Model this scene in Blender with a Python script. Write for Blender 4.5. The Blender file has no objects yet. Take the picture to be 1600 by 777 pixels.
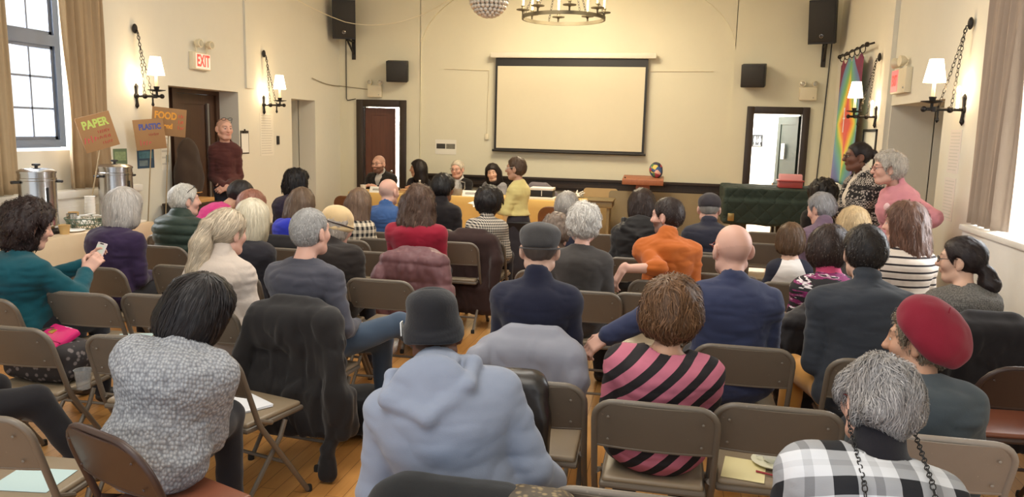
import bpy, bmesh, math, random
import numpy as np
from mathutils import Vector, Matrix, Euler
random.seed(7)
scene = bpy.context.scene
COL = scene.collection

# ------------------------------------------------------------------ camera
cam_data = bpy.data.cameras.new('camera')
cam = bpy.data.objects.new('camera', cam_data)
COL.objects.link(cam)
cam_data.sensor_fit = 'HORIZONTAL'
cam_data.sensor_width = 36.0
cam_data.lens = 36.0 * 1200.0 / 1600.0
cam_data.clip_start = 0.05
yaw, pitch, roll = math.radians(11.5), math.radians(8.8), 0.025
hr = Vector((math.cos(yaw), math.sin(yaw), 0)); hf = Vector((-math.sin(yaw), math.cos(yaw), 0)); zz = Vector((0, 0, 1))
fw = hf * math.cos(pitch) - zz * math.sin(pitch)
up = hf * math.sin(pitch) + zz * math.cos(pitch)
cx = hr * math.cos(roll) + up * math.sin(roll)
cy = up * math.cos(roll) - hr * math.sin(roll)
cam.matrix_world = Matrix(((cx.x, cy.x, -fw.x, 0), (cx.y, cy.y, -fw.y, 0), (cx.z, cy.z, -fw.z, 1.75), (0, 0, 0, 1)))
scene.camera = cam

# ------------------------------------------------------------------ world, light, exposure
vs = scene.view_settings
vs.view_transform = 'Standard'
vs.look = 'None'
vs.exposure = 0.0
vs.gamma = 1.0
vs.use_curve_mapping = False
world = bpy.data.worlds.new('world'); scene.world = world
world.use_nodes = True
wb = world.node_tree.nodes['Background']
wb.inputs['Color'].default_value = (0.86, 0.93, 1.0, 1)
wb.inputs['Strength'].default_value = 1.3


def area(name, loc, direction, sx, sy, watts, color, spread=None):
    d = bpy.data.lights.new(name, 'AREA'); d.shape = 'RECTANGLE'; d.size = sx; d.size_y = sy
    d.energy = watts; d.color = color
    if spread: d.spread = spread
    o = bpy.data.objects.new(name, d); COL.objects.link(o); o.location = loc
    o.rotation_euler = Vector(direction).to_track_quat('-Z', 'Y').to_euler()
    return o


def point(name, loc, watts, color, radius=0.1):
    d = bpy.data.lights.new(name, 'POINT'); d.energy = watts; d.color = color; d.shadow_soft_size = radius
    o = bpy.data.objects.new(name, d); COL.objects.link(o); o.location = loc
    return o


DAY = (0.93, 0.96, 1.0); WARM = (1.0, 0.86, 0.62); AMB = (1.0, 0.95, 0.86)
area('daylight_left_window', (-6.25, 5.95, 2.1), (1, 0, -0.15), 0.9, 2.4, 260, DAY)
area('daylight_right_window', (2.95, 5.6, 2.2), (-1, 0, -0.15), 1.6, 2.6, 260, DAY)
area('hall_chandelier_front', (-1.5, 10.0, 4.0), (0, 0, -1), 1.2, 1.2, 150, WARM)
area('added_fill_middle', (-1.5, 5.2, 4.2), (0, 0, -1), 2.4, 2.4, 110, AMB)  # added fill light under the ceiling, out of view, no fitting modelled
area('added_fill_rear', (-1.5, 0.8, 4.2), (0, 0, -1), 2.4, 2.4, 110, AMB)  # second added fill, unseen above and ahead of the camera

# ------------------------------------------------------------------ colour and materials
def lin(c):
    c = c / 255.0
    return c / 12.92 if c <= 0.04045 else ((c + 0.055) / 1.055) ** 2.4


def rgb(r, g, b):
    return (lin(r), lin(g), lin(b), 1.0)


class NT:
    """small helper round a material's node tree"""
    def __init__(self, name):
        self.m = bpy.data.materials.new(name); self.m.use_nodes = True
        self.t = self.m.node_tree; self.b = self.t.nodes['Principled BSDF']
    def n(self, kind, **kw):
        x = self.t.nodes.new(kind)
        for k, v in kw.items():
            if k in x.inputs: x.inputs[k].default_value = v
            else: setattr(x, k, v)
        return x
    def l(self, a, b): self.t.links.new(a, b)
    def coord(self, scale=(1, 1, 1), rot=(0, 0, 0)):
        c = self.n('ShaderNodeTexCoord'); mp = self.n('ShaderNodeMapping')
        mp.inputs['Scale'].default_value = scale; mp.inputs['Rotation'].default_value = rot
        self.l(c.outputs['Object'], mp.inputs['Vector']); return mp.outputs['Vector']
    def math(self, op, a, b=None, c=None):
        x = self.n('ShaderNodeMath'); x.operation = op
        for i, v in enumerate((a, b, c)):
            if v is None: continue
            if isinstance(v, (int, float)): x.inputs[i].default_value = v
            else: self.l(v, x.inputs[i])
        return x.outputs[0]
    def mix(self, f, a, b, mode='MIX'):
        x = self.n('ShaderNodeMix'); x.data_type = 'RGBA'; x.blend_type = mode
        for i, v in ((0, f), (6, a), (7, b)):
            if isinstance(v, (int, float, tuple)): x.inputs[i].default_value = v
            else: self.l(v, x.inputs[i])
        return x.outputs[2]
    def noise(self, vec, scale, detail=3, rough=0.55):
        x = self.n('ShaderNodeTexNoise'); x.inputs['Scale'].default_value = scale
        x.inputs['Detail'].default_value = detail; x.inputs['Roughness'].default_value = rough
        self.l(vec, x.inputs['Vector']); return x.outputs['Fac']
    def xyz(self, vec):
        x = self.n('ShaderNodeSeparateXYZ'); self.l(vec, x.inputs[0]); return x.outputs
    def ramp(self, f, stops, const=False):
        x = self.n('ShaderNodeValToRGB'); r = x.color_ramp
        if const: r.interpolation = 'CONSTANT'
        while len(r.elements) < len(stops): r.elements.new(0.5)
        for e, (p, c) in zip(r.elements, stops): e.position = p; e.color = c
        self.l(f, x.inputs[0]); return x.outputs[0]
    def bump(self, h, strength=0.3, dist=0.01):
        x = self.n('ShaderNodeBump', Strength=strength, Distance=dist); self.l(h, x.inputs['Height'])
        self.l(x.outputs[0], self.b.inputs['Normal'])
    def base(self, c):
        if isinstance(c, tuple): self.b.inputs['Base Color'].default_value = c
        else: self.l(c, self.b.inputs['Base Color'])
    def set(self, **kw):
        for k, v in kw.items(): self.b.inputs[k.replace('_', ' ')].default_value = v
        return self


def dark(c, f): return (c[0] * f, c[1] * f, c[2] * f, 1)


def plain(name, c, rough=0.5, metal=0.0, var=0.06, scale=8, bump=0.0, bscale=60):
    t = NT(name); t.set(Roughness=rough, Metallic=metal)
    v = t.coord()
    t.base(t.mix(t.noise(v, scale), dark(c, 1 - var), dark(c, 1 + var)))
    if bump: t.bump(t.noise(v, bscale, 2), bump, 0.004)
    return t.m


def fabric(name, c, var=0.10, weave=260, bump=0.25, rough=0.9, sheen=0.15):
    t = NT(name); t.set(Roughness=rough, Sheen_Weight=sheen)
    t.b.inputs['Specular IOR Level'].default_value = 0.2
    v = t.coord()
    t.base(t.mix(t.noise(v, 14, 4), dark(c, 1 - var), dark(c, 1 + var)))
    t.bump(t.noise(v, weave, 2), bump, 0.002)
    return t.m


def emit(name, c, s):
    t = NT(name); t.base(c); t.b.inputs['Emission Color'].default_value = c; t.b.inputs['Emission Strength'].default_value = s
    return t.m


def vcol(name, rough=0.5, spec=0.4, bump=0.0, bscale=200, sss=0.0):
    t = NT(name); t.set(Roughness=rough); t.b.inputs['Specular IOR Level'].default_value = spec
    a = t.n('ShaderNodeAttribute', attribute_name='Col'); t.base(a.outputs['Color'])
    if bump: t.bump(t.noise(t.coord(), bscale, 2), bump, 0.002)
    return t.m


# ------------------------------------------------------------------ objects
def tag(o, label=None, cat=None, group=None, kind=None):
    if label: o['label'] = label
    if cat: o['category'] = cat
    if group: o['group'] = group
    if kind: o['kind'] = kind
    return o


def empty(name, loc=(0, 0, 0), rz=0.0):
    o = bpy.data.objects.new(name, None); o.empty_display_size = 0.1
    COL.objects.link(o); o.location = loc; o.rotation_euler = (0, 0, rz); return o


def copy_tree(o, parent=None):
    c = o.copy(); COL.objects.link(c)
    if parent: c.parent = parent
    for ch in list(o.children): copy_tree(ch, c)
    return c


def np_mesh(name, V, F4, mats, parent=None, smooth=True, col=None, F3=None, midx=None):
    """object from numpy vertices and quads / triangles"""
    me = bpy.data.meshes.new(name)
    n4 = 0 if F4 is None else len(F4); n3 = 0 if F3 is None else len(F3)
    me.vertices.add(len(V)); me.vertices.foreach_set('co', np.asarray(V, np.float32).ravel())
    loops = []
    if n4: loops.append(np.asarray(F4, np.int32).ravel())
    if n3: loops.append(np.asarray(F3, np.int32).ravel())
    loops = np.concatenate(loops)
    me.loops.add(len(loops)); me.loops.foreach_set('vertex_index', loops)
    me.polygons.add(n4 + n3)
    st = np.concatenate([np.arange(n4) * 4, n4 * 4 + np.arange(n3) * 3]).astype(np.int32)
    me.polygons.foreach_set('loop_start', st)
    me.polygons.foreach_set('use_smooth', np.full(n4 + n3, smooth))
    if midx is not None: me.polygons.foreach_set('material_index', np.asarray(midx, np.int32))
    me.update(calc_edges=True); me.validate()
    if col is not None:
        a = me.color_attributes.new('Col', 'FLOAT_COLOR', 'POINT')
        cc = np.ones((len(V), 4), np.float32); cc[:, :3] = col
        a.data.foreach_set('color', cc.ravel())
    for m in (mats if isinstance(mats, (list, tuple)) else [mats]): me.materials.append(m)
    o = bpy.data.objects.new(name, me); COL.objects.link(o)
    if parent: o.parent = parent
    return o


class MB:
    """collects simple shapes into one mesh"""
    def __init__(self): self.v = []; self.f = []; self.sm = []
    def add(self, vs, fs, smooth=False):
        b = len(self.v); self.v += [tuple(x) for x in vs]
        self.f += [tuple(i + b for i in f) for f in fs]; self.sm += [smooth] * len(fs)
        return self
    def box(self, lo, hi, M=None):
        x0, y0, z0 = lo; x1, y1, z1 = hi
        vs = [Vector(p) for p in ((x0, y0, z0), (x1, y0, z0), (x1, y1, z0), (x0, y1, z0), (x0, y0, z1), (x1, y0, z1), (x1, y1, z1), (x0, y1, z1))]
        if M: vs = [M @ p for p in vs]
        return self.add(vs, [(0, 3, 2, 1), (4, 5, 6, 7), (0, 1, 5, 4), (1, 2, 6, 5), (2, 3, 7, 6), (3, 0, 4, 7)])
    def rbox(self, lo, hi, r=0.01, M=None, seg=2):
        bm = bmesh.new(); bmesh.ops.create_cube(bm, size=1)
        for v in bm.verts: v.co = Vector([lo[i] + (v.co[i] + 0.5) * (hi[i] - lo[i]) for i in range(3)])
        r = min(r, 0.49 * min(hi[i] - lo[i] for i in range(3)))
        bmesh.ops.bevel(bm, geom=bm.edges[:], offset=r, segments=seg, profile=0.5, affect='EDGES')
        if M: bmesh.ops.transform(bm, matrix=M, verts=bm.verts)
        bm.verts.index_update()
        self.add([v.co.copy() for v in bm.verts], [tuple(v.index for v in f.verts) for f in bm.faces], True); bm.free(); return self
    def tube(self, pts, r, n=8, closed=False, caps=True):
        P = [Vector(p) for p in pts]; N = len(P); rr = r if isinstance(r, (list, tuple)) else [r] * N
        vs = []; fs = []; prev = None
        for i in range(N):
            a = P[(i - 1) % N] if (closed or i > 0) else P[i]; c = P[(i + 1) % N] if (closed or i < N - 1) else P[i]
            t = (c - a)
            if t.length < 1e-9: t = Vector((0, 0, 1))
            t.normalize()
            if prev is None:
                u = t.orthogonal().normalized()
            else:
                u = prev - t * prev.dot(t)
                if u.length < 1e-6: u = t.orthogonal()
                u.normalize()
            prev = u; w = t.cross(u)
            for k in range(n):
                q = 2 * math.pi * k / n
                vs.append(P[i] + (u * math.cos(q) + w * math.sin(q)) * rr[i])
        for i in range(N if closed else N - 1):
            j = (i + 1) % N
            for k in range(n):
                k2 = (k + 1) % n; fs.append((i * n + k, i * n + k2, j * n + k2, j * n + k))
        if caps and not closed:
            fs.append(tuple(range(n - 1, -1, -1))); fs.append(tuple((N - 1) * n + k for k in range(n)))
        return self.add(vs, fs, True)
    def cyl(self, a, b, r1, r2=None, n=20): return self.tube([a, b], [r1, r1 if r2 is None else r2], n)
    def lathe(self, prof, n=24, center=(0, 0, 0), M=None, smooth=True, caps=True):
        vs = []; fs = []; K = len(prof)
        for (r, z) in prof:
            for k in range(n):
                q = 2 * math.pi * k / n; p = Vector((r * math.cos(q), r * math.sin(q), z)) ; p = (M @ p) if M else p
                vs.append(p + Vector(center))
        for i in range(K - 1):
            for k in range(n):
                k2 = (k + 1) % n; fs.append((i * n + k, i * n + k2, (i + 1) * n + k2, (i + 1) * n + k))
        if caps and prof[0][0] > 1e-6: fs.append(tuple(range(n - 1, -1, -1)))
        if caps and prof[-1][0] > 1e-6: fs.append(tuple((K - 1) * n + k for k in range(n)))
        return self.add(vs, fs, smooth)
    def ball(self, c, r, n=12, m=8):
        prof = [(max(1e-5, math.sin(math.pi * i / m)), -math.cos(math.pi * i / m)) for i in range(m + 1)]
        rx = r if isinstance(r, (tuple, list)) else (r, r, r)
        return self.lathe(prof, n, c, Matrix.Diagonal((rx[0], rx[1], rx[2])))
    def prism(self, outline, thick, M=None):
        """outline in (x, z), extruded along +y by thick"""
        n = len(outline)
        vs = [Vector((x, 0, z)) for x, z in outline] + [Vector((x, thick, z)) for x, z in outline]
        if M: vs = [M @ p for p in vs]
        fs = [tuple(range(n)), tuple(range(2 * n - 1, n - 1, -1))] + [(i, i + n, (i + 1) % n + n, (i + 1) % n) for i in range(n)]
        return self.add(vs, fs)
    def build(self, name, m, parent=None):
        me = bpy.data.meshes.new(name); me.from_pydata([tuple(v) for v in self.v], [], self.f); me.update()
        me.polygons.foreach_set('use_smooth', self.sm)
        bm = bmesh.new(); bm.from_mesh(me)
        if len(bm.faces) < 60000: bmesh.ops.recalc_face_normals(bm, faces=bm.faces)
        bm.to_mesh(me); bm.free()
        for x in (m if isinstance(m, (list, tuple)) else [m]): me.materials.append(x)
        try: me.set_sharp_from_angle(angle=math.radians(40))
        except Exception: pass
        o = bpy.data.objects.new(name, me); COL.objects.link(o)
        if parent: o.parent = parent
        return o


def text_mb(txt, size, M, depth=0.001, bold=0.0, spacing=1.0):
    cu = bpy.data.curves.new('txt', 'FONT'); cu.body = txt; cu.size = size; cu.align_x = 'CENTER'; cu.align_y = 'CENTER'
    cu.extrude = depth; cu.offset = bold; cu.space_character = spacing
    o = bpy.data.objects.new('txt', cu); COL.objects.link(o)
    dg = bpy.context.evaluated_depsgraph_get(); dg.update()
    me = bpy.data.meshes.new_from_object(o.evaluated_get(dg))
    b = MB(); b.add([M @ v.co for v in me.vertices], [tuple(p.vertices) for p in me.polygons])
    bpy.data.objects.remove(o); bpy.data.curves.remove(cu); bpy.data.meshes.remove(me)
    return b


def frame(origin, xdir, zdir=(0, 0, 1)):
    """matrix: local x -> xdir, local y (text up) -> zdir, local z -> out of the surface"""
    x = Vector(xdir).normalized(); y = Vector(zdir).normalized(); z = x.cross(y).normalized(); y = z.cross(x)
    return Matrix(((x.x, y.x, z.x, origin[0]), (x.y, y.y, z.y, origin[1]), (x.z, y.z, z.z, origin[2]), (0, 0, 0, 1)))


def V3(*a): return np.array(a, float)


# ------------------------------------------------------------------ implicit surfaces for bodies, clothes and hair
def vnoise(P):
    i = np.floor(P).astype(np.int64); f = P - i; u = f * f * (3 - 2 * f)
    def h(dx, dy, dz):
        n = ((i[:, 0] + dx) * 374761393 + (i[:, 1] + dy) * 668265263 + (i[:, 2] + dz) * 1274126177) & 0xffffffff
        n = ((n ^ (n >> 13)) * 1103515245) & 0xffffffff
        n = (n ^ (n >> 16)) & 0xffff
        return n / 32767.5 - 1.0
    x, y, z = u[:, 0], u[:, 1], u[:, 2]
    a = h(0, 0, 0) * (1 - x) + h(1, 0, 0) * x; b = h(0, 1, 0) * (1 - x) + h(1, 1, 0) * x
    c = h(0, 0, 1) * (1 - x) + h(1, 0, 1) * x; d = h(0, 1, 1) * (1 - x) + h(1, 1, 1) * x
    return (a * (1 - y) + b * y) * (1 - z) + (c * (1 - y) + d * y) * z


class Sdf:
    def __init__(self): self.ops = []; self.lo = np.full(3, 1e9); self.hi = np.full(3, -1e9); self.disp = None
    def _grow(self, c, r):
        c = np.asarray(c, float); self.lo = np.minimum(self.lo, c - r); self.hi = np.maximum(self.hi, c + r)
    def ell(self, c, r, R=None, k=0.03, op='+'):
        c = np.array(c, float); r = np.array(r, float); R = None if R is None else np.array(R, float)
        if op == '+': self._grow(c, np.max(r) if R is not None else r)
        def f(P):
            q = P - c
            if R is not None: q = q @ R          # into local axes (columns of R)
            a = q / r; k0 = np.sqrt((a * a).sum(1)) + 1e-9; b = a / r
            return k0 * (k0 - 1) / (np.sqrt((b * b).sum(1)) + 1e-9)
        self.ops.append((op, f, k)); return self
    def cone(self, a, b, r1, r2, k=0.03, op='+', flat=None):
        a = np.array(a, float); b = np.array(b, float); ab = b - a; L = max(1e-9, float(ab @ ab))
        if op == '+': self._grow(a, r1); self._grow(b, r2)
        def f(P):
            q = P - a; t = np.clip(q @ ab / L, 0, 1)
            e = q - t[:, None] * ab
            if flat is not None:                       # (axis, factor): squashed cross-section
                ax, fac = flat; dpt = e @ ax; e = e + np.outer(dpt * (1 / fac - 1), ax)
            return np.sqrt((e * e).sum(1)) - (r1 + (r2 - r1) * t)
        self.ops.append((op, f, k)); return self
    def box(self, c, h, r=0.02, R=None, k=0.03, op='+'):
        c = np.array(c, float); h = np.array(h, float) - r; R = None if R is None else np.array(R, float)
        if op == '+': self._grow(c, np.linalg.norm(h) + r if R is not None else h + r)
        def f(P):
            q = P - c
            if R is not None: q = q @ R
            q = np.abs(q) - h
            return np.sqrt((np.maximum(q, 0) ** 2).sum(1)) + np.minimum(q.max(1), 0) - r
        self.ops.append((op, f, k)); return self
    def plane(self, p, n, k=0.015, op='-'):
        """op '-' removes the side the normal points to"""
        p = np.array(p, float); n = np.array(n, float); n /= np.linalg.norm(n)
        self.ops.append((op, lambda P: -((P - p) @ n), k)); return self
    def fn(self, f, k=0.01, op='+'):
        self.ops.append((op, f, k)); return self
    def __call__(self, P):
        d = np.full(len(P), 10.0)
        for op, f, k in self.ops:
            e = f(P)
            if op == '+':
                h = np.maximum(k - np.abs(d - e), 0) / k; d = np.minimum(d, e) - h * h * k * 0.25
            elif op == '-':
                e = -e; h = np.maximum(k - np.abs(d - e), 0) / k; d = np.maximum(d, e) + h * h * k * 0.25
            else:
                h = np.maximum(k - np.abs(d - e), 0) / k; d = np.maximum(d, e) + h * h * k * 0.25
        if self.disp is not None: d = d + self.disp(P)
        return d
    def mesh(self, cell, slack=0.02):
        lo = self.lo - slack - 3 * cell; hi = self.hi + slack + 3 * cell
        nb = np.ceil((hi - lo) / (cell * 4)).astype(int) + 1
        B = np.stack(np.meshgrid(*[np.arange(n) for n in nb], indexing='ij'), -1).reshape(-1, 3)
        cen = lo + (B * 4 + 1.5) * cell
        dc = self(cen)
        V = np.repeat(np.repeat(np.repeat(dc.reshape(nb), 4, 0), 4, 1), 4, 2).astype(np.float32)
        act = np.nonzero(np.abs(dc) < 3.0 * cell + slack)[0]
        off = np.stack(np.meshgrid(*[np.arange(4)] * 3, indexing='ij'), -1).reshape(-1, 3)
        for s in range(0, len(act), 4000):
            idx = (B[act[s:s + 4000]][:, None, :] * 4 + off[None]).reshape(-1, 3)
            V[idx[:, 0], idx[:, 1], idx[:, 2]] = self(lo + idx * cell)
        return surface_nets(V, lo, cell)


def surface_nets(V, lo, cell):
    S = V < 0
    c = np.zeros(tuple(n - 1 for n in S.shape), np.uint8)
    for dx in (0, 1):
        for dy in (0, 1):
            for dz in (0, 1):
                c += S[dx:S.shape[0] - 1 + dx, dy:S.shape[1] - 1 + dy, dz:S.shape[2] - 1 + dz]
    A = np.argwhere((c > 0) & (c < 8))
    ids = np.full(c.shape, -1, np.int32); ids[A[:, 0], A[:, 1], A[:, 2]] = np.arange(len(A))
    corners = [(dx, dy, dz) for dx in (0, 1) for dy in (0, 1) for dz in (0, 1)]
    vals = {q: V[A[:, 0] + q[0], A[:, 1] + q[1], A[:, 2] + q[2]] for q in corners}
    acc = np.zeros((len(A), 3)); cnt = np.zeros(len(A))
    for q in corners:
        for ax in range(3):
            if q[ax] == 1: continue
            r = list(q); r[ax] = 1; a = vals[q]; b = vals[tuple(r)]
            m = (a < 0) != (b < 0)
            t = np.where(m, a / np.where(m, a - b, 1), 0)
            for j in range(3): acc[:, j] += np.where(m, q[j] + (t if j == ax else 0), 0)
            cnt += m
    P = lo + (A + acc / cnt[:, None]) * cell
    quads = []
    for ax in range(3):
        sl0 = [slice(None)] * 3; sl1 = [slice(None)] * 3
        sl0[ax] = slice(0, -1); sl1[ax] = slice(1, None)
        s0 = S[tuple(sl0)]; s1 = S[tuple(sl1)]
        E = np.argwhere(s0 != s1)
        u, w = [(1, 2), (2, 0), (0, 1)][ax]
        ok = (E[:, u] > 0) & (E[:, w] > 0) & (E[:, u] < S.shape[u] - 1) & (E[:, w] < S.shape[w] - 1); E = E[ok]
        sg = s0[E[:, 0], E[:, 1], E[:, 2]]
        def cid(du, dw):
            G = E.copy(); G[:, u] -= du; G[:, w] -= dw
            return ids[G[:, 0], G[:, 1], G[:, 2]]
        q = np.stack([cid(0, 0), cid(1, 0), cid(1, 1), cid(0, 1)], 1)
        q[~sg] = q[~sg][:, ::-1]
        quads.append(q)
    Q = np.concatenate(quads); Q = Q[(Q >= 0).all(1)]
    return P, Q


def sdf_grad(f, P, e=0.002):
    g = np.stack([f(P + np.eye(3)[i] * e) - f(P - np.eye(3)[i] * e) for i in range(3)], 1)
    return g / (np.linalg.norm(g, axis=1, keepdims=True) + 1e-9)


def strands(f, P, flow, n, length, steps, width, lift, rng, wild=0.3, sel=None):
    """thin locks of hair that run along the surface of f, starting on its vertices P"""
    idx = rng.integers(0, len(P), n); p = P[idx].copy()
    out = []; L = length * rng.uniform(0.5, 1.1, n); jit = rng.normal(0, wild, (n, 3)); li = rng.uniform(0.1, 1.0, n) * lift
    nrm = sdf_grad(f, p); side = None
    for s in range(steps + 1):
        d = f(p); nrm = sdf_grad(f, p)
        q = p + nrm * (li * (1.0 if s else 0.0) - d)[:, None]
        t = flow(q) + jit + rng.normal(0, wild * 0.5, (n, 3))
        t -= nrm * (t * nrm).sum(1, keepdims=True); t /= np.linalg.norm(t, axis=1, keepdims=True) + 1e-9
        sd = np.cross(t, nrm); w = width * (1.0 - 0.85 * (s / steps)) * 0.5
        out.append((q - sd * w, q + sd * w)); p = q + t * (L / steps)[:, None]
    V = np.stack([np.stack(o, 1) for o in out], 1).reshape(n, -1, 3)     # n, (steps+1)*2
    k = (steps + 1) * 2; base = np.arange(n)[:, None] * k
    F = np.concatenate([base + np.array([[2 * s, 2 * s + 1, 2 * s + 3, 2 * s + 2]]) for s in range(steps)], 0)
    return V.reshape(-1, 3), F, np.repeat(np.arange(n), k)

# ------------------------------------------------------------------ the room
XL, XR, YB, CEIL = -5.5, 2.31, 12.3, 4.6
YF = -1.2


def plaster(name, c):
    t = NT(name); t.set(Roughness=0.75); t.b.inputs['Specular IOR Level'].default_value = 0.25
    v = t.coord()
    a = t.mix(t.noise(v, 0.9, 4), dark(c, 0.93), dark(c, 1.03))
    t.base(t.mix(t.math('MULTIPLY', t.noise(v, 5, 6, 0.7), 0.35), a, dark(c, 0.84)))
    t.bump(t.noise(v, 18, 5), 0.12, 0.01)
    return t.m


def oak_floor():
    t = NT('oak_floor_boards'); t.set(Roughness=0.28); t.b.inputs['Coat Weight'].default_value = 0.35; t.b.inputs['Coat Roughness'].default_value = 0.12
    v = t.coord(); br = t.n('ShaderNodeTexBrick', Scale=1.0)
    br.inputs['Brick Width'].default_value = 0.95; br.inputs['Row Height'].default_value = 0.085; br.inputs['Mortar Size'].default_value = 0.0012
    br.offset = 0.37; br.squash = 1.0
    br.inputs['Color1'].default_value = (0.05, 0.05, 0.05, 1); br.inputs['Color2'].default_value = (0.95, 0.95, 0.95, 1); br.inputs['Mortar'].default_value = (0, 0, 0, 1)
    mp = t.n('ShaderNodeMapping'); mp.inputs['Rotation'].default_value = (0, 0, math.pi / 2)
    t.l(v, mp.inputs['Vector']); t.l(mp.outputs[0], br.inputs['Vector'])
    gv = t.coord((38, 2.2, 1)); g = t.noise(gv, 1.6, 5, 0.65)
    c = t.ramp(br.outputs['Color'], [(0.0, rgb(202, 144, 78)), (0.35, rgb(216, 160, 92)), (0.7, rgb(226, 174, 106)), (1.0, rgb(210, 150, 82))])
    c = t.mix(t.math('MULTIPLY', g, 0.65), c, rgb(168, 104, 50))
    c = t.mix(br.outputs['Fac'], c, rgb(84, 48, 22))
    t.base(c); t.bump(t.math('SUBTRACT', 0.5, br.outputs['Fac']), 0.15, 0.004)
    return t.m


def wood(name, c1, c2, scale=(3, 3, 30), rough=0.45):
    t = NT(name); t.set(Roughness=rough)
    v = t.coord((1 / 1, 1, 1)); mp = t.coord((22, 22, 1.6))
    t.base(t.mix(t.noise(mp, 1.5, 5, 0.6), c1, c2)); t.bump(t.noise(mp, 4, 3), 0.1, 0.003)
    return t.m


M_WALL = plaster('cream_plaster', rgb(224, 219, 197))
M_WALLS = plaster('pale_plaster', rgb(228, 225, 212))
M_CEIL = plaster('ceiling_plaster', rgb(224, 219, 197))
M_DKWOOD = wood('dark_stained_wood', rgb(58, 44, 34), rgb(36, 27, 22))
M_BRWOOD = wood('brown_door_wood', rgb(112, 66, 44), rgb(78, 44, 30))
M_DOORBR = wood('deep_brown_door_wood', rgb(84, 58, 42), rgb(58, 39, 28))
M_GREEN_DOOR = plain('dark_green_paint', rgb(36, 46, 41), 0.5)
M_IRON = plain('wrought_iron', rgb(46, 42, 40), 0.5, 0.6)
M_STEEL = plain('blue_grey_steel_frame', rgb(88, 98, 116), 0.45, 0.2)
M_WHITE = plain('white_paint', rgb(232, 230, 224), 0.5)
M_BLACK = plain('black_plastic', rgb(34, 32, 32), 0.5)
M_PAPER = plain('white_paper', rgb(232, 232, 228), 0.8)
M_CHROME = plain('brushed_steel', rgb(190, 188, 186), 0.22, 1.0, 0.05)


def wall_x(name, x0, x1, y0, y1, z0, z1, holes, m):
    """wall slab between x0 and x1 with rectangular holes (ya, yb, za, zb)"""
    ys = sorted({y0, y1} | {v for h in holes for v in h[:2]}); zs = sorted({z0, z1} | {v for h in holes for v in h[2:]})
    b = MB()
    for ya, yb in zip(ys[:-1], ys[1:]):
        for za, zb in zip(zs[:-1], zs[1:]):
            cyy, czz = (ya + yb) / 2, (za + zb) / 2
            if any(h[0] < cyy < h[1] and h[2] < czz < h[3] for h in holes): continue
            b.box((x0, ya, za), (x1, yb, zb))
    o = b.build(name, m); me = o.data
    bm = bmesh.new(); bm.from_mesh(me); bmesh.ops.remove_doubles(bm, verts=bm.verts, dist=1e-5)
    # drop the faces where two blocks touch
    seen = {}
    for f in bm.faces: seen.setdefault(tuple(round(c, 4) for c in f.calc_center_median()), []).append(f)
    bmesh.ops.delete(bm, geom=[f for v in seen.values() if len(v) > 1 for f in v], context='FACES_ONLY')
    bmesh.ops.recalc_face_normals(bm, faces=bm.faces); bm.to_mesh(me); bm.free()
    return tag(o, kind='structure')


def wall_y(name, y0, y1, x0, x1, z0, z1, holes, m):
    o = wall_x(name, y0, y1, x0, x1, z0, z1, holes, m)       # built along y, then turned
    for v in o.data.vertices: v.co = (v.co.y, v.co.x, v.co.z)
    o.data.flip_normals(); return o


b = MB(); b.box((XL - 0.6, YF, -0.1), (XR + 0.9, YB + 2.2, 0.0)); tag(b.build('floor', oak_floor()), kind='structure')
b = MB(); b.box((XL - 0.4, YF, CEIL), (XR + 0.5, YB + 0.2, CEIL + 0.1)); tag(b.build('ceiling', M_CEIL), kind='structure')
WIN_L = (5.55, 6.45, 1.46, 3.35); REC_L = (7.72, 9.13, 0.0, 2.14); OPEN_L = (10.55, 11.32, 0.0, 2.12)
wall_x('wall_left', XL - 0.29, XL, YF, YB, 0, CEIL, [WIN_L, REC_L, OPEN_L], M_WALLS)
WIN_R = (4.9, 6.35, 1.14, 3.5); REC_R = (7.45, 9.15, 0.0, 2.11)
wall_x('wall_right', XR, XR + 0.45, YF, YB, 0, CEIL, [WIN_R, REC_R], M_WALLS)
DOOR_L = (-5.08, -4.44, 0.0, 2.07); DOOR_R = (1.18, 1.87, 0.0, 2.08)
wall_y('wall_back', YB, YB + 0.18, XL, XR, 0, CEIL, [DOOR_L, DOOR_R], M_WALL)
# side piers and the arched surround that stands proud of the back wall
def arch_outline():
    cxx = -1.62; x0, x1 = -4.10, 0.84; zs = 3.0; out = []
    n = 28
    for i in range(n + 1):
        a = math.pi - math.pi * i / n
        out.append((cxx + (x1 - x0) / 2 * math.cos(a), zs + 1.25 * math.sin(a)))
    return out
b = MB(); arc = arch_outline()
vs = []; fs = []
front = YB - 0.05
pts = [(-4.10, 0.0)] + arc + [(0.84, 0.0)]
def push(p, y): vs.append((p[0], y, p[1])); return len(vs) - 1
fr_in = [push(p, front) for p in pts]; bk_in = [push(p, YB) for p in pts]
for i in range(len(pts) - 1): fs.append((fr_in[i], fr_in[i + 1], bk_in[i + 1], bk_in[i]))
top = [push((p[0], CEIL), front) for p in pts]
for i in range(1, len(pts) - 2): fs.append((fr_in[i], top[i], top[i + 1], fr_in[i + 1]))
def quadxz(x0, x1, z0, z1): fs.append(tuple(push(p, front) for p in ((x0, z0), (x1, z0), (x1, z1), (x0, z1))))
for a0, a1, hx0, hx1, hz in ((XL, -4.10, -5.08, -4.44, 2.07), (0.84, XR, 1.18, 1.87, 2.08)):
    quadxz(a0, hx0, 0, CEIL); quadxz(hx1, a1, 0, CEIL); quadxz(hx0, hx1, hz, CEIL)
b.add(vs, fs); tag(b.build('trim_1', M_WALL), kind='structure')
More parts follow.
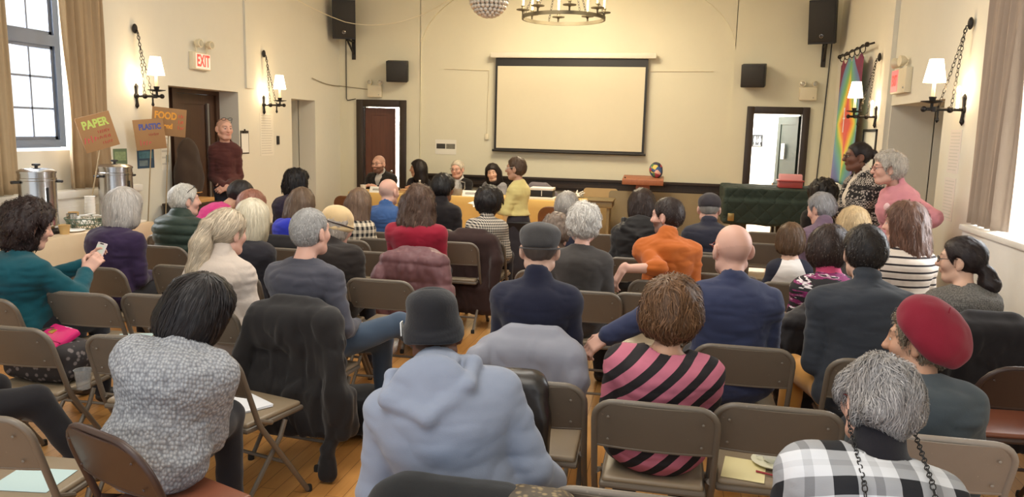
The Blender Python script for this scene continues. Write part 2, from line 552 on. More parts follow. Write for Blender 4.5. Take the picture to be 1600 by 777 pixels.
# pilaster strips on the side walls
b = MB(); b.box((XL, 9.30, 2.2), (XL + 0.03, 9.52, CEIL)); tag(b.build('trim_2', M_WALLS), kind='structure')
b = MB(); b.box((XR - 0.05, 9.18, 0), (XR, 9.42, CEIL)); tag(b.build('trim_3', M_WALLS), kind='structure')
# backs of the recesses
b = MB(); b.box((XL - 0.60, REC_L[0] - .05, 0), (XL - 0.57, REC_L[1] + .05, 2.25)); b.box((XL - 0.9, OPEN_L[0] - .05, 0), (XL - 0.87, OPEN_L[1] + .6, 2.3)); b.box((XL - 0.9, OPEN_L[1] + 0.0, 0), (XL - 0.28, OPEN_L[1] + .03, 2.3))
b.box((XL - 0.9, OPEN_L[0] - .05, 2.12), (XL - 0.28, OPEN_L[1] + .1, 2.16)); b.box((XL - 0.9, OPEN_L[0] - .05, 0), (XL - 0.28, OPEN_L[0], 2.2))
tag(b.build('wall_left_recess', M_WALLS), kind='structure')
b = MB(); b.box((XR + 0.85, REC_R[0] - .05, 0), (XR + 0.88, REC_R[1] + .05, 2.3)); b.box((XR + 0.44, REC_R[1], 0), (XR + 0.88, REC_R[1] + 0.03, 2.3)); b.box((XR + 0.44, REC_R[0] - 0.03, 0), (XR + 0.88, REC_R[0], 2.3)); b.box((XR + 0.44, REC_R[0] - .03, 2.11), (XR + 0.88, REC_R[1] + .03, 2.15))
tag(b.build('wall_right_recess', M_WALLS), kind='structure')
# bright corridor behind the back wall
b = MB(); b.box((-0.2, YB + 1.5, 0), (3.2, YB + 1.6, 3)); b.box((-0.3, YB + 0.18, 0), (-0.2, YB + 1.6, 3)); b.box((3.1, YB + 0.18, 0), (3.2, YB + 1.6, 3)); b.box((-0.3, YB + 0.18, 2.9), (3.2, YB + 1.6, 3.0)); tag(b.build('wall_corridor', M_WHITE), kind='structure')
b = MB(); b.box((-5.9, YB + 1.1, 0), (-3.9, YB + 1.2, 3)); b.box((-5.9, YB + 0.18, 2.9), (-3.9, YB + 1.2, 3.0)); b.box((-5.9, YB + 0.18, 0), (-5.8, YB + 1.2, 3)); b.box((-4.0, YB + 0.18, 0), (-3.9, YB + 1.2, 3)); tag(b.build('wall_vestibule', M_WHITE), kind='structure')
area('corridor_light', (1.5, YB + 0.85, 2.85), (0, 0, -1), 2.4, 0.8, 260, (1, 0.99, 0.96)); area('vestibule_light', (-4.7, YB + 0.65, 2.85), (0, 0, -1), 1.4, 0.6, 300, (0.95, 0.97, 1))


def door_frame_y(name, x0, x1, z1, w, y, m):
    b = MB(); b.rbox((x0 - w, y - 0.04, 0), (x0, y + 0.12, z1 + w), 0.008); b.rbox((x1, y - 0.04, 0), (x1 + w, y + 0.12, z1 + w), 0.008); b.rbox((x0, y - 0.04, z1), (x1, y + 0.12, z1 + w), 0.008)
    return tag(b.build(name, m), kind='structure')


door_frame_y('trim_4', DOOR_L[0], DOOR_L[1], 2.07, 0.115, front, M_DKWOOD)
door_frame_y('trim_5', DOOR_R[0], DOOR_R[1], 2.08, 0.105, front, M_DKWOOD)


def door_leaf(name, w, h, m, hm, M, panels=1, glass=None):
    root = empty(name); b = MB(); st = 0.10
    b.box((0, -0.02, 0), (st, 0.02, h)); b.box((w - st, -0.02, 0), (w, 0.02, h)); b.box((st, -0.02, 0), (w - st, 0.02, 0.16)); b.box((st, -0.02, h - 0.12), (w - st, 0.02, h)); b.box((st, -0.008, 0.16), (w - st, 0.008, h - 0.12))
    if panels > 1: b.box((st, -0.02, h * 0.45), (w - st, 0.02, h * 0.45 + 0.12))
    b.build('panel', m, root)
    k = MB()
    for s in (-1, 1): k.cyl((w - 0.06, s * 0.02, 1.0), (w - 0.06, s * 0.055, 1.0), 0.012); k.ball((w - 0.06, s * 0.065, 1.0), 0.026)
    k.build('handle', hm, root)
    root.matrix_world = M; return tag(root, kind='structure')


door_leaf('door_1', 0.51, 2.05, M_BRWOOD, M_CHROME, Matrix.Translation((-5.07, YB + 0.02, 0.005)) @ Matrix.Rotation(math.radians(7), 4, 'Z'), 1)
door_leaf('door_2', 0.66, 2.05, M_GREEN_DOOR, M_CHROME, Matrix.Translation((1.86, YB + 0.06, 0.005)) @ Matrix.Rotation(math.radians(109), 4, 'Z'), 2)
b = MB(); M3 = frame((1.70, YB + 0.42, 1.52), (0.34, -0.94, 0)); b.box((-0.05, -0.12, 0), (0.05, 0.12, 0.012), M3); d = b.build('notice', M_PAPER); tag(d, 'small white notice with dark print stuck to the green door leaf', 'notice')
# brown double door in the left recess
door_leaf('door_3', 0.80, 2.08, M_DOORBR, M_IRON, Matrix.Translation((XL - 0.315, 9.05, 0.005)) @ Matrix.Rotation(math.radians(-90), 4, 'Z'), 1)
b = MB(); b.box((XL - 0.40, 9.06, 0), (XL - 0.27, 9.13, 2.14)); b.box((XL - 0.40, 8.14, 0), (XL - 0.25, 8.22, 2.14)); b.box((XL - 0.40, 8.22, 2.09), (XL - 0.27, 9.06, 2.14)); b.box((XL - 0.40, 7.72, 0), (XL - 0.28, 8.14, 2.14)); tag(b.build('trim_6', M_DOORBR), kind='structure')
b = MB(); b.box((XL - 0.295, 8.86, 0.35), (XL - 0.27, 8.90, 1.98)); tag(b.build('push_bar', M_CHROME), 'thin bright vertical metal strip on the brown door in the left recess', 'door strip')
# dark door edge in the right recess
door_leaf('door_4', 0.75, 2.08, M_DKWOOD, M_CHROME, Matrix.Translation((XR + 0.84, 7.50, 0.005)) @ Matrix.Rotation(math.radians(90), 4, 'Z'), 1)
b = MB(); b.box((XR + 0.30, 7.45, 0), (XR + 0.42, 7.53, 2.11)); tag(b.build('trim_7', M_DKWOOD), kind='structure')
# chair rail on the back wall
b = MB(); b.box((-4.02, YB - 0.05, 0.80), (0.90, YB, 0.97)); b.box((-4.02, YB - 0.09, 0.965), (0.90, YB, 1.0)); b.box((-4.02, YB - 0.07, 0.84), (0.90, YB, 0.865)); tag(b.build('trim_8', M_DKWOOD), kind='structure')
b = MB(); b.box((-4.02, YB - 0.02, 0), (0.84, YB, 0.14)); tag(b.build('baseboard_back', M_DKWOOD), kind='structure')
for i, (nm, x, y0, y1) in enumerate((('left', XL, YF, 7.72), ('right', XR - 0.02, YF, 7.45))):
    b = MB(); b.box((x, y0, 0), (x + 0.02, y1, 0.12)); tag(b.build('baseboard_' + nm, M_WALLS), kind='structure')


# windows: steel casements with lead-thin bars
def casement(name, x, y0, y1, z0, z1, zt, cols, rows, rows_t, m, gm, t=0.05):
    root = empty(name); b = MB(); d = 0.09
    b.box((x, y0, z0), (x + d, y0 + t, z1)); b.box((x, y1 - t, z0), (x + d, y1, z1)); b.box((x, y0 + t, z0), (x + d, y1 - t, z0 + t)); b.box((x, y0 + t, z1 - t), (x + d, y1 - t, z1)); b.box((x, y0 + t, zt - 0.05), (x + d, y1 - t, zt + 0.05))
    b.build('window_frame', m, root)
    b = MB(); xm = x + d / 2
    for za, zb, r in ((z0 + t, zt - 0.05, rows), (zt + 0.05, z1 - t, rows_t)):
        s = 0.03
        b.box((xm - 0.02, y0 + t, za), (xm + 0.02, y0 + t + s, zb)); b.box((xm - 0.02, y1 - t - s, za), (xm + 0.02, y1 - t, zb)); b.box((xm - 0.02, y0 + t, za), (xm + 0.02, y1 - t, za + s)); b.box((xm - 0.02, y0 + t, zb - s), (xm + 0.02, y1 - t, zb))
        for i in range(1, cols): yy = y0 + t + (y1 - y0 - 2 * t) * i / cols; b.box((xm - 0.012, yy - 0.009, za), (xm + 0.012, yy + 0.009, zb))
        for i in range(1, r): q = za + (zb - za) * i / r; b.box((xm - 0.012, y0 + t, q - 0.009), (xm + 0.012, y1 - t, q + 0.009))
    b.build('glazing_bars', m, root)
    b = MB(); b.box((xm - 0.003, y0 + t, z0 + t), (xm + 0.003, y1 - t, z1 - t)); b.build('window_glass', gm, root)
    return tag(root, kind='structure')


def glass_mat():
    t = NT('window_glass'); t.set(Roughness=0.0); tr = t.n('ShaderNodeBsdfTransparent'); gl = t.n('ShaderNodeBsdfGlossy'); gl.inputs['Roughness'].default_value = 0.02
    mx = t.n('ShaderNodeMixShader'); mx.inputs[0].default_value = 0.04; t.l(tr.outputs[0], mx.inputs[1]); t.l(gl.outputs[0], mx.inputs[2]); t.l(mx.outputs[0], t.t.nodes['Material Output'].inputs[0]); return t.m


M_GLASS = glass_mat()
casement('window_1', XL - 0.27, 5.72, 6.40, 1.48, 3.33, 2.46, 2, 3, 2, M_STEEL, M_GLASS, 0.07)
casement('window_2', XR + 0.34, 4.95, 6.33, 1.15, 3.48, 2.46, 3, 4, 2, M_WHITE, M_GLASS)
# radiator covers that make the sills
b = MB(); b.rbox((XL, 3.6, 1.03), (XL + 0.16, 7.02, 1.10), 0.01); b.box((XL, 3.6, 0), (XL + 0.13, 7.0, 1.03))
for i in range(9): b.box((XL + 0.13, 3.7 + i * 0.36, 0.2), (XL + 0.14, 4.0 + i * 0.36, 0.95))
tag(b.build('trim_9', M_WHITE), kind='structure')
b = MB(); b.rbox((XR - 0.17, 3.2, 1.09), (XR + 0.34, 6.30, 1.135), 0.01); b.box((XR - 0.15, 3.2, 0), (XR, 6.27, 1.09)); tag(b.build('trim_10', M_WHITE), kind='structure')


# ------------------------------------------------------------------ curtains
def curtain(name, label, y0, y1, x, z0, z1, c, folds, amp, side, pinch=None):
    root = empty(name, (x, (y0 + y1) / 2, z0)); n = folds * 14; nz = 26; vs = []; fs = []
    for j in range(nz + 1):
        z = z0 + (z1 - z0) * j / nz; sq = 1.0
        if pinch: sq = 1 - pinch[1] * math.exp(-((z - pinch[0]) / pinch[2]) ** 2)
        for i in range(n + 1):
            u = i / n; yy = (u - 0.5) * (y1 - y0) * sq
            xx = amp * (math.sin(u * folds * 2 * math.pi + 0.7 * math.sin(z * 1.3)) + 0.35 * math.sin(u * folds * 4.7 * math.pi + z)) * (0.75 + 0.25 * math.sin(3 * u + z))
            vs.append((xx, yy, z - z0))
    for j in range(nz):
        for i in range(n): a = j * (n + 1) + i; fs.append((a, a + 1, a + n + 2, a + n + 1))
    b = MB(); b.add(vs, fs, True); o = b.build('curtain_cloth', fabric(name + '_cloth', c, 0.06, 200), root)
    md = o.modifiers.new('thick', 'SOLIDIFY'); md.thickness = 0.006
    b = MB(); b.cyl((0, -(y1 - y0) / 2 - 0.05, z1 - z0 + 0.02), (0, (y1 - y0) / 2 + 0.05, z1 - z0 + 0.02), 0.016); b.build('rail', M_IRON, root)
    return tag(root, label, 'curtain')


curtain('curtain', 'tan pleated curtain at the near side of the left window, cut by the photo edge', 5.02, 5.50, XL + 0.12, 1.11, 3.5, rgb(172, 150, 118), 5, 0.035, 1)
curtain('curtain', 'tan pleated curtain behind the cardboard sign with green PAPER lettering', 6.08, 6.62, XL + 0.12, 1.11, 3.5, rgb(168, 144, 112), 5, 0.035, 1, (1.85, 0.10, 0.4))
curtain('curtain', 'taupe curtain beside the bright right window, hanging to the sill', 5.72, 6.36, XR - 0.09, 1.145, 3.7, rgb(164, 146, 130), 5, 0.035, -1)

# ------------------------------------------------------------------ things fixed to the walls
M_SHADE = emit('lit_lamp_shade', (1.0, 0.86, 0.62, 1), 4.5)
M_BULB = emit('glowing_bulb', (1.0, 0.88, 0.66, 1), 14.0)
M_CANDLE = plain('candle_sleeve', rgb(232, 220, 186), 0.5)


def chain(b, p0, p1, n, r=0.011, w=0.0028):
    p0, p1 = Vector(p0), Vector(p1); d = (p1 - p0) / n; u = d.normalized(); s = u.orthogonal().normalized(); t = u.cross(s)
    for i in range(n):
        c = p0 + d * (i + 0.5); a, bb = (s, t) if i % 2 else (t, s)
        b.tube([c + u * (d.length * 0.62) * math.cos(q) + a * r * math.sin(q) for q in [2 * math.pi * k / 10 for k in range(10)]], w, 5, closed=True)


def sconce(x, y, sgn, label):
    root = empty('wall_sconce', (x, y, 2.0)); s = sgn
    b = MB()
    for dz in (-1, 1): b.tube([(s * 0.012, 0, dz * 0.02), (s * 0.016, 0, dz * 0.07), (s * 0.014, 0, dz * 0.10), (s * 0.012, 0, dz * 0.13)], [0.012, 0.013, 0.02, 0.002], 8)
    b.cyl((0, 0, 0), (s * 0.02, 0, 0), 0.028); b.build('backplate', M_IRON, root)
    b = MB(); b.cyl((s * 0.01, 0, 0), (s * 0.31, 0, 0), 0.013); b.ball((s * 0.31, 0, 0), 0.024); b.ball((s * 0.11, 0, 0), 0.028); b.lathe([(0.022, -0.02), (0.022, 0.02)], 12, (s * 0.23, 0, 0))
    b.tube([(s * 0.2, 0, 0.03), (s * 0.2, 0, -0.06), (s * 0.2, 0, -0.09), (s * 0.2, 0, -0.11)], [0.008, 0.009, 0.016, 0.002], 8); b.build('arm', M_IRON, root)
    b = MB(); b.cyl((s * 0.25, 0, 0), (s * 0.25, 0, 0.05), 0.012); b.lathe([(0.001, 0.045), (0.03, 0.048), (0.085, 0.060), (0.088, 0.066), (0.03, 0.060), (0.001, 0.060)], 24, (s * 0.25, 0, 0)); b.lathe([(0.02, 0.06), (0.028, 0.09), (0.03, 0.10)], 16, (s * 0.25, 0, 0)); b.build('drip_pan', M_IRON, root)
    b = MB(); b.cyl((s * 0.25, 0, 0.09), (s * 0.25, 0, 0.22), 0.014); b.build('candle', M_CANDLE, root)
    b = MB(); b.lathe([(0.085, 0.215), (0.052, 0.40), (0.050, 0.40), (0.083, 0.215)], 28, (s * 0.25, 0, 0)); b.build('lamp_shade', M_SHADE, root)
    b = MB(); b.ball((s * 0.25, 0, 0.27), (0.022, 0.022, 0.04)); b.build('bulb', M_BULB, root)
    b = MB(); b.ball((s * 0.03, 0, 0.68), (0.02, 0.035, 0.05)); b.tube([(s * 0.02, 0, 0.66), (s * 0.06, 0, 0.66), (s * 0.065, 0, 0.63)], 0.006, 6); chain(b, (s * 0.06, 0.012, 0.64), (s * 0.10, 0.012, 0.02), 18); chain(b, (s * 0.06, -0.012, 0.64), (s * 0.20, -0.012, 0.03), 18); b.build('chain', M_IRON, root)
    point('sconce_glow', (x + s * 0.25, y, 2.28), 7, (1, 0.74, 0.42), 0.05)
    b = MB(); b.ball((s * 0.06, 0, 0.16), (0.018, 0.018, 0.03)); b.cyl((s * 0.06, 0, 0.01), (s * 0.06, 0, 0.14), 0.011); b.build('candle_bulb', M_BULB, root)
    point('sconce_glow', (x + s * 0.10, y, 2.18), 4, (1, 0.74, 0.42), 0.04)
    return tag(root, label, 'wall lamp')


sconce(XL, 7.18, 1, 'iron chain wall lamp to the left of the red EXIT sign')
sconce(XL + 0.0, 9.75, 1, 'iron chain wall lamp between the clipboard and the left wall opening')
sconce(XR - 0.0, 9.75, -1, 'iron chain wall lamp beside the rainbow banner')
sconce(XR, 6.95, -1, 'iron chain wall lamp nearest the right window')


def emergency(x_or, M, name, label, s=1.0, box=(0.24, 0.19), wire=True, heads=((-0.075, 0.145), (0.075, 0.145))):
    root = empty(name); b = MB(); b.rbox((-box[0] / 2, -box[1] / 2, 0), (box[0] / 2, box[1] / 2, 0.07), 0.008, M); b.build('battery_box', M_OFFW, root)
    for hx, hy in heads:
        b = MB(); b.lathe([(0.02, 0.0), (0.042, 0.03), (0.046, 0.07), (0.040, 0.072), (0.001, 0.066)], 18, (0, 0, 0), M @ Matrix.Translation((hx, hy, 0.0)) @ Matrix.Rotation(0.25 * (1 if hx > 0 else -1), 4, 'Y')); b.cyl(M @ Vector((hx, hy - 0.06, 0.03)), M @ Vector((hx, hy - 0.03, 0.03)), 0.01)
        l = b.build('lamp_head', M_OFFW, root)
        b = MB(); b.lathe([(0.038, 0.071), (0.03, 0.078), (0.001, 0.082)], 18, (0, 0, 0), M @ Matrix.Translation((hx, hy, 0.0)) @ Matrix.Rotation(0.25 * (1 if hx > 0 else -1), 4, 'Y')); b.build('lens', M_LENS, l)
    b = MB(); b.ball(M @ Vector((box[0] * 0.3, -box[1] * 0.3, 0.07)), 0.008); b.build('test_button', M_LENS, root)
    return tag(root, label, 'emergency light'), root


M_OFFW = plain('off_white_plastic', rgb(222, 212, 186), 0.5); M_LENS = plain('lamp_lens', rgb(190, 186, 172), 0.1, 0.3)
emergency(0, frame((-4.86, front, 2.32), (1, 0, 0)), 'emergency_light', 'twin headed emergency light above the brown back door')
emergency(0, frame((1.92, front, 2.38), (1, 0, 0)), 'emergency_light', 'twin headed emergency light above the restroom doorway')
M_EXITRED = emit('exit_red', rgb(255, 70, 60), 1.2); M_EXITFACE = emit('exit_face', rgb(250, 215, 195), 0.55); M_EXITPINK = emit('exit_pink', rgb(245, 120, 120), 0.7)
# exit sign on the left wall, with its two lamps
root = empty('exit_sign'); M = frame((XL, 8.30, 2.45), (0, 1, 0))
b = MB(); b.rbox((-0.18, -0.10, 0), (0.16, 0.10, 0.055), 0.006, M); b.build('housing', M_OFFW, root)
b = MB(); b.box((-0.13, -0.085, 0.055), (0.15, 0.085, 0.058), M); b.build('sign_face', M_EXITFACE, root)
text_mb('EXIT', 0.185, M @ Matrix.Translation((0.01, 0, 0.059)) @ Matrix.Diagonal((0.62, 1, 1, 1)), 0.001, 0.006, 1.08).build('lettering', M_EXITRED, root)
for hx in (-0.08, 0.14):
    b = MB(); b.lathe([(0.02, 0.0), (0.045, 0.03), (0.05, 0.075), (0.040, 0.077), (0.001, 0.06)], 18, (0, 0, 0), M @ Matrix.Translation((hx, 0.20, 0.02))); b.cyl(M @ Vector((hx, 0.10, 0.03)), M @ Vector((hx, 0.16, 0.03)), 0.01)
    l = b.build('lamp_head', M_OFFW, root); b = MB(); b.lathe([(0.038, 0.078), (0.001, 0.066)], 18, (0, 0, 0), M @ Matrix.Translation((hx, 0.20, 0.02))); b.build('lens', M_LENS, l)
tag(root, 'red and white EXIT sign with two lamps above the left brown door', 'exit sign')
# exit sign on the right wall
root = empty('exit_sign'); M = frame((XR, 8.72, 2.35), (0, -1, 0))
b = MB(); b.rbox((-0.30, -0.13, 0), (0.22, 0.12, 0.06), 0.006, M); b.build('housing', M_OFFW, root)
b = MB(); b.box((-0.29, -0.11, 0.06), (-0.06, 0.11, 0.063), M); b.build('sign_face', M_EXITPINK, root)
text_mb('EXIT', 0.15, M @ Matrix.Translation((-0.175, 0, 0.064)) @ Matrix.Diagonal((0.55, 1, 1, 1)), 0.001, 0.005, 1.05).build('lettering', M_EXITRED, root)
b = MB(); b.ball(M @ Vector((0.17, -0.08, 0.06)), 0.012); b.build('test_button', M_LENS, root)
for hx in (-0.17, 0.06):
    b = MB(); b.lathe([(0.02, 0.0), (0.05, 0.03), (0.056, 0.075), (0.046, 0.077), (0.001, 0.06)], 18, (0, 0, 0), M @ Matrix.Translation((hx, 0.19, 0.02)) @ Matrix.Rotation(-0.9 if hx < 0 else 0.1, 4, 'Y')); l = b.build('lamp_head', M_OFFW, root)
tag(root, 'white emergency EXIT unit with pinkish red panel on the right wall', 'exit sign')

# loudspeakers
def grille():
    t = NT('speaker_grille'); t.set(Roughness=0.6); t.base(rgb(40, 38, 36)); v = t.n('ShaderNodeTexVoronoi', Scale=160.0); t.l(t.coord(), v.inputs['Vector']); t.bump(v.outputs['Distance'], 0.4, 0.003); return t.m


M_GRILLE = grille()


def pa_speaker(loc, rz, label, tilt=12):
    root = empty('loudspeaker'); w, h, d = 0.36, 0.60, 0.30
    M = Matrix.Translation(loc) @ Matrix.Rotation(math.radians(rz), 4, 'Z') @ Matrix.Rotation(math.radians(tilt), 4, 'X')
    b = MB(); ol = [(-w / 2, -d), (w / 2, -d), (w / 2, -d * 0.55), (w * 0.30, 0), (-w * 0.30, 0), (-w / 2, -d * 0.55)]
    vs = [M @ Vector((x, y, z)) for z in (-h / 2, h / 2) for x, y in [(q[0], q[1]) for q in ol]]
    n = 6; b.add(vs, [tuple(range(n - 1, -1, -1)), tuple(range(n, 2 * n))] + [(i, (i + 1) % n, (i + 1) % n + n, i + n) for i in range(n)]); b.build('cabinet', M_BLACK, root)
    b = MB(); b.rbox((-w / 2 + 0.015, -d - 0.012, -h / 2 + 0.03), (w / 2 - 0.015, -d + 0.001, h / 2 - 0.02), 0.006, M); g = b.build('grille', M_GRILLE, root)
    b = MB(); c = M @ Vector((0, -d - 0.014, -h / 2 + 0.11))
    ring = [M @ Vector((0.024 * math.cos(q), -d - 0.015, -h / 2 + 0.11 + 0.024 * math.sin(q))) for q in [2 * math.pi * k / 20 for k in range(20)]]; b.tube(ring, 0.003, 6, closed=True)
    for a in (90, 210, 330): q = math.radians(a); b.tube([c, M @ Vector((0.022 * math.cos(q), -d - 0.015, -h / 2 + 0.11 + 0.022 * math.sin(q)))], 0.0035, 6)
    b.build('round_emblem', M_CHROME, g)
    b = MB(); p = M @ Vector((0.04, -d * 0.4, -h / 2)); wl = Vector((p.x + 0.02, min(YB - 0.05, p.y + 0.25), p.z - 0.02))
    b.box(tuple(wl + Vector((-0.03, -0.02, -0.30))), tuple(wl + Vector((0.03, 0.02, 0.06)))); b.tube([wl + Vector((0, 0, -0.22)), p + Vector((0, 0, -0.02))], 0.018, 6); b.tube([wl + Vector((0, 0, -0.02)), p + Vector((0, 0, -0.02))], 0.018, 6); b.build('wall_bracket', M_BLACK, root)
    return tag(root, label, 'speaker')


pa_speaker((-5.32, YB - 0.25, 3.47), 22, 'tall black loudspeaker high in the left back corner')
pa_speaker((2.06, YB - 0.25, 3.41), -20, 'tall black loudspeaker high above the restroom doorway')


def cube_speaker(loc, rz, label):
    root = empty('cube_speaker'); M = Matrix.Translation(loc) @ Matrix.Rotation(math.radians(rz), 4, 'Z') @ Matrix.Rotation(math.radians(8), 4, 'X')
    b = MB(); b.rbox((-0.17, -0.12, -0.165), (0.17, 0.13, 0.165), 0.012, M); b.build('cabinet', M_BLACK, root)
    b = MB(); b.rbox((-0.155, -0.13, -0.15), (0.155, -0.115, 0.14), 0.006, M); b.build('grille', M_GRILLE, root)
    b = MB(); b.box((-0.05, 0.12, -0.05), (0.05, 0.22, 0.05), M); b.build('wall_bracket', M_BLACK, root); return tag(root, label, 'speaker')


cube_speaker((-4.43, YB - 0.20, 2.64), 14, 'small boxy black speaker above the brown back door')
cube_speaker((1.12, YB - 0.20, 2.63), -10, 'small boxy black speaker left of the restroom doorway')

# projector screen
root = empty('projector_screen'); y = YB - 0.1
b = MB(); b.rbox((-2.90, y - 0.05, 2.87), (-0.31, y + 0.05, 2.955), 0.012); b.build('case', plain('screen_case', rgb(226, 220, 204), 0.5), root)
b = MB(); b.box((-2.82, y - 0.004, 1.42), (-0.43, y, 2.88)); b.build('border', M_BLACK, root)
b = MB(); b.box((-2.785, y - 0.007, 1.455), (-0.465, y - 0.004, 2.745)); b.build('screen_sheet', plain('screen_fabric', rgb(214, 206, 182), 0.8, 0, 0.02), root)
b = MB(); b.tube([(-2.85, y, 1.415), (-0.40, y, 1.415)], 0.018, 10); b.build('weight_bar', M_BLACK, root)
for x in (-2.8, -0.42): b = MB(); b.box((x - 0.02, y, 2.9), (x + 0.02, YB - 0.015, 2.93)); b.build('wall_bracket', M_BLACK, root)
tag(root, 'pull down white projection screen with black border on the back wall', 'screen')
b = MB(); b.tube([(-2.95, YB - 0.01, 2.66), (-2.97, YB - 0.01, 1.66)], 0.006, 6); b.tube([(-3.7, YB - 0.01, 2.70), (-2.95, YB - 0.01, 2.68)], 0.005, 6); b.rbox((-2.995, YB - 0.03, 1.58), (-2.935, YB - 0.003, 1.67), 0.005); tag(b.build('cable_trunking', M_OFFW), 'thin cream cable trunking ending in a switch left of the screen', 'cable')
b = MB(); b.tube([(-0.42, YB - 0.01, 2.69), (0.55, YB - 0.01, 2.70)], 0.006, 6); tag(b.build('cable_trunking', M_OFFW), 'thin cream cable trunking running right from the screen', 'cable')


def sag(p0, p1, s, n=16):
    p0, p1 = Vector(p0), Vector(p1); return [p0.lerp(p1, i / n) - Vector((0, 0, s * 4 * (i / n) * (1 - i / n))) for i in range(n + 1)]


b = MB(); b.tube(sag((XL + 0.05, 10.0, 3.62), (-5.15, YB - 0.6, 3.36), 0.04) + sag((-5.15, YB - 0.6, 3.36), (-3.4, YB - 0.1, 3.9), 0.22)[1:], 0.006, 6); tag(b.build('cable', M_OFFW), 'pale cable drooping across the wall past the left loudspeaker', 'cable')
b = MB(); b.tube([(-5.38, front - 0.01, 3.2), (-5.38, front - 0.01, 2.2), (-5.36, front - 0.01, 2.165), (-5.2, front - 0.045, 2.19)], 0.008, 6); tag(b.build('cable', M_BLACK), 'black cable running down from the left loudspeaker to the door frame', 'cable')
b = MB(); b.tube(sag((XL + 0.02, 11.2, 2.46), (-5.48, front - 0.01, 2.40), 0.03) + [(-4.98, front - 0.01, 2.35)], 0.006, 6); tag(b.build('cable', plain('grey_cable', rgb(150, 138, 112))), 'pale cable from the left wall to the emergency light', 'cable')
b = MB(); b.tube([(2.2, front - 0.01, 3.2), (2.14, front - 0.01, 0.9)], 0.008, 6); tag(b.build('cable', M_BLACK), 'black cable running down from the right loudspeaker', 'cable')

# framed papers and notices on the walls: thin sheets with printed lines
def notice(name, label, cat, M, w, h, lines, c=rgb(232, 228, 216), ink=rgb(204, 200, 190), blocks=(), seed=1):
    root = empty(name); rng = random.Random(seed); b = MB(); b.box((-w / 2, -h / 2, 0), (w / 2, h / 2, 0.003), M); b.build('sheet', plain(name + '_paper', c, 0.8, 0, 0.02), root)
    if lines:
        b = MB()
        for i in range(lines):
            yy = h / 2 - h * (i + 1) / (lines + 1); a = w * rng.uniform(0.28, 0.42); b.box((-w * 0.42, yy - h * 0.12 / lines, 0.003), (a, yy + h * 0.12 / lines, 0.0036), M)
        b.build('print', plain(name + '_ink', ink, 0.8), root)
    for k, (x0, x1, y0, y1, cc) in enumerate(blocks):
        b = MB(); b.box((x0 * w, y0 * h, 0.003), (x1 * w, y1 * h, 0.0042), M); b.build('picture', plain(name + '_pic', cc, 0.7, 0, 0.5, 30), root)
    return tag(root, label, cat)


fy = YB - 0.001
notice('notice', 'white notice with two small black and white pictures left of the screen', 'poster', frame((-3.66, fy, 1.44), (1, 0, 0)), 0.36, 0.24, 0, blocks=((-0.44, -0.02, -0.12, 0.22, rgb(60, 58, 54)), (0.02, 0.44, -0.12, 0.22, rgb(120, 116, 104))))
root = empty('restroom_sign'); M = frame((1.41, YB + 1.49, 1.67), (1, 0, 0)); 
b = MB(); b.rbox((-0.09, -0.10, 0), (0.09, 0.10, 0.008), 0.004, M); b.build('plate', plain('sign_blue_black', rgb(14, 18, 24), 0.5), root)
b = MB()
for sx in (-0.038, 0.038):
    b.lathe([(0.013, 0.009), (0.013, 0.010)], 14, (0, 0, 0), M @ Matrix.Translation((sx, 0.058, 0)))
    w = 0.022 if sx < 0 else 0.030
    b.add([M @ Vector(p) for p in ((sx - 0.018, 0.04, 0.0095), (sx + 0.018, 0.04, 0.0095), (sx + w, -0.02, 0.0095), (sx - w, -0.02, 0.0095))], [(0, 1, 2, 3)]); b.box((sx - 0.012, -0.06, 0.0085), (sx - 0.002, -0.02, 0.0098), M); b.box((sx + 0.002, -0.06, 0.0085), (sx + 0.012, -0.02, 0.0098), M)
b.box((-0.002, -0.05, 0.0085), (0.002, 0.07, 0.0098), M); b.box((-0.06, -0.088, 0.0085), (0.06, -0.074, 0.0098), M); b.build('symbols', M_PAPER, root)
tag(root, 'dark restroom sign with white man and woman figures in the corridor', 'sign')
notice('notice', 'long white typed notice below the left wall lamp by the opening', 'poster', frame((XL, 9.83, 1.60), (0, 1, 0)), 0.36, 0.58, 16, seed=4)
notice('notice', 'faint typed white notice below the lamp nearest the right window', 'poster', frame((XR, 7.08, 1.66), (0, -1, 0)), 0.26, 0.36, 12, c=rgb(224, 216, 208), seed=5)
notice('notice', 'second faint typed notice lower on the right wall near the curtain', 'poster', frame((XR, 7.10, 1.26), (0, -1, 0)), 0.26, 0.36, 12, c=rgb(224, 216, 208), seed=6)
notice('poster', 'dark blue printed poster under the PLASTIC sign on the left wall', 'poster', frame((XL, 7.29, 1.35), (0, 1, 0)), 0.27, 0.21, 0, c=rgb(52, 78, 104), blocks=((-0.4, 0.4, 0.0, 0.35, rgb(70, 120, 140)), (-0.4, 0.1, -0.38, -0.1, rgb(110, 130, 140))))
notice('poster', 'green printed poster on the wall between the curtain and the far urn', 'poster', frame((XL, 6.90, 1.36), (0, 1, 0)), 0.20, 0.20, 0, c=rgb(104, 124, 96), blocks=((-0.4, 0.4, -0.1, 0.35, rgb(140, 160, 120)),))
notice('notice', 'white chart with small pictures on the wall beside the left recess', 'poster', frame((XL, 7.62, 1.42), (0, 1, 0)), 0.15, 0.42, 5, blocks=((-0.3, 0.0, 0.1, 0.3, rgb(190, 150, 140)), (0.05, 0.35, -0.3, -0.1, rgb(150, 160, 150))))
root = empty('clipboard'); M = frame((XL, 9.31 - 0.06, 1.50), (0, 1, 0))
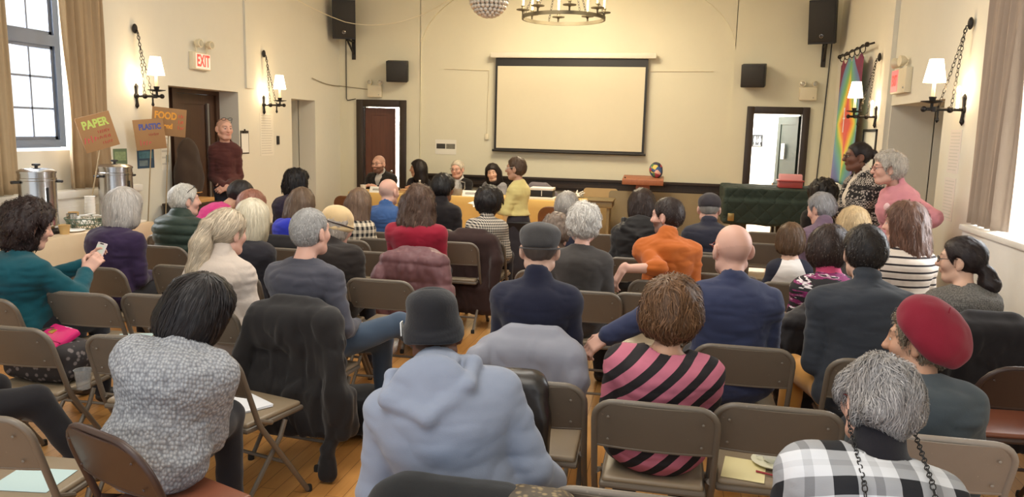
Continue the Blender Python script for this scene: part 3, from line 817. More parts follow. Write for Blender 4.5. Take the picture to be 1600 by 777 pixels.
b = MB(); b.rbox((-0.10, -0.15, 0), (0.10, 0.15, 0.008), 0.003, M); b.build('board', M_DKWOOD, root); b = MB(); b.box((-0.085, -0.135, 0.008), (0.085, 0.115, 0.010), M); b.build('paper', M_PAPER, root); b = MB(); b.rbox((-0.05, 0.115, 0.008), (0.05, 0.15, 0.02), 0.004, M); b.ball(M @ Vector((0, 0.16, 0.01)), 0.012); b.build('clip', M_IRON, root)
tag(root, 'dark clipboard with white paper hanging on the left wall', 'clipboard')
b = MB(); M = frame((XL, 10.12, 1.52), (0, 1, 0)); b.rbox((-0.03, -0.06, 0), (0.03, 0.06, 0.02), 0.004, M); tag(b.build('wall_switch', M_BLACK), 'small dark wall switch near the left wall opening', 'switch')
root = empty('wall_mirror'); M = frame((XR, 9.92, 1.62), (0, -1, 0)); b = MB(); b.rbox((-0.30, -0.22, 0), (0.30, 0.22, 0.012), 0.003, M); b.build('sheet', emit('w', rgb(228, 232, 226), 0.0), root)
b = MB()
for lo, hi in (((-0.32, -0.24), (-0.29, 0.24)), ((0.29, -0.24), (0.32, 0.24)), ((-0.32, -0.24), (0.32, -0.21)), ((-0.32, 0.21), (0.32, 0.24))): b.rbox((lo[0], lo[1], 0), (hi[0], hi[1], 0.025), 0.003, M)
b.build('frame', M_BLACK, root); tag(root, 'black framed white notice behind the woman in the patterned cardigan', 'picture frame')

# rainbow banner
def banner_mat():
    t = NT('rainbow_batik'); t.set(Roughness=0.9); x = t.xyz(t.coord())
    nz = t.noise(t.coord(), 3.5, 4)
    d = t.math('ADD', t.math('DIVIDE', t.math('ABSOLUTE', x[1]), 0.55), t.math('DIVIDE', t.math('ABSOLUTE', t.math('ADD', x[2], 0.02)), 0.80))
    d = t.math('ADD', d, t.math('MULTIPLY', t.math('SUBTRACT', nz, 0.5), 0.14))
    c = t.ramp(t.math('MULTIPLY', d, 0.5), [(0.0, rgb(214, 96, 84)), (0.22, rgb(216, 88, 80)), (0.30, rgb(232, 150, 70)), (0.37, rgb(228, 206, 84)), (0.47, rgb(120, 176, 104)), (0.60, rgb(104, 158, 164)), (0.75, rgb(104, 122, 168)), (0.95, rgb(116, 98, 146))])
    cor = t.math('MULTIPLY', t.math('GREATER_THAN', t.math('ADD', x[2], t.math('MULTIPLY', t.math('ABSOLUTE', x[1]), 0.9)), 0.98), t.math('GREATER_THAN', t.math('ABSOLUTE', x[1]), 0.2))
    c = t.mix(cor, c, t.mix(t.noise(t.coord(), 5, 3), rgb(150, 50, 70), rgb(70, 50, 90)))
    t.base(c); t.bump(t.noise(t.coord(), 120, 2), 0.2, 0.002); return t.m


root = empty('rainbow_banner', (XR - 0.12, 10.78, 1.95)); vs = []; fs = []; n, m = 30, 30
for j in range(m + 1):
    for i in range(n + 1):
        u = i / n - 0.5; w = j / m - 0.5; vs.append((0.02 * math.sin(u * 14 + w * 2) * (0.6 - w * 0.5), u * 1.30, w * 1.60 - 0.03 * math.cos(u * 2 * math.pi * 4) * (w > 0.45)))
for j in range(m):
    for i in range(n): a = j * (n + 1) + i; fs.append((a, a + 1, a + n + 2, a + n + 1))
b = MB(); b.add(vs, fs, True); o = b.build('cloth', banner_mat(), root); md = o.modifiers.new('t', 'SOLIDIFY'); md.thickness = 0.004
b = MB(); b.tube([(0, -0.78, 0.90), (0, 0.76, 0.90)], 0.014, 8); b.tube([(0.0, -0.70, 0.90), (0.10, -0.70, 0.93)], 0.012, 6); b.tube([(0.0, 0.70, 0.90), (0.10, 0.70, 0.93)], 0.012, 6); b.ball((0, -0.78, 0.90), 0.03); b.ball((0, 0.76, 0.90), 0.03)
b.build('rod', M_IRON, root)
for k in range(5):
    b = MB(); yy = -0.58 + k * 0.29; b.tube([(0.03 * math.cos(q), yy, 0.87 + 0.05 * math.sin(q)) for q in [2 * math.pi * i / 12 for i in range(12)]], 0.006, 6, closed=True); b.build('ring', M_IRON, root)
b = MB(); b.box((-0.032, -0.012, -0.13), (-0.026, 0.012, 0.15)); b.box((-0.032, -0.05, 0.04), (-0.026, 0.05, 0.06)); b.ball((-0.03, 0, 0.17), (0.004, 0.03, 0.02)); b.build('white_cross', M_PAPER, root)
tag(root, 'long rainbow coloured banner with diamond pattern on the right wall', 'banner')

# chandelier and bead globe
M_HAZYIRON = plain('hazy_iron', rgb(112, 104, 84), 0.5, 0.3)  # iron paled in its base colour to look veiled by haze
root = empty('chandelier', (-1.5, 10.4, 3.22)); b = MB(); n = 48
for r0, dz in ((0.54, 0.0),):
    b.lathe([(r0 - 0.012, -0.022), (r0 + 0.012, -0.022), (r0 + 0.012, 0.022), (r0 - 0.012, 0.022), (r0 - 0.012, -0.022)], n, caps=False)
b.build('ring', M_HAZYIRON, root)
for k in range(8):
    q = 2 * math.pi * (k + 0.35) / 8; x, y = 0.54 * math.cos(q), 0.54 * math.sin(q)
    b = MB(); b.lathe([(0.012, -0.02), (0.012, 0.06), (0.02, 0.075), (0.085, 0.085), (0.088, 0.095), (0.02, 0.10), (0.018, 0.13), (0.03, 0.14)], 18, (x, y, 0)); c = b.build('candle_cup', M_HAZYIRON, root)
    b = MB(); b.cyl((x, y, 0.13), (x, y, 0.30), 0.016); b.build('candle', M_CANDLE, c)
    b = MB(); b.ball((x, y, 0.345), (0.02, 0.02, 0.045)); b.build('bulb', M_BULB, c)
b = MB()
for k in range(6): q = 2 * math.pi * k / 6; chain(b, (0.54 * math.cos(q), 0.54 * math.sin(q), 0.03), (0.08 * math.cos(q), 0.08 * math.sin(q), 0.95), 26, 0.013, 0.003)
b.build('chain', M_IRON, root); b = MB(); b.lathe([(0.02, 0.90), (0.09, 0.95), (0.05, 1.0), (0.02, 1.38)], 16); b.build('hub', M_IRON, root)
tag(root, 'round iron ring chandelier with candle lights hanging on chains', 'chandelier')
for k in range(4): q = math.pi / 2 * k; point('chandelier_glow', (-1.5 + 0.5 * math.cos(q), 10.4 + 0.5 * math.sin(q), 3.58), 14, (1, 0.76, 0.45), 0.06)
root = empty('bead_globe', (-2.19, 9.05, 3.27)); b = MB(); rng = random.Random(3)
for i in range(14):
    th = math.pi * (i + 0.5) / 14; k = max(1, int(26 * math.sin(th)))
    for j in range(k): q = 2 * math.pi * (j + 0.5 * (i % 2)) / k; b.ball((0.215 * math.sin(th) * math.cos(q), 0.215 * math.sin(th) * math.sin(q), -0.215 * math.cos(th)), 0.027, 8, 6)
b.build('beads', plain('silver_glass_beads', rgb(222, 216, 206), 0.3, 0.3, 0.1), root); b = MB(); b.ball((0, 0, 0), 0.20, 20, 14); b.build('core', plain('globe_core', rgb(150, 140, 124), 0.4), root)
b = MB(); b.cyl((0, 0, 0.2), (0, 0, 1.33), 0.008); b.build('hanging_rod', M_IRON, root); tag(root, 'silver beaded globe light hanging left of the ring chandelier', 'pendant light')

# ------------------------------------------------------------------ folding chairs
def chair_paint(name, c):
    t = NT(name); t.set(Roughness=0.42); v = t.coord()
    a = t.mix(t.noise(v, 6, 4), dark(c, 0.86), dark(c, 1.08))
    t.base(t.mix(t.ramp(t.noise(v, 55, 3), [(0.70, (0, 0, 0, 1)), (0.76, (1, 1, 1, 1))]), a, dark(c, 1.5))); return t.m


M_TAN = chair_paint('taupe_enamel', rgb(114, 104, 92)); M_TANSEAT = plain('taupe_vinyl', rgb(142, 126, 104), 0.4)
M_BRN = chair_paint('brown_enamel', rgb(62, 44, 38)); M_BRNSEAT = plain('brown_vinyl', rgb(120, 70, 50), 0.35)
M_RUST = chair_paint('russet_enamel', rgb(122, 84, 58))
M_GREYC = chair_paint('pale_grey_enamel', rgb(150, 140, 130))
M_RUBBER = plain('black_rubber', rgb(36, 34, 32), 0.8)


def make_chair(m, ms, rad=0.075):
    root = empty('folding_chair'); w = 0.222
    def back_pt(z):
        if z <= 0.44: return 0.20 + (-0.115 - 0.20) * (z / 0.44)
        return -0.115 + (-0.235 + 0.115) * ((z - 0.44) / (0.775 - 0.44))
    half = [(w, back_pt(z), z) for z in (0.012, 0.15, 0.30, 0.42, 0.46, 0.55, 0.64)] 
    zt = 0.778; za = zt - rad
    half.append((w, back_pt(za), za))
    for i in range(1, 7): q = math.pi / 2 * i / 6; z = za + rad * math.sin(q); half.append((w - rad + rad * math.cos(q), back_pt(z), z))
    path = half + [(-x, y, z) for x, y, z in reversed(half)]
    b = MB(); b.tube(path, 0.0125, 10)
    b.tube([(-w, back_pt(0.20), 0.20), (w, back_pt(0.20), 0.20)], 0.009, 8); b.build('frame', m, root)
    # curved sheet of the backrest
    b = MB(); n, k = 24, 12; vs = []; fs = []
    for side in (0, 1):
        for j in range(k + 1):
            for i in range(n + 1):
                x = -(w - 0.004) + 2 * (w - 0.004) * i / n; ax = abs(x)
                ztop = zt - 0.004 if ax < w - rad else za + math.sqrt(max(0, rad * rad - (ax - (w - rad)) ** 2)) - 0.004
                zb = 0.585; ztop = max(ztop, zb + 0.01); z = zb + (ztop - zb) * j / k
                y = back_pt(z) - 0.020 * (1 - (x / w) ** 2) + (0.004 if side else -0.004); vs.append((x, y, z))
    N = (n + 1) * (k + 1)
    for j in range(k):
        for i in range(n):
            a = j * (n + 1) + i; fs.append((a, a + 1, a + n + 2, a + n + 1)); a += N; fs.append((a, a + n + 1, a + n + 2, a + 1))
    for i in range(n): fs.append((i, i + N, i + 1 + N, i + 1)); a = k * (n + 1) + i; fs.append((a, a + 1, a + 1 + N, a + N))
    for j in range(k): a = j * (n + 1); fs.append((a, a + n + 1, a + n + 1 + N, a + N)); a += n; fs.append((a, a + N, a + n + 1 + N, a + n + 1))
    b.add(vs, fs, True); b.tube([(x, back_pt(0.585) - 0.020 * (1 - (x / w) ** 2), 0.585) for x in [-(w - 0.004) + 2 * (w - 0.004) * i / 16 for i in range(17)]], 0.0065, 6)
    for sx in (-1, 1):
        for z in (0.62, 0.72): b.ball((sx * 0.17, back_pt(z) - 0.0125 - 0.020 * (1 - (0.17 / w) ** 2), z), (0.006, 0.003, 0.006), 8, 6)
    b.build('backrest', m, root)
    b = MB(); b.rbox((-0.20, -0.165, 0.405), (0.20, 0.205, 0.432), 0.013); s = b.build('seat_pan', m, root)
    S = MB(); S.rbox((-0.19, -0.155, 0.425), (0.19, 0.195, 0.452), 0.013, None, 3); S.build('seat_pad', ms, s)
    for sx in (-1, 1):
        b = MB(); b.tube([(sx * 0.198, 0.075, 0.40), (sx * 0.198, 0.04, 0.33), (sx * 0.198, -0.25, 0.012)], 0.0115, 8); b.build('rear_leg', m, root)
        b = MB(); b.tube([(sx * 0.212, back_pt(0.46), 0.46), (sx * 0.205, -0.02, 0.418)], [0.012, 0.010], 8); b.build('hinge', m, root)
        for x, y in ((sx * w, back_pt(0.0)), (sx * 0.198, -0.26)):
            b = MB(); b.lathe([(0.016, 0.0), (0.016, 0.02), (0.0135, 0.03)], 12, (x, y, 0.0)); b.build('rubber_foot', M_RUBBER, root)
    b = MB(); b.tube([(-0.198, -0.16, 0.115), (0.198, -0.16, 0.115)], 0.009, 8); b.build('stretcher', m, root)
    return root


PROTO = {'tan': make_chair(M_TAN, M_TANSEAT), 'brown': make_chair(M_BRN, M_BRNSEAT, 0.13), 'russet': make_chair(M_RUST, M_BRNSEAT, 0.13), 'grey': make_chair(M_GREYC, M_TANSEAT), 'black': make_chair(M_BLACK, M_BLACK)}
USED = set()


def chair(kind, x, ytop, label, rz=0):
    """ytop: where the top of the backrest stands"""
    o = PROTO[kind] if kind not in USED else copy_tree(PROTO[kind]); USED.add(kind)
    a = math.radians(rz); o.location = (x - 0.235 * math.sin(a), ytop + 0.235 * math.cos(a), 0); o.rotation_euler = (0, 0, a)
    return tag(o, label, 'chair', 'folding chairs')


# ------------------------------------------------------------------ coats hung over chair backs
def coat_on_chair(name, label, p, dx, mat, rz=None, width=0.52, top=0.83, bottom=0.28, thick=0.065, flare=0.08, sleeves=((-1, 0.36), (1, 0.36)), quilt=None, wr=0.012, collar=True, cell=0.009, skew=0.0, sleeve_r=0.062):
    S = Sdf(); h = top - bottom; sl = math.tan(math.radians(19))
    def yb(z): return -0.02 - (z - 0.775) * -0.36 * -1 * 0.0 - 0.0
    # local frame: origin on floor under the backrest top, +y forward
    tilt = math.radians(17); Rt = np.array([[1, 0, 0], [0, math.cos(tilt), math.sin(tilt)], [0, -math.sin(tilt), math.cos(tilt)]]).T
    S.box((0, 0.01, top - 0.10), (width / 2 - 0.02, thick + 0.012, 0.11), 0.06, None, 0.08)
    S.box((skew * 0.5, -0.035, (top + bottom) / 2 - 0.02), (width / 2, thick * 0.8, h / 2), 0.05, None, 0.08)
    S.box((skew, -0.055, bottom + 0.12), (width / 2 + flare, thick * 0.9, 0.13), 0.05, None, 0.08)
    for s, z1 in sleeves:
        S.cone((s * (width / 2 - 0.045), -0.01, top - 0.075), (s * (width / 2 + 0.01), -0.085, (top + z1) / 2), sleeve_r + 0.008, sleeve_r, 0.02); S.cone((s * (width / 2 + 0.01), -0.085, (top + z1) / 2), (s * (width / 2 - 0.005), -0.115, z1), sleeve_r, sleeve_r - 0.012, 0.02)
    if collar: S.cone((-0.10, 0.02, top + 0.005), (0.10, 0.02, top + 0.005), 0.045, 0.045, 0.04)
    # room for the backrest and uprights
    q = rng_seed(label)
    def disp(P):
        n = vnoise(P * V3(9, 9, 4) + q) ; n2 = 1 - 2 * np.abs(vnoise((P + 0.1 * np.stack([vnoise(P * 5 + q), 0 * P[:, 0], 0 * P[:, 0]], 1)) * V3(11, 7, 2.6) + q + 3))
        n3 = 1 - 2 * np.abs(vnoise(P * V3(24, 20, 9) + q + n[:, None] + 8)); d = wr * (0.6 * n + 0.85 * n2 + 0.4 * n3) * np.clip((top + 0.03 - P[:, 2]) / 0.14, 0.22, 1)
        if quilt: d = d - quilt[1] * np.sqrt(np.abs(np.sin(P[:, 2] * math.pi / quilt[0] + 0.5 * vnoise(P * 4)))) + 0.007 * vnoise(P * V3(26, 26, 12)) + 0.004 * (1 - 2 * np.abs(vnoise(P * V3(30, 30, 16) + 4)))
        return d
    S.disp = disp
    S.cone((-0.235, 0.015, 0.775), (0.235, 0.015, 0.775), 0.022, 0.022, 0.01, '-') if False else None
    P, Q = S.mesh(cell); x, ytop, crz = p['chair'] if isinstance(p, dict) else p; a = math.radians(crz if rz is None else rz); o = np_mesh(name, P, Q, mat); o.location = (x + dx * math.cos(a), ytop + dx * math.sin(a), 0); o.rotation_euler = (0, 0, a)
    return tag(o, label, 'coat')


def rng_seed(s): return (sum(ord(c) * (i + 1) for i, c in enumerate(s)) % 97) * 1.0


# ------------------------------------------------------------------ coffee table on the left
def cloth_table(name, label, x0, x1, y0, y1, z, m, drop_to=0.02, fold=0.012, cat='table', lname='table with cloth'):
    root = empty(name, ((x0 + x1) / 2, (y0 + y1) / 2, 0)); w, d = (x1 - x0) / 2, (y1 - y0) / 2
    b = MB(); b.rbox((-w + 0.03, -d + 0.03, z - 0.045), (w - 0.03, d - 0.03, z - 0.008), 0.006); b.build('table_top', M_DKWOOD, root)
    for sx in (-1, 1):
        for sy in (-1, 1): b = MB(); b.tube([(sx * (w - 0.12), sy * (d - 0.12), 0.0), (sx * (w - 0.12), sy * (d - 0.12), z - 0.04)], 0.014, 8); b.build('leg', M_IRON, root)
    b = MB(); vs = []; fs = []; per = []
    def ring(ex, zz, amp, seed):
        out = []; nx = max(6, int(2 * w / 0.03)); ny = max(6, int(2 * d / 0.03))
        edge = [(-w + 2 * w * i / nx, -d, 0, -1) for i in range(nx)] + [(w, -d + 2 * d * i / ny, 1, 0) for i in range(ny)] + [(w - 2 * w * i / nx, d, 0, 1) for i in range(nx)] + [(-w, d - 2 * d * i / ny, -1, 0) for i in range(ny)]
        t = 0
        for (x, y, ux, uy) in edge:
            t += 1; k = amp * (math.sin(t * 0.55 + seed) + 0.6 * math.sin(t * 0.23 + 1 + seed)); out.append((x + ux * (ex + k), y + uy * (ex + k), zz))
        return out
    R = [ring(-0.006, z, 0, 0), ring(0.002, z - 0.012, 0, 0)] + [ring(0.006 + fold * f, z - (z - drop_to) * f, fold * f, 0.4) for f in (0.15, 0.35, 0.55, 0.75, 1.0)]
    n = len(R[0])
    for r in R: vs += r
    for j in range(len(R) - 1):
        for i in range(n): fs.append((j * n + i, (j + 1) * n + i, (j + 1) * n + (i + 1) % n, j * n + (i + 1) % n))
    fs.append(tuple(range(n))); b.add(vs, fs, True); b.build('tablecloth', m, root)
    return tag(root, label, cat)


M_BEIGE = fabric('beige_table_paper', rgb(214, 192, 160), 0.04, 30, 0.15); M_YELLOW = fabric('straw_yellow_cloth', rgb(214, 178, 108), 0.04, 60, 0.15)
cloth_table('coffee_table', 'long coffee table under a beige cloth by the left window', -5.30, -4.70, 3.9, 6.30, 0.82, M_BEIGE)


def urn(x, y, z, r, h, label, rz):
    root = empty('coffee_urn', (x, y, z), rz)
    b = MB(); b.lathe([(r + 0.012, 0), (r + 0.012, 0.025), (r - 0.01, 0.04), (r - 0.01, 0.06)], 32); b.build('base', M_BLACK, root)
    b = MB(); b.lathe([(r, 0.05), (r, 0.06), (r + 0.003, 0.065), (r, 0.075), (r, h - 0.09), (r + 0.005, h - 0.085), (r + 0.005, h - 0.07), (r, h - 0.065), (r, h - 0.03)], 40); b.build('tank', M_CHROME, root)
    b = MB(); b.lathe([(r + 0.006, h - 0.03), (r + 0.006, h - 0.015), (r * 0.8, h + 0.004), (r * 0.3, h + 0.012), (0.001, h + 0.012)], 40); l = b.build('lid', M_CHROME, root)
    b = MB(); b.lathe([(0.012, h + 0.01), (0.012, h + 0.025), (0.032, h + 0.032), (0.030, h + 0.045), (0.001, h + 0.048)], 16); b.build('knob', M_BLACK, l)
    for s in (-1, 1):
        b = MB(); b.tube([(s * r, 0.03, h - 0.10), (s * (r + 0.04), 0.03, h - 0.10), (s * (r + 0.045), 0.0, h - 0.105), (s * (r + 0.04), -0.03, h - 0.10), (s * r, -0.03, h - 0.10)], 0.010, 8); b.build('handle', M_BLACK, root)
    b = MB(); b.cyl((0, -r, 0.12), (0, -r - 0.05, 0.12), 0.014); b.cyl((0, -r - 0.05, 0.10), (0, -r - 0.05, 0.15), 0.014); b.tube([(0, -r - 0.05, 0.15), (0, -r - 0.06, 0.20)], [0.008, 0.012], 8); b.cyl((0, -r - 0.06, 0.09), (0, -r - 0.06, 0.12), 0.010); b.build('tap', M_BLACK, root)
    b = MB(); b.cyl((0.03, -r - 0.006, 0.16), (0.03, -r - 0.006, h - 0.14), 0.006); b.build('level_gauge', M_BLACK, root)
    return tag(root, label, 'coffee urn')


urn(-5.0, 5.30, 0.82, 0.135, 0.52, 'large steel coffee urn nearest the window, black knob on top', math.radians(60))
urn(-5.02, 6.22, 0.82, 0.145, 0.52, 'steel coffee urn at the far end of the beige table', math.radians(75))
M_CUPP = plain('kraft_cup', rgb(206, 170, 112), 0.7); M_CUPW = plain('white_cup', rgb(236, 232, 224), 0.6); M_CLEAR = NT('clear_plastic'); M_CLEAR.set(Roughness=0.08, Transmission_Weight=0.85, IOR=1.3); M_CLEAR.base(rgb(235, 238, 240)); M_CLEAR = M_CLEAR.m


def cup(name, x, y, z, r0, r1, h, m, label, cat='cup'):
    b = MB(); b.lathe([(0.001, 0.002), (r0, 0.0), (r1, h - 0.004), (r1 + 0.003, h), (r1 - 0.002, h), (r0 - 0.003, 0.006), (0.001, 0.006)], 24); o = b.build(name, m); o.location = (x, y, z); return tag(o, label, cat)


cup('paper_cup', -4.80, 5.33, 0.82, 0.033, 0.043, 0.075, M_CUPP, 'short kraft paper cup at the front edge of the beige table')
cup('steel_jug', -4.98, 5.62, 0.82, 0.040, 0.042, 0.13, M_CHROME, 'small steel cup beside the near coffee urn')
for k in range(6):
    b = MB(); r = 0.043; b.lathe([(0.001, 0), (0.03, 0), (r, 0.11), (r + 0.003, 0.112), (r - 0.003, 0.11), (0.028, 0.004), (0.001, 0.004)], 20); o = b.build('paper_cup', M_CUPW); o.location = (-5.05, 5.92, 0.82 + 0.028 * k)
    tag(o, 'white paper cup, number %s from the bottom of the tall stack' % ['one', 'two', 'three', 'four', 'five', 'six'][k], 'cup', 'stack of white paper cups')
cup('paper_cup', -5.12, 5.80, 0.82, 0.032, 0.042, 0.12, M_CUPP, 'tan paper cup standing beside the tall cup stack')
root = empty('wire_basket', (-4.92, 5.72, 0.82)); b = MB()
for z, r in ((0.006, 0.12), (0.045, 0.145), (0.09, 0.16)): b.tube([(r * math.cos(q), r * 1.15 * math.sin(q), z) for q in [2 * math.pi * k / 32 for k in range(32)]], 0.004, 6, closed=True)
for k in range(24):
    q = 2 * math.pi * k / 24; q2 = q + 0.26
    for a in (q2, q - 0.26): b.tube([(0.12 * math.cos(q), 0.138 * math.sin(q), 0.006), (0.16 * math.cos(a), 0.184 * math.sin(a), 0.09)], 0.0028, 5)
b.build('wire_frame', plain('green_wire', rgb(90, 110, 90), 0.5), root); tag(root, 'round green wire basket of white packets on the beige table', 'basket')
rng = random.Random(5)
for k in range(9):
    b = MB(); M = Matrix.Translation((-4.92 + rng.uniform(-.07, .07), 5.72 + rng.uniform(-.08, .08), 0.845 + 0.012 * k)) @ Euler((rng.uniform(-.3, .3), rng.uniform(-.3, .3), rng.uniform(0, 3))).to_matrix().to_4x4(); b.rbox((-0.045, -0.03, -0.006), (0.045, 0.03, 0.006), 0.005, M); tag(b.build('paper_packet', M_CUPW), 'white paper packet piled inside the green wire basket', 'packet', 'packets in the wire basket')
b = MB(); b.lathe([(0.001, 0), (0.07, 0.0), (0.10, 0.012), (0.098, 0.014), (0.001, 0.006)], 28); o = b.build('paper_plate', M_CUPW); o.location = (-4.86, 5.48, 0.82); tag(o, 'white plate beside the kraft paper cup on the beige table', 'plate')
b = MB(); b.rbox((-0.12, -0.20, 0), (0.12, 0.20, 0.02), 0.004); o = b.build('tray', M_CUPW); o.location = (-4.86, 6.05, 0.82); tag(o, 'white tray at the far end of the beige table', 'tray')


def bin_(x, y, label):
    root = empty('waste_bin', (x, y, 0)); b = MB(); b.lathe([(0.19, 0), (0.235, 0.72), (0.245, 0.73), (0.245, 0.76), (0.225, 0.76), (0.22, 0.72), (0.18, 0.02), (0.001, 0.02)], 32); b.build('body', plain('grey_bin_plastic', rgb(72, 72, 72), 0.5), root)
    b = MB(); vs = []; n = 32
    b.lathe([(0.252, 0.60), (0.250, 0.77), (0.235, 0.78), (0.215, 0.74), (0.20, 0.5)], n); b.build('bin_liner', plain('bin_liner', rgb(44, 44, 46), 0.3), root); return tag(root, label, 'bin')


bin_(-4.72, 6.72, 'round grey waste bin at the end of the beige table'); bin_(-4.75, 7.30, 'round grey waste bin farther back beside the green jacket man')
root = empty('serving_cart', (-5.30, 7.78, 0)); b = MB(); b.rbox((-0.17, -0.30, 0.82), (0.17, 0.30, 0.85), 0.006); b.build('top', M_DKWOOD, root); b = MB(); b.rbox((-0.16, -0.29, 0.55), (0.16, 0.29, 0.82), 0.006); b.build('apron', M_BLACK, root)
for sx in (-1, 1):
    for sy in (-1, 1): b = MB(); b.box((sx * 0.14 - 0.02, sy * 0.27 - 0.02, 0), (sx * 0.14 + 0.02, sy * 0.27 + 0.02, 0.55)); b.build('leg', M_DKWOOD, root)
tag(root, 'small dark side table in front of the left brown door', 'table')
root = empty('cardboard_box', (-5.28, 7.80, 0.85)); b = MB(); b.rbox((-0.13, -0.19, 0), (0.13, 0.19, 0.045), 0.003); b.build('box', plain('tan_cardboard', rgb(196, 150, 92), 0.8), root); b = MB(); b.prism([(-0.13, 0.0), (0.0, 0.06), (0.005, 0.055), (-0.12, -0.004)], 0.3, Matrix.Translation((0, -0.15, 0.045))); b.build('flap', plain('tan_card_flap', rgb(206, 160, 100), 0.8), root); tag(root, 'open flat cardboard box on the small dark side table', 'box')
b = MB(); vs = []
Sx = Sdf(); Sx.ell((0, 0, 0), (0.09, 0.20, 0.30), None, 0.05); Sx.ell((0, 0, -0.14), (0.10, 0.23, 0.22), None, 0.08); Sx.ell((0, 0, 0.22), (0.05, 0.10, 0.12), None, 0.08); Sx.disp = lambda P: 0.012 * vnoise(P * 9)
P, Q = Sx.mesh(0.012); o = np_mesh('hanging_coat', P, Q, fabric('dark_brown_wool', rgb(62, 50, 42))); o.location = (XL + 0.12, 7.86, 1.22); tag(o, 'dark brown coat hanging against the edge of the left recess', 'coat')

# cardboard signs on sticks
M_STICK = plain('pine_stick', rgb(170, 150, 116), 0.8); M_CARD = plain('brown_cardboard', rgb(168, 128, 86), 0.85, 0, 0.05)


def placard(x, y, z, w, h, rz, tilt, label, rows, stick):
    root = empty('cardboard_sign'); M = Matrix.Translation((x, y, z)) @ frame((0, 0, 0), (math.cos(rz), math.sin(rz), 0)) @ Matrix.Rotation(tilt, 4, 'Z')
    b = MB(); b.rbox((-w / 2, -h / 2, -0.004), (w / 2, h / 2, 0.004), 0.002, M); b.build('board', M_CARD, root)
    for (txt, sz, px, py, c, sq) in rows:
        if txt.startswith('~'):     # brushed words too faint to read: rows of short strokes
            q = MB(); rg = random.Random(int(px * 1000) + int(py * 999)); n = int(txt[1:]); x0 = px - n * sz * 0.22 * sq
            for k in range(n):
                xa = x0 + k * sz * 0.45 * sq; hh = sz * rg.uniform(0.28, 0.42); q.tube([M @ Vector((xa + rg.uniform(-.2, .2) * sz * 0.3, py - hh, 0.005)), M @ Vector((xa + sz * rg.uniform(0, .25), py + hh * rg.uniform(.3, 1), 0.005))], 0.0035, 5)
                if k % 2: q.tube([M @ Vector((xa, py, 0.005)), M @ Vector((xa + sz * 0.3 * sq, py + rg.uniform(-.1, .1) * sz, 0.005))], 0.0035, 5)
            q.build('brushed_line', plain('sign_paint', c, 0.8), root); continue
        text_mb(txt, sz, M @ Matrix.Translation((px, py, 0.0045)) @ Matrix.Diagonal((sq, 1, 1, 1)), 0.0008, 0.004).build('lettering', plain('sign_paint', c, 0.8), root)
    b = MB(); b.tube([M @ Vector((0, -h / 2 + 0.05, -0.012)), Vector((x - 0.05 * math.sin(rz) + stick[0], y + stick[1], 0.02))], 0.006, 6); b.build('stick', M_STICK, root)
    return tag(root, label, 'sign')


placard(-4.98, 5.98, 1.64, 0.30, 0.31, math.radians(62), math.radians(16), 'brown cardboard sign with green PAPER lettering in front of the curtain', [('PAPER', 0.095, 0.0, 0.075, rgb(196, 214, 110), 0.85), ('~4', 0.075, -0.075, -0.045, rgb(222, 92, 100), 0.9), ('~6', 0.045, 0.055, 0.0, rgb(190, 92, 76), 0.9), ('~7', 0.045, 0.045, -0.05, rgb(190, 92, 76), 0.9), ('~5', 0.045, 0.06, -0.10, rgb(190, 92, 76), 0.9)], (-0.32, 0.0))
placard(-5.28, 7.08, 1.61, 0.29, 0.31, math.radians(48), math.radians(6), 'brown cardboard sign with blue PLASTIC lettering under the wall lamp', [('PLASTIC', 0.08, 0.01, 0.075, rgb(88, 96, 160), 0.72), ('~4', 0.07, -0.045, -0.08, rgb(222, 92, 100), 0.9), ('~6', 0.04, 0.04, 0.0, rgb(176, 92, 76), 0.9)], (-0.10, 0.0))
placard(-5.18, 7.26, 1.74, 0.33, 0.29, math.radians(38), math.radians(-5), 'brown cardboard sign with orange FOOD lettering beside the recess', [('FOOD', 0.10, -0.035, 0.06, rgb(240, 170, 70), 0.75), ('and', 0.07, -0.005, -0.045, rgb(240, 170, 70), 0.8), ('~3', 0.055, 0.12, 0.07, rgb(226, 100, 80), 0.8), ('~3', 0.055, 0.12, 0.01, rgb(226, 100, 80), 0.8), ('~3', 0.055, 0.12, -0.05, rgb(226, 100, 80), 0.8)], (-0.12, 0.0))

# ------------------------------------------------------------------ speakers' table at the front
cloth_table('panel_table', 'long panel table under a straw yellow cloth, four people behind it', -4.62, -2.30, 10.55, 11.15, 0.79, M_YELLOW)
cloth_table('panel_table', 'second yellow clothed table right of the standing woman', -2.06, -1.15, 10.50, 11.10, 0.79, M_YELLOW)
cup('paper_cup', -4.44, 10.68, 0.79, 0.033, 0.042, 0.10, M_CUPW, 'white cup in front of the panel man with glasses')
for (x, w, lab) in ((-4.15, 0.34, 'white folded name card in front of the panel man with glasses'), (-3.52, 0.30, 'white folded name card in front of the dark haired panel woman'), (-2.76, 0.30, 'white folded name card in front of the white haired panel man'), (-2.42, 0.20, 'white folded name card nearest the standing woman')):
    root = empty('name_card', (x, 10.66, 0.79)); b = MB(); b.prism([(-0.05, 0), (0.0, 0.085), (0.05, 0)], w, Matrix.Rotation(math.pi / 2, 4, 'Z') @ Matrix.Translation((0, -w / 2, 0))); b.build('card', M_PAPER, root)
    b = MB(); 
    for zz in (0.035, 0.05): b.box((-w * 0.36, -0.052 + zz * 0.56, zz - 0.004), (w * 0.36, -0.047 + zz * 0.58, zz + 0.004))
    b.build('printed_lines', plain('grey_print', rgb(120, 116, 110)), root); tag(root, lab, 'name card')
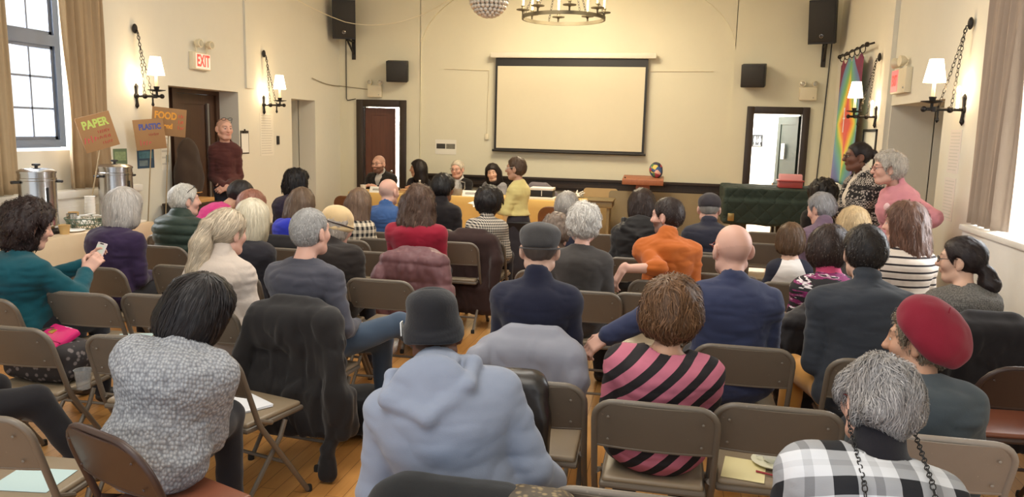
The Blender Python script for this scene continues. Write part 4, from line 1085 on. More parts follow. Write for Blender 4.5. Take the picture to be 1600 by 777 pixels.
root = empty('water_pitcher', (-3.03, 10.75, 0.79)); b = MB(); b.lathe([(0.001, 0.004), (0.075, 0.0), (0.085, 0.05), (0.082, 0.14), (0.06, 0.19), (0.068, 0.22), (0.064, 0.22), (0.056, 0.19), (0.078, 0.14), (0.08, 0.05), (0.07, 0.008), (0.001, 0.010)], 28); b.build('jug', M_CLEAR, root)
b = MB(); b.tube([(0.06, 0, 0.20), (0.12, 0, 0.19), (0.125, 0, 0.10), (0.083, 0, 0.06)], 0.008, 8); b.build('handle', M_CLEAR, root); b = MB(); b.lathe([(0.001, 0.012), (0.07, 0.012), (0.078, 0.05), (0.076, 0.10), (0.001, 0.10)], 24); b.build('water', plain('amber_drink', rgb(190, 150, 96), 0.1), root); tag(root, 'glass pitcher on the panel table before the white haired man', 'pitcher')
root = empty('water_bottle', (-3.60, 10.78, 0.79)); b = MB(); b.lathe([(0.001, 0), (0.03, 0), (0.032, 0.02), (0.032, 0.12), (0.013, 0.165), (0.013, 0.18), (0.001, 0.18)], 20); b.build('bottle', M_CLEAR, root); b = MB(); b.lathe([(0.015, 0.176), (0.015, 0.195), (0.001, 0.195)], 16); b.build('cap', M_CUPW, root); tag(root, 'small clear water bottle before the dark haired panel woman', 'bottle')
for k, (dx, c, lab) in enumerate(((0, rgb(200, 170, 120), 'tan book at the bottom of the small stack on the panel table'), (0.01, rgb(190, 150, 110), 'brown book on top of the small stack on the panel table'))):
    b = MB(); b.rbox((-0.09, -0.06, 0), (0.09, 0.06, 0.03), 0.003); o = b.build('book', plain('book_cover', c, 0.6)); o.location = (-3.80 + dx, 10.76, 0.79 + 0.03 * k); tag(o, lab, 'book')
cup('drinking_glass', -3.20, 10.68, 0.79, 0.028, 0.034, 0.085, M_CLEAR, 'clear drinking glass left of the pitcher on the panel table', 'glass')
for k, (x, y, rz, lab) in enumerate(((-2.50, 10.78, 0.2, 'loose white sheets on the panel table by the young woman'), (-4.05, 10.86, -0.1, 'white paper lying behind the left name card'))):
    b = MB(); M = Matrix.Rotation(rz, 4, 'Z'); b.box((-0.11, -0.14, 0), (0.11, 0.14, 0.006), M); o = b.build('paper_sheets', M_PAPER); o.location = (x, y, 0.79); tag(o, lab, 'paper')
root = empty('file_box', (-1.76, 10.72, 0.79)); b = MB(); b.rbox((-0.19, -0.14, 0.0), (0.19, 0.14, 0.035), 0.004); b.build('lower_folder', M_CUPW, root); b = MB(); b.rbox((-0.16, -0.12, 0.036), (0.16, 0.12, 0.13), 0.005); b.build('box', M_BLACK, root); b = MB(); b.rbox((-0.165, -0.13, 0.13), (0.165, 0.13, 0.165), 0.004); b.build('paper_stack', M_PAPER, root); b = MB(); b.rbox((0.0, -0.126, 0.05), (0.012, -0.119, 0.14), 0.003); b.build('white_strap', M_PAPER, root); tag(root, 'black file box topped with white papers right of the standing woman', 'box')
b = MB(); b.rbox((-0.12, -0.1, 0), (0.12, 0.1, 0.02), 0.004); o = b.build('folder', M_CUPP); o.location = (-1.36, 10.70, 0.79); tag(o, 'tan folder at the right end of the second yellow table', 'folder')

# folding tables, podium, piano
M_TBL = plain('olive_laminate', rgb(134, 118, 86), 0.5); M_TBL2 = plain('straw_laminate', rgb(180, 150, 102), 0.55)


def leaning_table(x0, x1, h, y, m, label, rad=0.05):
    root = empty('folded_table', ((x0 + x1) / 2, y, 0)); w = (x1 - x0) / 2; ol = []
    for cx_, cz_, a0 in ((w - rad, h - rad, 0), (-w + rad, h - rad, 90), (-w + rad, rad, 180), (w - rad, rad, 270)):
        for i in range(7): q = math.radians(a0 + 15 * i); ol.append((cx_ + rad * math.cos(q), cz_ + rad * math.sin(q)))
    M = Matrix.Rotation(math.radians(-9), 4, 'X'); b = MB(); b.prism(ol, 0.03, M); b.build('table_top', m, root)
    b = MB(); b.tube([M @ Vector((-w + 0.1, 0.045, 0.1)), M @ Vector((-w + 0.1, 0.045, h - 0.1)), M @ Vector((w - 0.1, 0.045, h - 0.1)), M @ Vector((w - 0.1, 0.045, 0.1))], 0.012, 6, closed=True); b.build('folded_legs', M_IRON, root); return tag(root, label, 'table')


leaning_table(-0.93, 0.73, 0.86, 11.93, M_TBL, 'wide olive folded table leaning on the back wall behind the podium')
leaning_table(-1.34, -0.80, 0.88, 12.04, M_TBL2, 'straw coloured folded table leaning beside the olive one')
root = empty('side_table', (-1.22, 11.55, 0)); b = MB(); b.rbox((-0.42, -0.24, 0.73), (0.42, 0.24, 0.76), 0.02); b.build('top', M_TBL, root); b = MB(); b.rbox((-0.40, -0.22, 0.64), (0.40, 0.22, 0.73), 0.006); b.build('apron', M_TBL, root)
for sx in (-1, 1): b = MB(); b.box((sx * 0.34 - 0.02, -0.2, 0), (sx * 0.34 + 0.02, 0.2, 0.64)); b.build('leg', M_TBL, root)
tag(root, 'olive side table behind the second yellow table', 'table')
Sx = Sdf(); [Sx.cone((0, 0, 0.02), (0.13 * math.cos(a), 0.10 * math.sin(a), 0.07 + 0.03 * (i % 2)), 0.022, 0.010, 0.02) for i, a in enumerate([0.3, 1.5, 2.7, 3.6, 4.8, 5.7])]; Sx.ell((0, 0, 0.02), (0.08, 0.07, 0.025)); P, Q = Sx.mesh(0.008); o = np_mesh('white_cloth', P, Q, M_CUPW); o.location = (-1.38, 11.5, 0.765); tag(o, 'crumpled white cloth on the olive side table', 'cloth')
M_POD = wood('reddish_podium_wood', rgb(172, 112, 84), rgb(140, 88, 64))
root = empty('podium', (-0.40, 11.70, 0)); b = MB(); M = Matrix.Translation((0, 0, 1.05)) @ Matrix.Rotation(math.radians(6), 4, 'X'); b.rbox((-0.30, -0.22, -0.04), (0.30, 0.20, 0.04), 0.006, M); b.build('desk', M_POD, root); b = MB(); b.rbox((-0.10, -0.09, 0.04), (0.10, 0.09, 1.02), 0.006); b.build('column', M_POD, root); b = MB(); b.rbox((-0.26, -0.2, 0), (0.26, 0.2, 0.05), 0.008); b.build('base', M_POD, root); b = MB(); b.ball((-0.26, -0.19, 1.09), 0.012); b.build('microphone_mount', M_BLACK, root); tag(root, 'reddish wooden podium standing before the back wall', 'podium')


def multicol():
    t = NT('paint_splashes'); t.set(Roughness=0.5); v = t.n('ShaderNodeTexVoronoi', Scale=17.0); t.l(t.coord(), v.inputs['Vector']); s = t.n('ShaderNodeSeparateColor'); t.l(v.outputs['Color'], s.inputs[0])
    t.base(t.ramp(s.outputs[0], [(0.0, rgb(60, 90, 140)), (0.2, rgb(170, 70, 80)), (0.4, rgb(80, 120, 80)), (0.55, rgb(214, 196, 90)), (0.7, rgb(220, 170, 160)), (0.85, rgb(50, 50, 70))], True)); return t.m


Sx = Sdf(); Sx.ell((0, 0, 0.11), (0.10, 0.08, 0.115)); Sx.ell((0.02, -0.03, 0.06), (0.075, 0.06, 0.07)); P, Q = Sx.mesh(0.008); o = np_mesh('painted_ornament', P, Q, multicol()); o.location = (-0.22, 11.75, 1.10); tag(o, 'rounded multicoloured ornament on top of the wooden podium', 'ornament')


def quilt_mat():
    t = NT('dark_green_quilt'); t.set(Roughness=0.85); x = t.xyz(t.coord()); w = 16
    a = t.math('ABSOLUTE', t.math('SINE', t.math('MULTIPLY', t.math('ADD', t.math('ADD', x[0], x[1]), x[2]), w))); b_ = t.math('ABSOLUTE', t.math('SINE', t.math('MULTIPLY', t.math('SUBTRACT', t.math('ADD', x[0], x[1]), x[2]), w)))
    h = t.math('MINIMUM', a, b_); t.base(t.mix(t.noise(t.coord(), 6), rgb(30, 44, 40), rgb(40, 56, 50))); t.bump(t.math('POWER', h, 0.5), 0.5, 0.02); return t.m


root = empty('grand_piano', (1.46, 10.95, 0)); Sx = Sdf(); Sx.box((0, 0.0, 0.835), (0.76, 0.52, 0.235), 0.03); Sx.box((0, -0.36, 0.76), (0.76, 0.20, 0.16), 0.03, None, 0.05); Sx.disp = lambda P: 0.008 * vnoise(P * 6) + 0.006 * vnoise(P * V3(14, 14, 3)); P, Q = Sx.mesh(0.014); np_mesh('quilted_cover', P, Q, quilt_mat(), root)
for x, y in ((-0.58, -0.38), (0.58, -0.38), (0.1, 0.40)): b = MB(); b.lathe([(0.035, 0.0), (0.035, 0.04), (0.045, 0.05), (0.055, 0.30), (0.075, 0.62)], 16, (x, y, 0)); b.build('leg', M_BLACK, root)
b = MB(); b.box((-0.10, -0.25, 0.06), (-0.07, -0.20, 0.62)); b.box((0.07, -0.25, 0.06), (0.10, -0.20, 0.62)); b.rbox((-0.14, -0.30, 0.04), (0.14, -0.18, 0.12), 0.01); b.build('pedal_lyre', M_BLACK, root); tag(root, 'piano under a dark green quilted cover near the restroom doorway', 'piano')
root = empty('storage_bin', (1.56, 10.78, 1.075)); b = MB(); b.rbox((-0.15, -0.10, 0), (0.15, 0.10, 0.10), 0.012); b.rbox((-0.165, -0.115, 0.085), (0.165, 0.115, 0.105), 0.006); b.build('tub', plain('red_plastic_tub', rgb(178, 76, 74), 0.4), root)
for k in range(8): b = MB(); b.rbox((-0.14, -0.085 + k * 0.021, 0.02), (0.14, -0.07 + k * 0.021, 0.17 + 0.006 * (k % 3)), 0.003); b.build('file_card', plain('pink_card', rgb(226, 160, 164), 0.6), root)
tag(root, 'red tub of pink cards on the green covered piano', 'box')
b = MB(); b.rbox((-0.04, 0, -0.05), (0.04, 0.02, 0.05), 0.006); o = b.build('brass_plate', plain('brass', rgb(176, 150, 96), 0.35, 0.7), bpy.data.objects['grand_piano']); o.location = (-0.66, -0.585, -0.26 + 0.95); 

# ------------------------------------------------------------------ people


def unit(v): v = np.asarray(v, float); return v / (np.linalg.norm(v) + 1e-9)


def rotm(yaw=0, pitch=0, roll=0):
    y, p, r = (math.radians(a) for a in (yaw, pitch, roll))
    Rz = np.array([[math.cos(y), -math.sin(y), 0], [math.sin(y), math.cos(y), 0], [0, 0, 1]])
    Rx = np.array([[1, 0, 0], [0, math.cos(p), math.sin(p)], [0, -math.sin(p), math.cos(p)]])
    Ry = np.array([[math.cos(r), 0, math.sin(r)], [0, 1, 0], [-math.sin(r), 0, math.cos(r)]])
    return Rz @ Rx @ Ry


def ik(s, h, l1, l2, pole):
    d = h - s; D = np.linalg.norm(d); D2 = min(D, 0.985 * (l1 + l2)); u = d / D; h = s + u * D2
    a = (l1 * l1 - l2 * l2 + D2 * D2) / (2 * D2); hh = math.sqrt(max(0, l1 * l1 - a * a))
    p = np.asarray(pole, float); p = unit(p - u * (p @ u))
    return s + u * a + p * hh, h


def add_hand(S, wrist, d, n, side, hs, curl=25, k=0.006):
    """palm, four unequal bent fingers and a thumb; n points out of the back of the hand"""
    d = unit(d); n = unit(n - d * (np.asarray(n, float) @ d)); a = np.cross(d, n) * side     # a: towards the thumb
    R = np.stack([a, d, n], 1)
    S.cone(wrist - d * 0.02, wrist + d * 0.02, 0.026 * hs, 0.025 * hs, 0.02, flat=(n, 0.75))
    S.box(wrist + d * 0.055 * hs, V3(0.04, 0.047, 0.0145) * hs, 0.013 * hs, R, 0.02)
    for off, ln, dc in ((0.030, 0.078, 0), (0.010, 0.088, 3), (-0.011, 0.082, 6), (-0.030, 0.064, 10)):
        p = wrist + (d * 0.094 + a * off) * hs; ang = math.radians(curl * 0.5 + dc)
        for j, (fr, ra, rb) in enumerate(((0.45, 0.0095, 0.0088), (0.31, 0.0088, 0.0080), (0.24, 0.0080, 0.0070))):
            v = d * math.cos(ang) - n * math.sin(ang) + a * off * 1.2
            q = p + unit(v) * ln * fr * hs
            S.cone(p, q, ra * hs, rb * hs, k); p = q; ang += math.radians(curl + dc)
    p = wrist + (d * 0.022 + a * 0.030 - n * 0.004) * hs
    for v, ln, ra, rb in ((a * 0.75 + d * 0.8 - n * 0.3, 0.045, 0.014, 0.0105), (a * 0.25 + d - n * 0.45, 0.034, 0.0105, 0.0095), (d - n * 0.6 - a * 0.15, 0.026, 0.0095, 0.008)):
        q = p + unit(v) * ln * hs; S.cone(p, q, ra * hs, rb * hs, 0.01); p = q


M_SKIN = vcol('skin', 0.5, 0.35, 0.08, 300)
M_HAIR = vcol('hair', 0.5, 0.35)
M_EYE = vcol('eye', 0.15, 0.5)
M_LENS_FRAME = {}
SKIN = {'fair': rgb(214, 174, 152), 'pink': rgb(212, 166, 148), 'tan': rgb(190, 146, 120), 'brown': rgb(132, 88, 66), 'deep': rgb(108, 72, 56), 'olive': rgb(205, 158, 128)}


def head_prims(S, hc, R, hs, female=False, detail=True):
    def H(x, y, z): return hc + hs * (R @ V3(x, y, z))
    def E(c, r, k=0.02, op='+'): S.ell(H(*c), V3(*r) * hs, R, k * hs, op)
    def C(a, b, r1, r2, k=0.015, op='+'): S.cone(H(*a), H(*b), r1 * hs, r2 * hs, k * hs, op)
    E((0, -0.012, 0.032), (0.076, 0.096, 0.086))
    E((0, 0.022, -0.030), (0.061, 0.070, 0.084) if not female else (0.058, 0.068, 0.082), 0.035)
    E((0, 0.058, -0.094), (0.030, 0.026, 0.022) if not female else (0.024, 0.024, 0.020), 0.03)      # chin
    for sx in (-1, 1):
        C((sx * 0.052, -0.005, -0.065), (sx * 0.030, 0.050, -0.092), 0.020, 0.018, 0.03)              # jaw line
        E((sx * 0.040, 0.058, -0.022), (0.026, 0.026, 0.024), 0.025)                                   # cheekbone
        C((sx * 0.012, 0.082, 0.032), (sx * 0.042, 0.070, 0.034), 0.011, 0.011, 0.015)                 # brow
        E((sx * 0.032, 0.098, 0.010), (0.017, 0.022, 0.012), 0.014, '-')                               # eye socket
        E((sx * 0.032, 0.0745, 0.0165), (0.0165, 0.0150, 0.0095), 0.004); E((sx * 0.032, 0.0735, 0.0015), (0.015, 0.0135, 0.006), 0.004)                                 # lid
        Re = R @ rotm(sx * 22, 0, 0)
        S.ell(H(sx * 0.084, -0.012, -0.004), V3(0.012, 0.021, 0.034) * hs, Re, 0.008 * hs)             # ear
        S.ell(H(sx * 0.095, -0.006, 0.000), V3(0.006, 0.011, 0.019) * hs, Re, 0.006 * hs, '-')
        C((sx * 0.080, -0.004, -0.034), (sx * 0.080, -0.004, -0.030), 0.009, 0.009, 0.008)             # lobe
    C((0, 0.086, 0.024), (0, 0.106, -0.020), 0.0085, 0.0125, 0.014)                                    # nose
    E((0, 0.104, -0.024), (0.018, 0.013, 0.010), 0.012)
    E((0, 0.083, -0.050), (0.027, 0.014, 0.007), 0.008); E((0, 0.081, -0.060), (0.023, 0.014, 0.008), 0.008)   # lips
    return H


def hair_sdf(kind, H, R, hs, o):
    S = Sdf()
    def E(c, r, k=0.025, op='+', R2=None): S.ell(H(*c), V3(*r) * hs, R if R2 is None else R2, k * hs, op)
    t = o.get('t', 0.012)
    if kind in ('short', 'buzz', 'fringe', 'curly', 'afro', 'pony', 'bun', 'combed'):
        E((0, -0.014, 0.034), (0.078 + t, 0.098 + t, 0.088 + t * o.get('tt', 1.0)))
        if kind in ('short', 'curly', 'combed'):
            E((0, -0.040, -0.005), (0.070 + t * 0.8, 0.062 + t, 0.070), 0.04)
        if kind == 'afro': E((0, -0.03, 0.02), (0.085 + t, 0.095 + t, 0.09 + t), 0.05)
    if kind in ('bob', 'long', 'longcurly'):
        E((0, -0.016, 0.036), (0.082 + t, 0.102 + t, 0.090 + t))
        ln = o.get('len', 0.14); w = o.get('w', 0.088)
        E((0, -0.035, -0.03 - ln * 0.25), (w + t, 0.088 + t, 0.07 + ln * 0.62), 0.05)
        if kind != 'bob':
            for sx in (-1, 0, 1):
                S.cone(H(sx * 0.055, -0.06, -0.02), H(sx * 0.062, -0.085 - 0.02 * (sx == 0), -0.03 - ln), 0.062 * hs, o.get('tip', 0.045) * hs, 0.05 * hs)
            S.ell(H(0, -0.07, -0.05 - ln * 0.55), V3(w + 0.015, 0.06, ln * 0.6) * hs, R, 0.05 * hs)
    amp = o.get('amp', 0.004); fr = o.get('freq', 40)
    st = o.get('stretch', 0.35)
    S.disp = lambda P: amp * vnoise(((P - H(0, 0, 0)) @ R) * V3(fr, fr, fr * st)) + amp * 0.5 * vnoise(((P - H(0, 0, 0)) @ R) * V3(fr, fr, fr * st) * 2.3 + 7)
    hl = o.get('hairline', 0.078)
    fn = R @ V3(0, 0.86, -0.5); ear = V3(0.034, 0.032, 0.043) * hs
    if kind in ('short', 'buzz', 'curly', 'pony', 'bun', 'combed', 'afro'):
        S.plane(H(0, hl, o.get('hz', 0.074)), fn, 0.02)
        if not o.get('low'): S.plane(H(0, 0, o.get('nape', -0.065)), R @ V3(0, 0.35, -1), 0.02)
        for sx in (-1, 1): S.ell(H(sx * 0.095, 0.004, -0.012), ear, R, 0.01, '-')
    if kind == 'fringe':
        S.plane(H(0, -0.01, o.get('top', 0.030)), R @ V3(0, 0.35, 1), 0.012)
        S.plane(H(0, 0.02, 0.02), R @ V3(0, 1, -0.2), 0.015)
        S.plane(H(0, 0, -0.06), R @ V3(0, 0.35, -1), 0.02)
        for sx in (-1, 1): S.ell(H(sx * 0.095, 0.004, -0.012), V3(0.03, 0.028, 0.036) * hs, R, 0.01, '-')
    if kind in ('bob', 'long', 'longcurly'):
        E((0, 0.118, -0.034), (o.get('open', 0.115), 0.090, 0.110), 0.02, '-')
        if kind == 'bob': S.plane(H(0, -0.02, -0.03 - o.get('len', 0.14)), R @ V3(0, 0.15, -1), 0.035)
    if kind == 'pony':
        pp = o.get('path', [(0, -0.115, 0.03), (0, -0.16, 0.02), (0, -0.175, -0.08), (0, -0.16, -0.2)]); pr = o.get('pr', [0.022, 0.04, 0.05, 0.025])
        for a, b, ra, rb in zip(pp[:-1], pp[1:], pr[:-1], pr[1:]): S.cone(H(*a), H(*b), ra * hs, rb * hs, 0.02 * hs)
    if kind == 'bun':
        E(o.get('bun', (0, -0.125, 0.02)), (0.042, 0.036, 0.04), 0.012)
    for c, r in o.get('extra', []): E(c, r, 0.04)
    return S


def person(name, label, X, Y, ztop, rz=0, sw=0.44, g=1.0, belly=0.0, lean=4, hunch=8, neck=10, side=0, standing=False,
           head=(0, 0, 0), hs=1.05, female=False, skin='fair', hair=None, hat=None, top=None, pants=None, skirt=None, shoes=rgb(40, 36, 34),
           rh=None, lh=None, rpole=(0.42, -0.8, -0.7), lpole=(-0.42, -0.8, -0.7), hands=True, curl=(30, 30), rdir=None, ldir=None, rn=(0.2, 0.2, 1), ln=(-0.2, 0.2, 1),
           lips=None, beard=None, brow=rgb(70, 52, 40), glasses=None, cell=0.009, knees=None, feet=None, buzz=None, group=None, seat_z=0.455, earring=None):
    rng = np.random.default_rng(abs(hash(label)) % (2 ** 31) if False else sum(ord(c) * (i + 3) for i, c in enumerate(label)))
    hz = 0.545 if not standing else 0.525 * ztop
    a1, a2, a3, a4 = (math.radians(v) for v in (lean, lean + hunch * 0.5, lean + hunch, lean + hunch + neck))
    sd = math.radians(side)
    def U(a): return unit(V3(math.sin(sd), math.sin(a) * math.cos(sd), math.cos(a) * math.cos(sd)))
    u1, u2, u3, u4 = U(a1), U(a2), U(a3), U(a4)
    ph = math.radians(max(-5, head[1])) * 0.15
    T = ztop - hz - 0.12 * hs - 0.135 * hs * u4[2]
    s = T / (0.22 * u1[2] + 0.17 * u2[2] + 0.17 * u3[2])
    hip = V3(0, 0, hz); waist = hip + u1 * 0.22 * s; chest = waist + u2 * 0.17 * s; nb = chest + u3 * 0.17 * s
    hc = nb + u4 * 0.135 * hs + V3(0, 0.018, 0)
    xr = unit(V3(math.cos(sd), 0, -math.sin(sd)))
    def FR(u): f = unit(np.cross(u, xr)); return np.stack([xr, f, u], 1)
    R1, R2, R3 = FR(u1), FR(u2), FR(u3)
    R = rotm(head[0], head[1], head[2])
    gs = g * (sw / 0.44) ** 0.5
    shw = sw / 2 - 0.068 - (top or {}).get('t', 0.014)
    sh = {1: nb - u3 * 0.112 * s + xr * shw + R3[:, 1] * 0.012, -1: nb - u3 * 0.112 * s - xr * shw + R3[:, 1] * 0.012}
    # arms
    l1, l2 = 0.295 * min(1.05, max(0.85, s)), 0.255 * min(1.05, max(0.85, s))
    kz = 0.535
    arms = {}
    for q, tgt, pole in ((1, rh, rpole), (-1, lh, lpole)):
        if tgt is None:
            tgt = (q * 0.10, 0.27, 0.645) if not standing else (q * (sw / 2 + 0.02), 0.06, hz - 0.03)
        arms[q] = ik(sh[q], np.array(tgt, float), l1, l2, pole)
    # torso shapes shared by the body and by its clothes
    def torso(S, t, k=0.06, fat=1.0):
        S.ell(hip + u1 * 0.01 + V3(0, -0.01, 0), V3(0.160 * gs + t, 0.118 * g + t, 0.105 + (t if t < 0.02 else 0.02)), R1, k)
        S.ell(hip + u1 * 0.13 * s + R1[:, 1] * (0.012 + belly), V3(0.138 * gs * fat + t, 0.108 * g + belly + t, 0.15 * s + t), R1, k)
        S.ell(chest - u2 * 0.03 * s + R2[:, 1] * 0.01, V3(0.145 * gs + t, 0.110 * g + t, 0.17 * s + t), R2, k)
        if female: S.ell(chest - u2 * 0.055 * s + R2[:, 1] * 0.085 * g, V3(0.125 * gs + t, 0.062 * g + t, 0.075 + t), R2, 0.05)
        S.ell(nb - u3 * 0.125 * s - R3[:, 1] * 0.012, V3(shw * 0.95 + 0.02 + t, 0.092 * g + t, 0.085 * s + t), R3, k)
        for q in (1, -1):
            S.cone(nb - u3 * 0.016 * s, sh[q] + u3 * 0.004, 0.040 + t * 0.6, 0.043 + t, 0.045)
            S.ell(sh[q] - u3 * 0.012, V3(0.052 + t, 0.056 + t, 0.062 + t), R3, 0.05)
    def arm(S, q, t, frac=1.0, k=0.03, bulk=1.0):
        el, wr = arms[q]; b = bulk * (0.9 + 0.1 * g)
        S.cone(sh[q], el, 0.053 * b + t, 0.043 * b + t, 0.018)
        if frac > 0: S.cone(el, el + (wr - el) * frac, 0.041 * b + t, (0.041 - 0.012 * frac) * b + t, k)
    root = empty(name); top_sdf = None
    # ---- body
    S = Sdf()
    torso(S, -0.016, 0.05); 
    for q in (1, -1):
        fr = (top or {}).get('sleeve', 0.95)
        arm(S, q, -0.010 if fr > 0.8 else -0.002)
        if hands:
            el, wr = arms[q]; d = wr - el
            if q == 1 and rdir is not None: d = V3(*rdir)
            if q == -1 and ldir is not None: d = V3(*ldir)
            add_hand(S, wr, unit(d), V3(*(rn if q == 1 else ln)), -q, 0.92 if female else 1.0, curl[0] if q == 1 else curl[1])
    S.cone(nb - u3 * 0.02, hc + hs * (R @ V3(0, -0.018, -0.05)), 0.056 if not female else 0.048, 0.052 if not female else 0.045, 0.03)
    H = head_prims(S, hc, R, hs, female)
    P, Q = S.mesh(cell)
    sc = np.array(SKIN[skin][:3]) if isinstance(skin, str) else np.array(skin[:3])
    C = np.tile(sc, (len(P), 1))
    q = ((P - hc) @ R) / hs
    def paint(mask, c, f): C[:] = C * (1 - (mask * f)[:, None]) + np.array(c[:3]) * (mask * f)[:, None]
    bump = lambda v, a, b: np.clip((b - v) / (b - a), 0, 1)
    dl = np.sqrt((q[:, 0] / 0.026) ** 2 + ((q[:, 1] - 0.092) / 0.02) ** 2 + ((q[:, 2] + 0.056) / 0.011) ** 2)
    paint(bump(dl, 0.7, 1.1), lips or (sc[0] * 0.75, sc[1] * 0.45, sc[2] * 0.45), 0.75)
    for sx in (-1, 1):
        paint(bump(np.linalg.norm(q - V3(sx * 0.045, 0.075, -0.03), axis=1), 0.012, 0.04), (sc[0] * 0.97, sc[1] * 0.75, sc[2] * 0.74), 0.3)
        db = np.sqrt(((q[:, 0] - sx * 0.032) / 0.022) ** 2 + ((q[:, 2] - 0.036 + 4 * (np.abs(q[:, 0]) - 0.032) ** 2) / 0.0055) ** 2); db[q[:, 1] < 0.05] = 9
        paint(bump(db, 0.6, 1.1), brow, 0.85)
    paint(bump(np.linalg.norm(q - V3(0, 0.115, -0.02), axis=1), 0.01, 0.03), (sc[0] * 0.96, sc[1] * 0.72, sc[2] * 0.70), 0.25)
    if beard:
        m = ((q[:, 2] < -0.028 - 0.3 * np.abs(q[:, 0] * 0) ) & (q[:, 1] > -0.005) & (q[:, 2] > -0.13) & (dl > 1.0)).astype(float)
        m *= np.clip((-0.025 - q[:, 2] + (0.085 - q[:, 1]) * 0.2) / 0.012, 0, 1)
        paint(m, beard[0], beard[1])
    if buzz:
        e = np.sqrt((q[:, 0] / 0.079) ** 2 + ((q[:, 1] + 0.012) / 0.10) ** 2 + ((q[:, 2] - 0.034) / 0.09) ** 2)
        m = (q[:, 1] * 0.86 - q[:, 2] * 0.5 < buzz[2]) & (e < 1.12) & (q[:, 2] > -0.065) & ~((np.abs(q[:, 0]) > 0.079) & (q[:, 2] < 0.03))
        if len(buzz) > 3: m &= (q[:, 2] + 0.35 * q[:, 1] < buzz[3])
        paint(m.astype(float), buzz[0], buzz[1])
    C *= 1 + 0.05 * vnoise(P * 25)[:, None]
    np_mesh('body', P, Q, M_SKIN, root, col=C)
    # ---- eyes
    for sx in (-1, 1):
        b = MB(); b.ball((0, 0, 0), 0.0112 * hs, 16, 12); loc = np.array([tuple(v) for v in b.v]); rr = np.hypot(loc[:, 0], loc[:, 2]) / hs
        ec = np.tile(np.array([0.62, 0.58, 0.54]), (len(loc), 1)); ec[(rr < 0.0064) & (loc[:, 1] > 0)] = (0.03, 0.02, 0.015)
        np_mesh('eye', loc @ R.T + H(sx * 0.032, 0.0775, 0.0085), [f for f in b.f if len(f) == 4], M_EYE, root, col=ec)
    # ---- hair
    if hair:
        kind, hcol, o = hair
        c2 = cell if cell < 0.009 else 0.0075
        hS = hair_sdf(kind, H, R, hs, o)
        P, Q = hS.mesh(c2, 0.02)
        hcol = np.array(hcol[:3]); C = np.tile(hcol, (len(P), 1)) * (0.86 + 0.14 * vnoise(((P - hc) @ R) * V3(70, 70, 16)))[:, None]
        if 'grad' in o:
            c3 = np.array(o['grad'][:3]); qq = ((P - hc) @ R) / hs; f = np.clip((0.06 - qq[:, 2]) / 0.25 + 0.3 * vnoise(P * 30), 0, 1)[:, None]; C = C * (1 - f) + c3 * f
        N = o.get('n', 700)
        if N:
            crown = o.get('crown', (0, -0.045, 0.125))
            ck = H(*crown); curl_ = o.get('wild', 0.3)
            fl = o.get('flow')
            def flow(p):
                v = p - ck; v = v / (np.linalg.norm(v, axis=1, keepdims=True) + 1e-6) * 1.0
                dn = R @ V3(0, -0.10, -0.8) + o.get('swirl', 0.25) * np.stack([vnoise((p - hc) * 16 + 3), vnoise((p - hc) * 16 + 13), vnoise((p - hc) * 16 + 23)], 1)
                if fl is not None: return v * 0.3 + R @ V3(*fl)
                return v + dn
            sv, sf, own = strands(hS, P, flow, N, o.get('sl', 0.06) * hs, 6, o.get('swid', 0.004), o.get('lift', 0.006), rng, curl_)
            cs = np.tile(hcol, (len(sv), 1))
            if 'grad' in o:
                qq = ((sv - hc) @ R) / hs; f = np.clip((0.06 - qq[:, 2]) / 0.25, 0, 1)[:, None]; cs = cs * (1 - f) + c3 * f
            cs = cs * np.exp(rng.normal(0, o.get('cvar', 0.22), N))[own][:, None]
            Q = np.concatenate([Q, sf + len(P)]); P = np.concatenate([P, sv]); C = np.concatenate([C, cs])
        np_mesh('hair', P, Q, M_HAIR, root, col=C)
    # ---- hat
    if hat:
        hat(root, H, R, hs, cell)
    # ---- glasses
    if glasses:
        gm = glasses if not isinstance(glasses, tuple) else plain('spectacle_frame', glasses, 0.3)
        b = MB()
        for sx in (-1, 1):
            ring = [Vector(H(sx * 0.034 + 0.023 * math.cos(a), 0.103 - 0.25 * abs(0.023 * math.cos(a)), 0.008 + 0.017 * math.sin(a))) for a in [2 * math.pi * i / 16 for i in range(16)]]
            b.tube(ring, 0.0022 * hs, 6, closed=True)
            b.tube([H(sx * 0.057, 0.095, 0.014), H(sx * 0.079, 0.075, 0.016), H(sx * 0.085, 0.0, 0.020), H(sx * 0.085, -0.022, 0.006)], 0.002 * hs, 6)
        b.tube([H(-0.012, 0.104, 0.010), H(0, 0.107, 0.014), H(0.012, 0.104, 0.010)], 0.002 * hs, 6)
        b.build('glasses', gm, root)
    # ---- clothes: top
    if top:
        t = top.get('t', 0.014); S = Sdf()
        torso(S, t, 0.07, top.get('fat', 1.0))
        if top.get('hem'):     # longer coat or jumper over the hips
            S.cone(hip + V3(-0.07, 0, 0), hip + V3(0.07, 0, 0), 0.13 * g + t, 0.13 * g + t, 0.06)
        if standing: S.ell(hip - V3(0, 0, top.get('drop', 0.02)), V3(0.175 * gs + t, 0.13 * g + t, 0.10), None, 0.06)
        for q in (1, -1): arm(S, q, t, top.get('sleeve', 0.95), 0.03, top.get('bulk', 1.0))
        col = top.get('collar', 'crew'); na = nb + u3 * 0.0; nd = unit(hc + R @ V3(0, -0.03, -0.06) - nb)
        nr = 0.060 if not female else 0.053
        amp = top.get('wr', 0.007); f0 = top.get('wf', 9.0); seed = rng.uniform(0, 50, 3)
        ridge = top.get('rib')
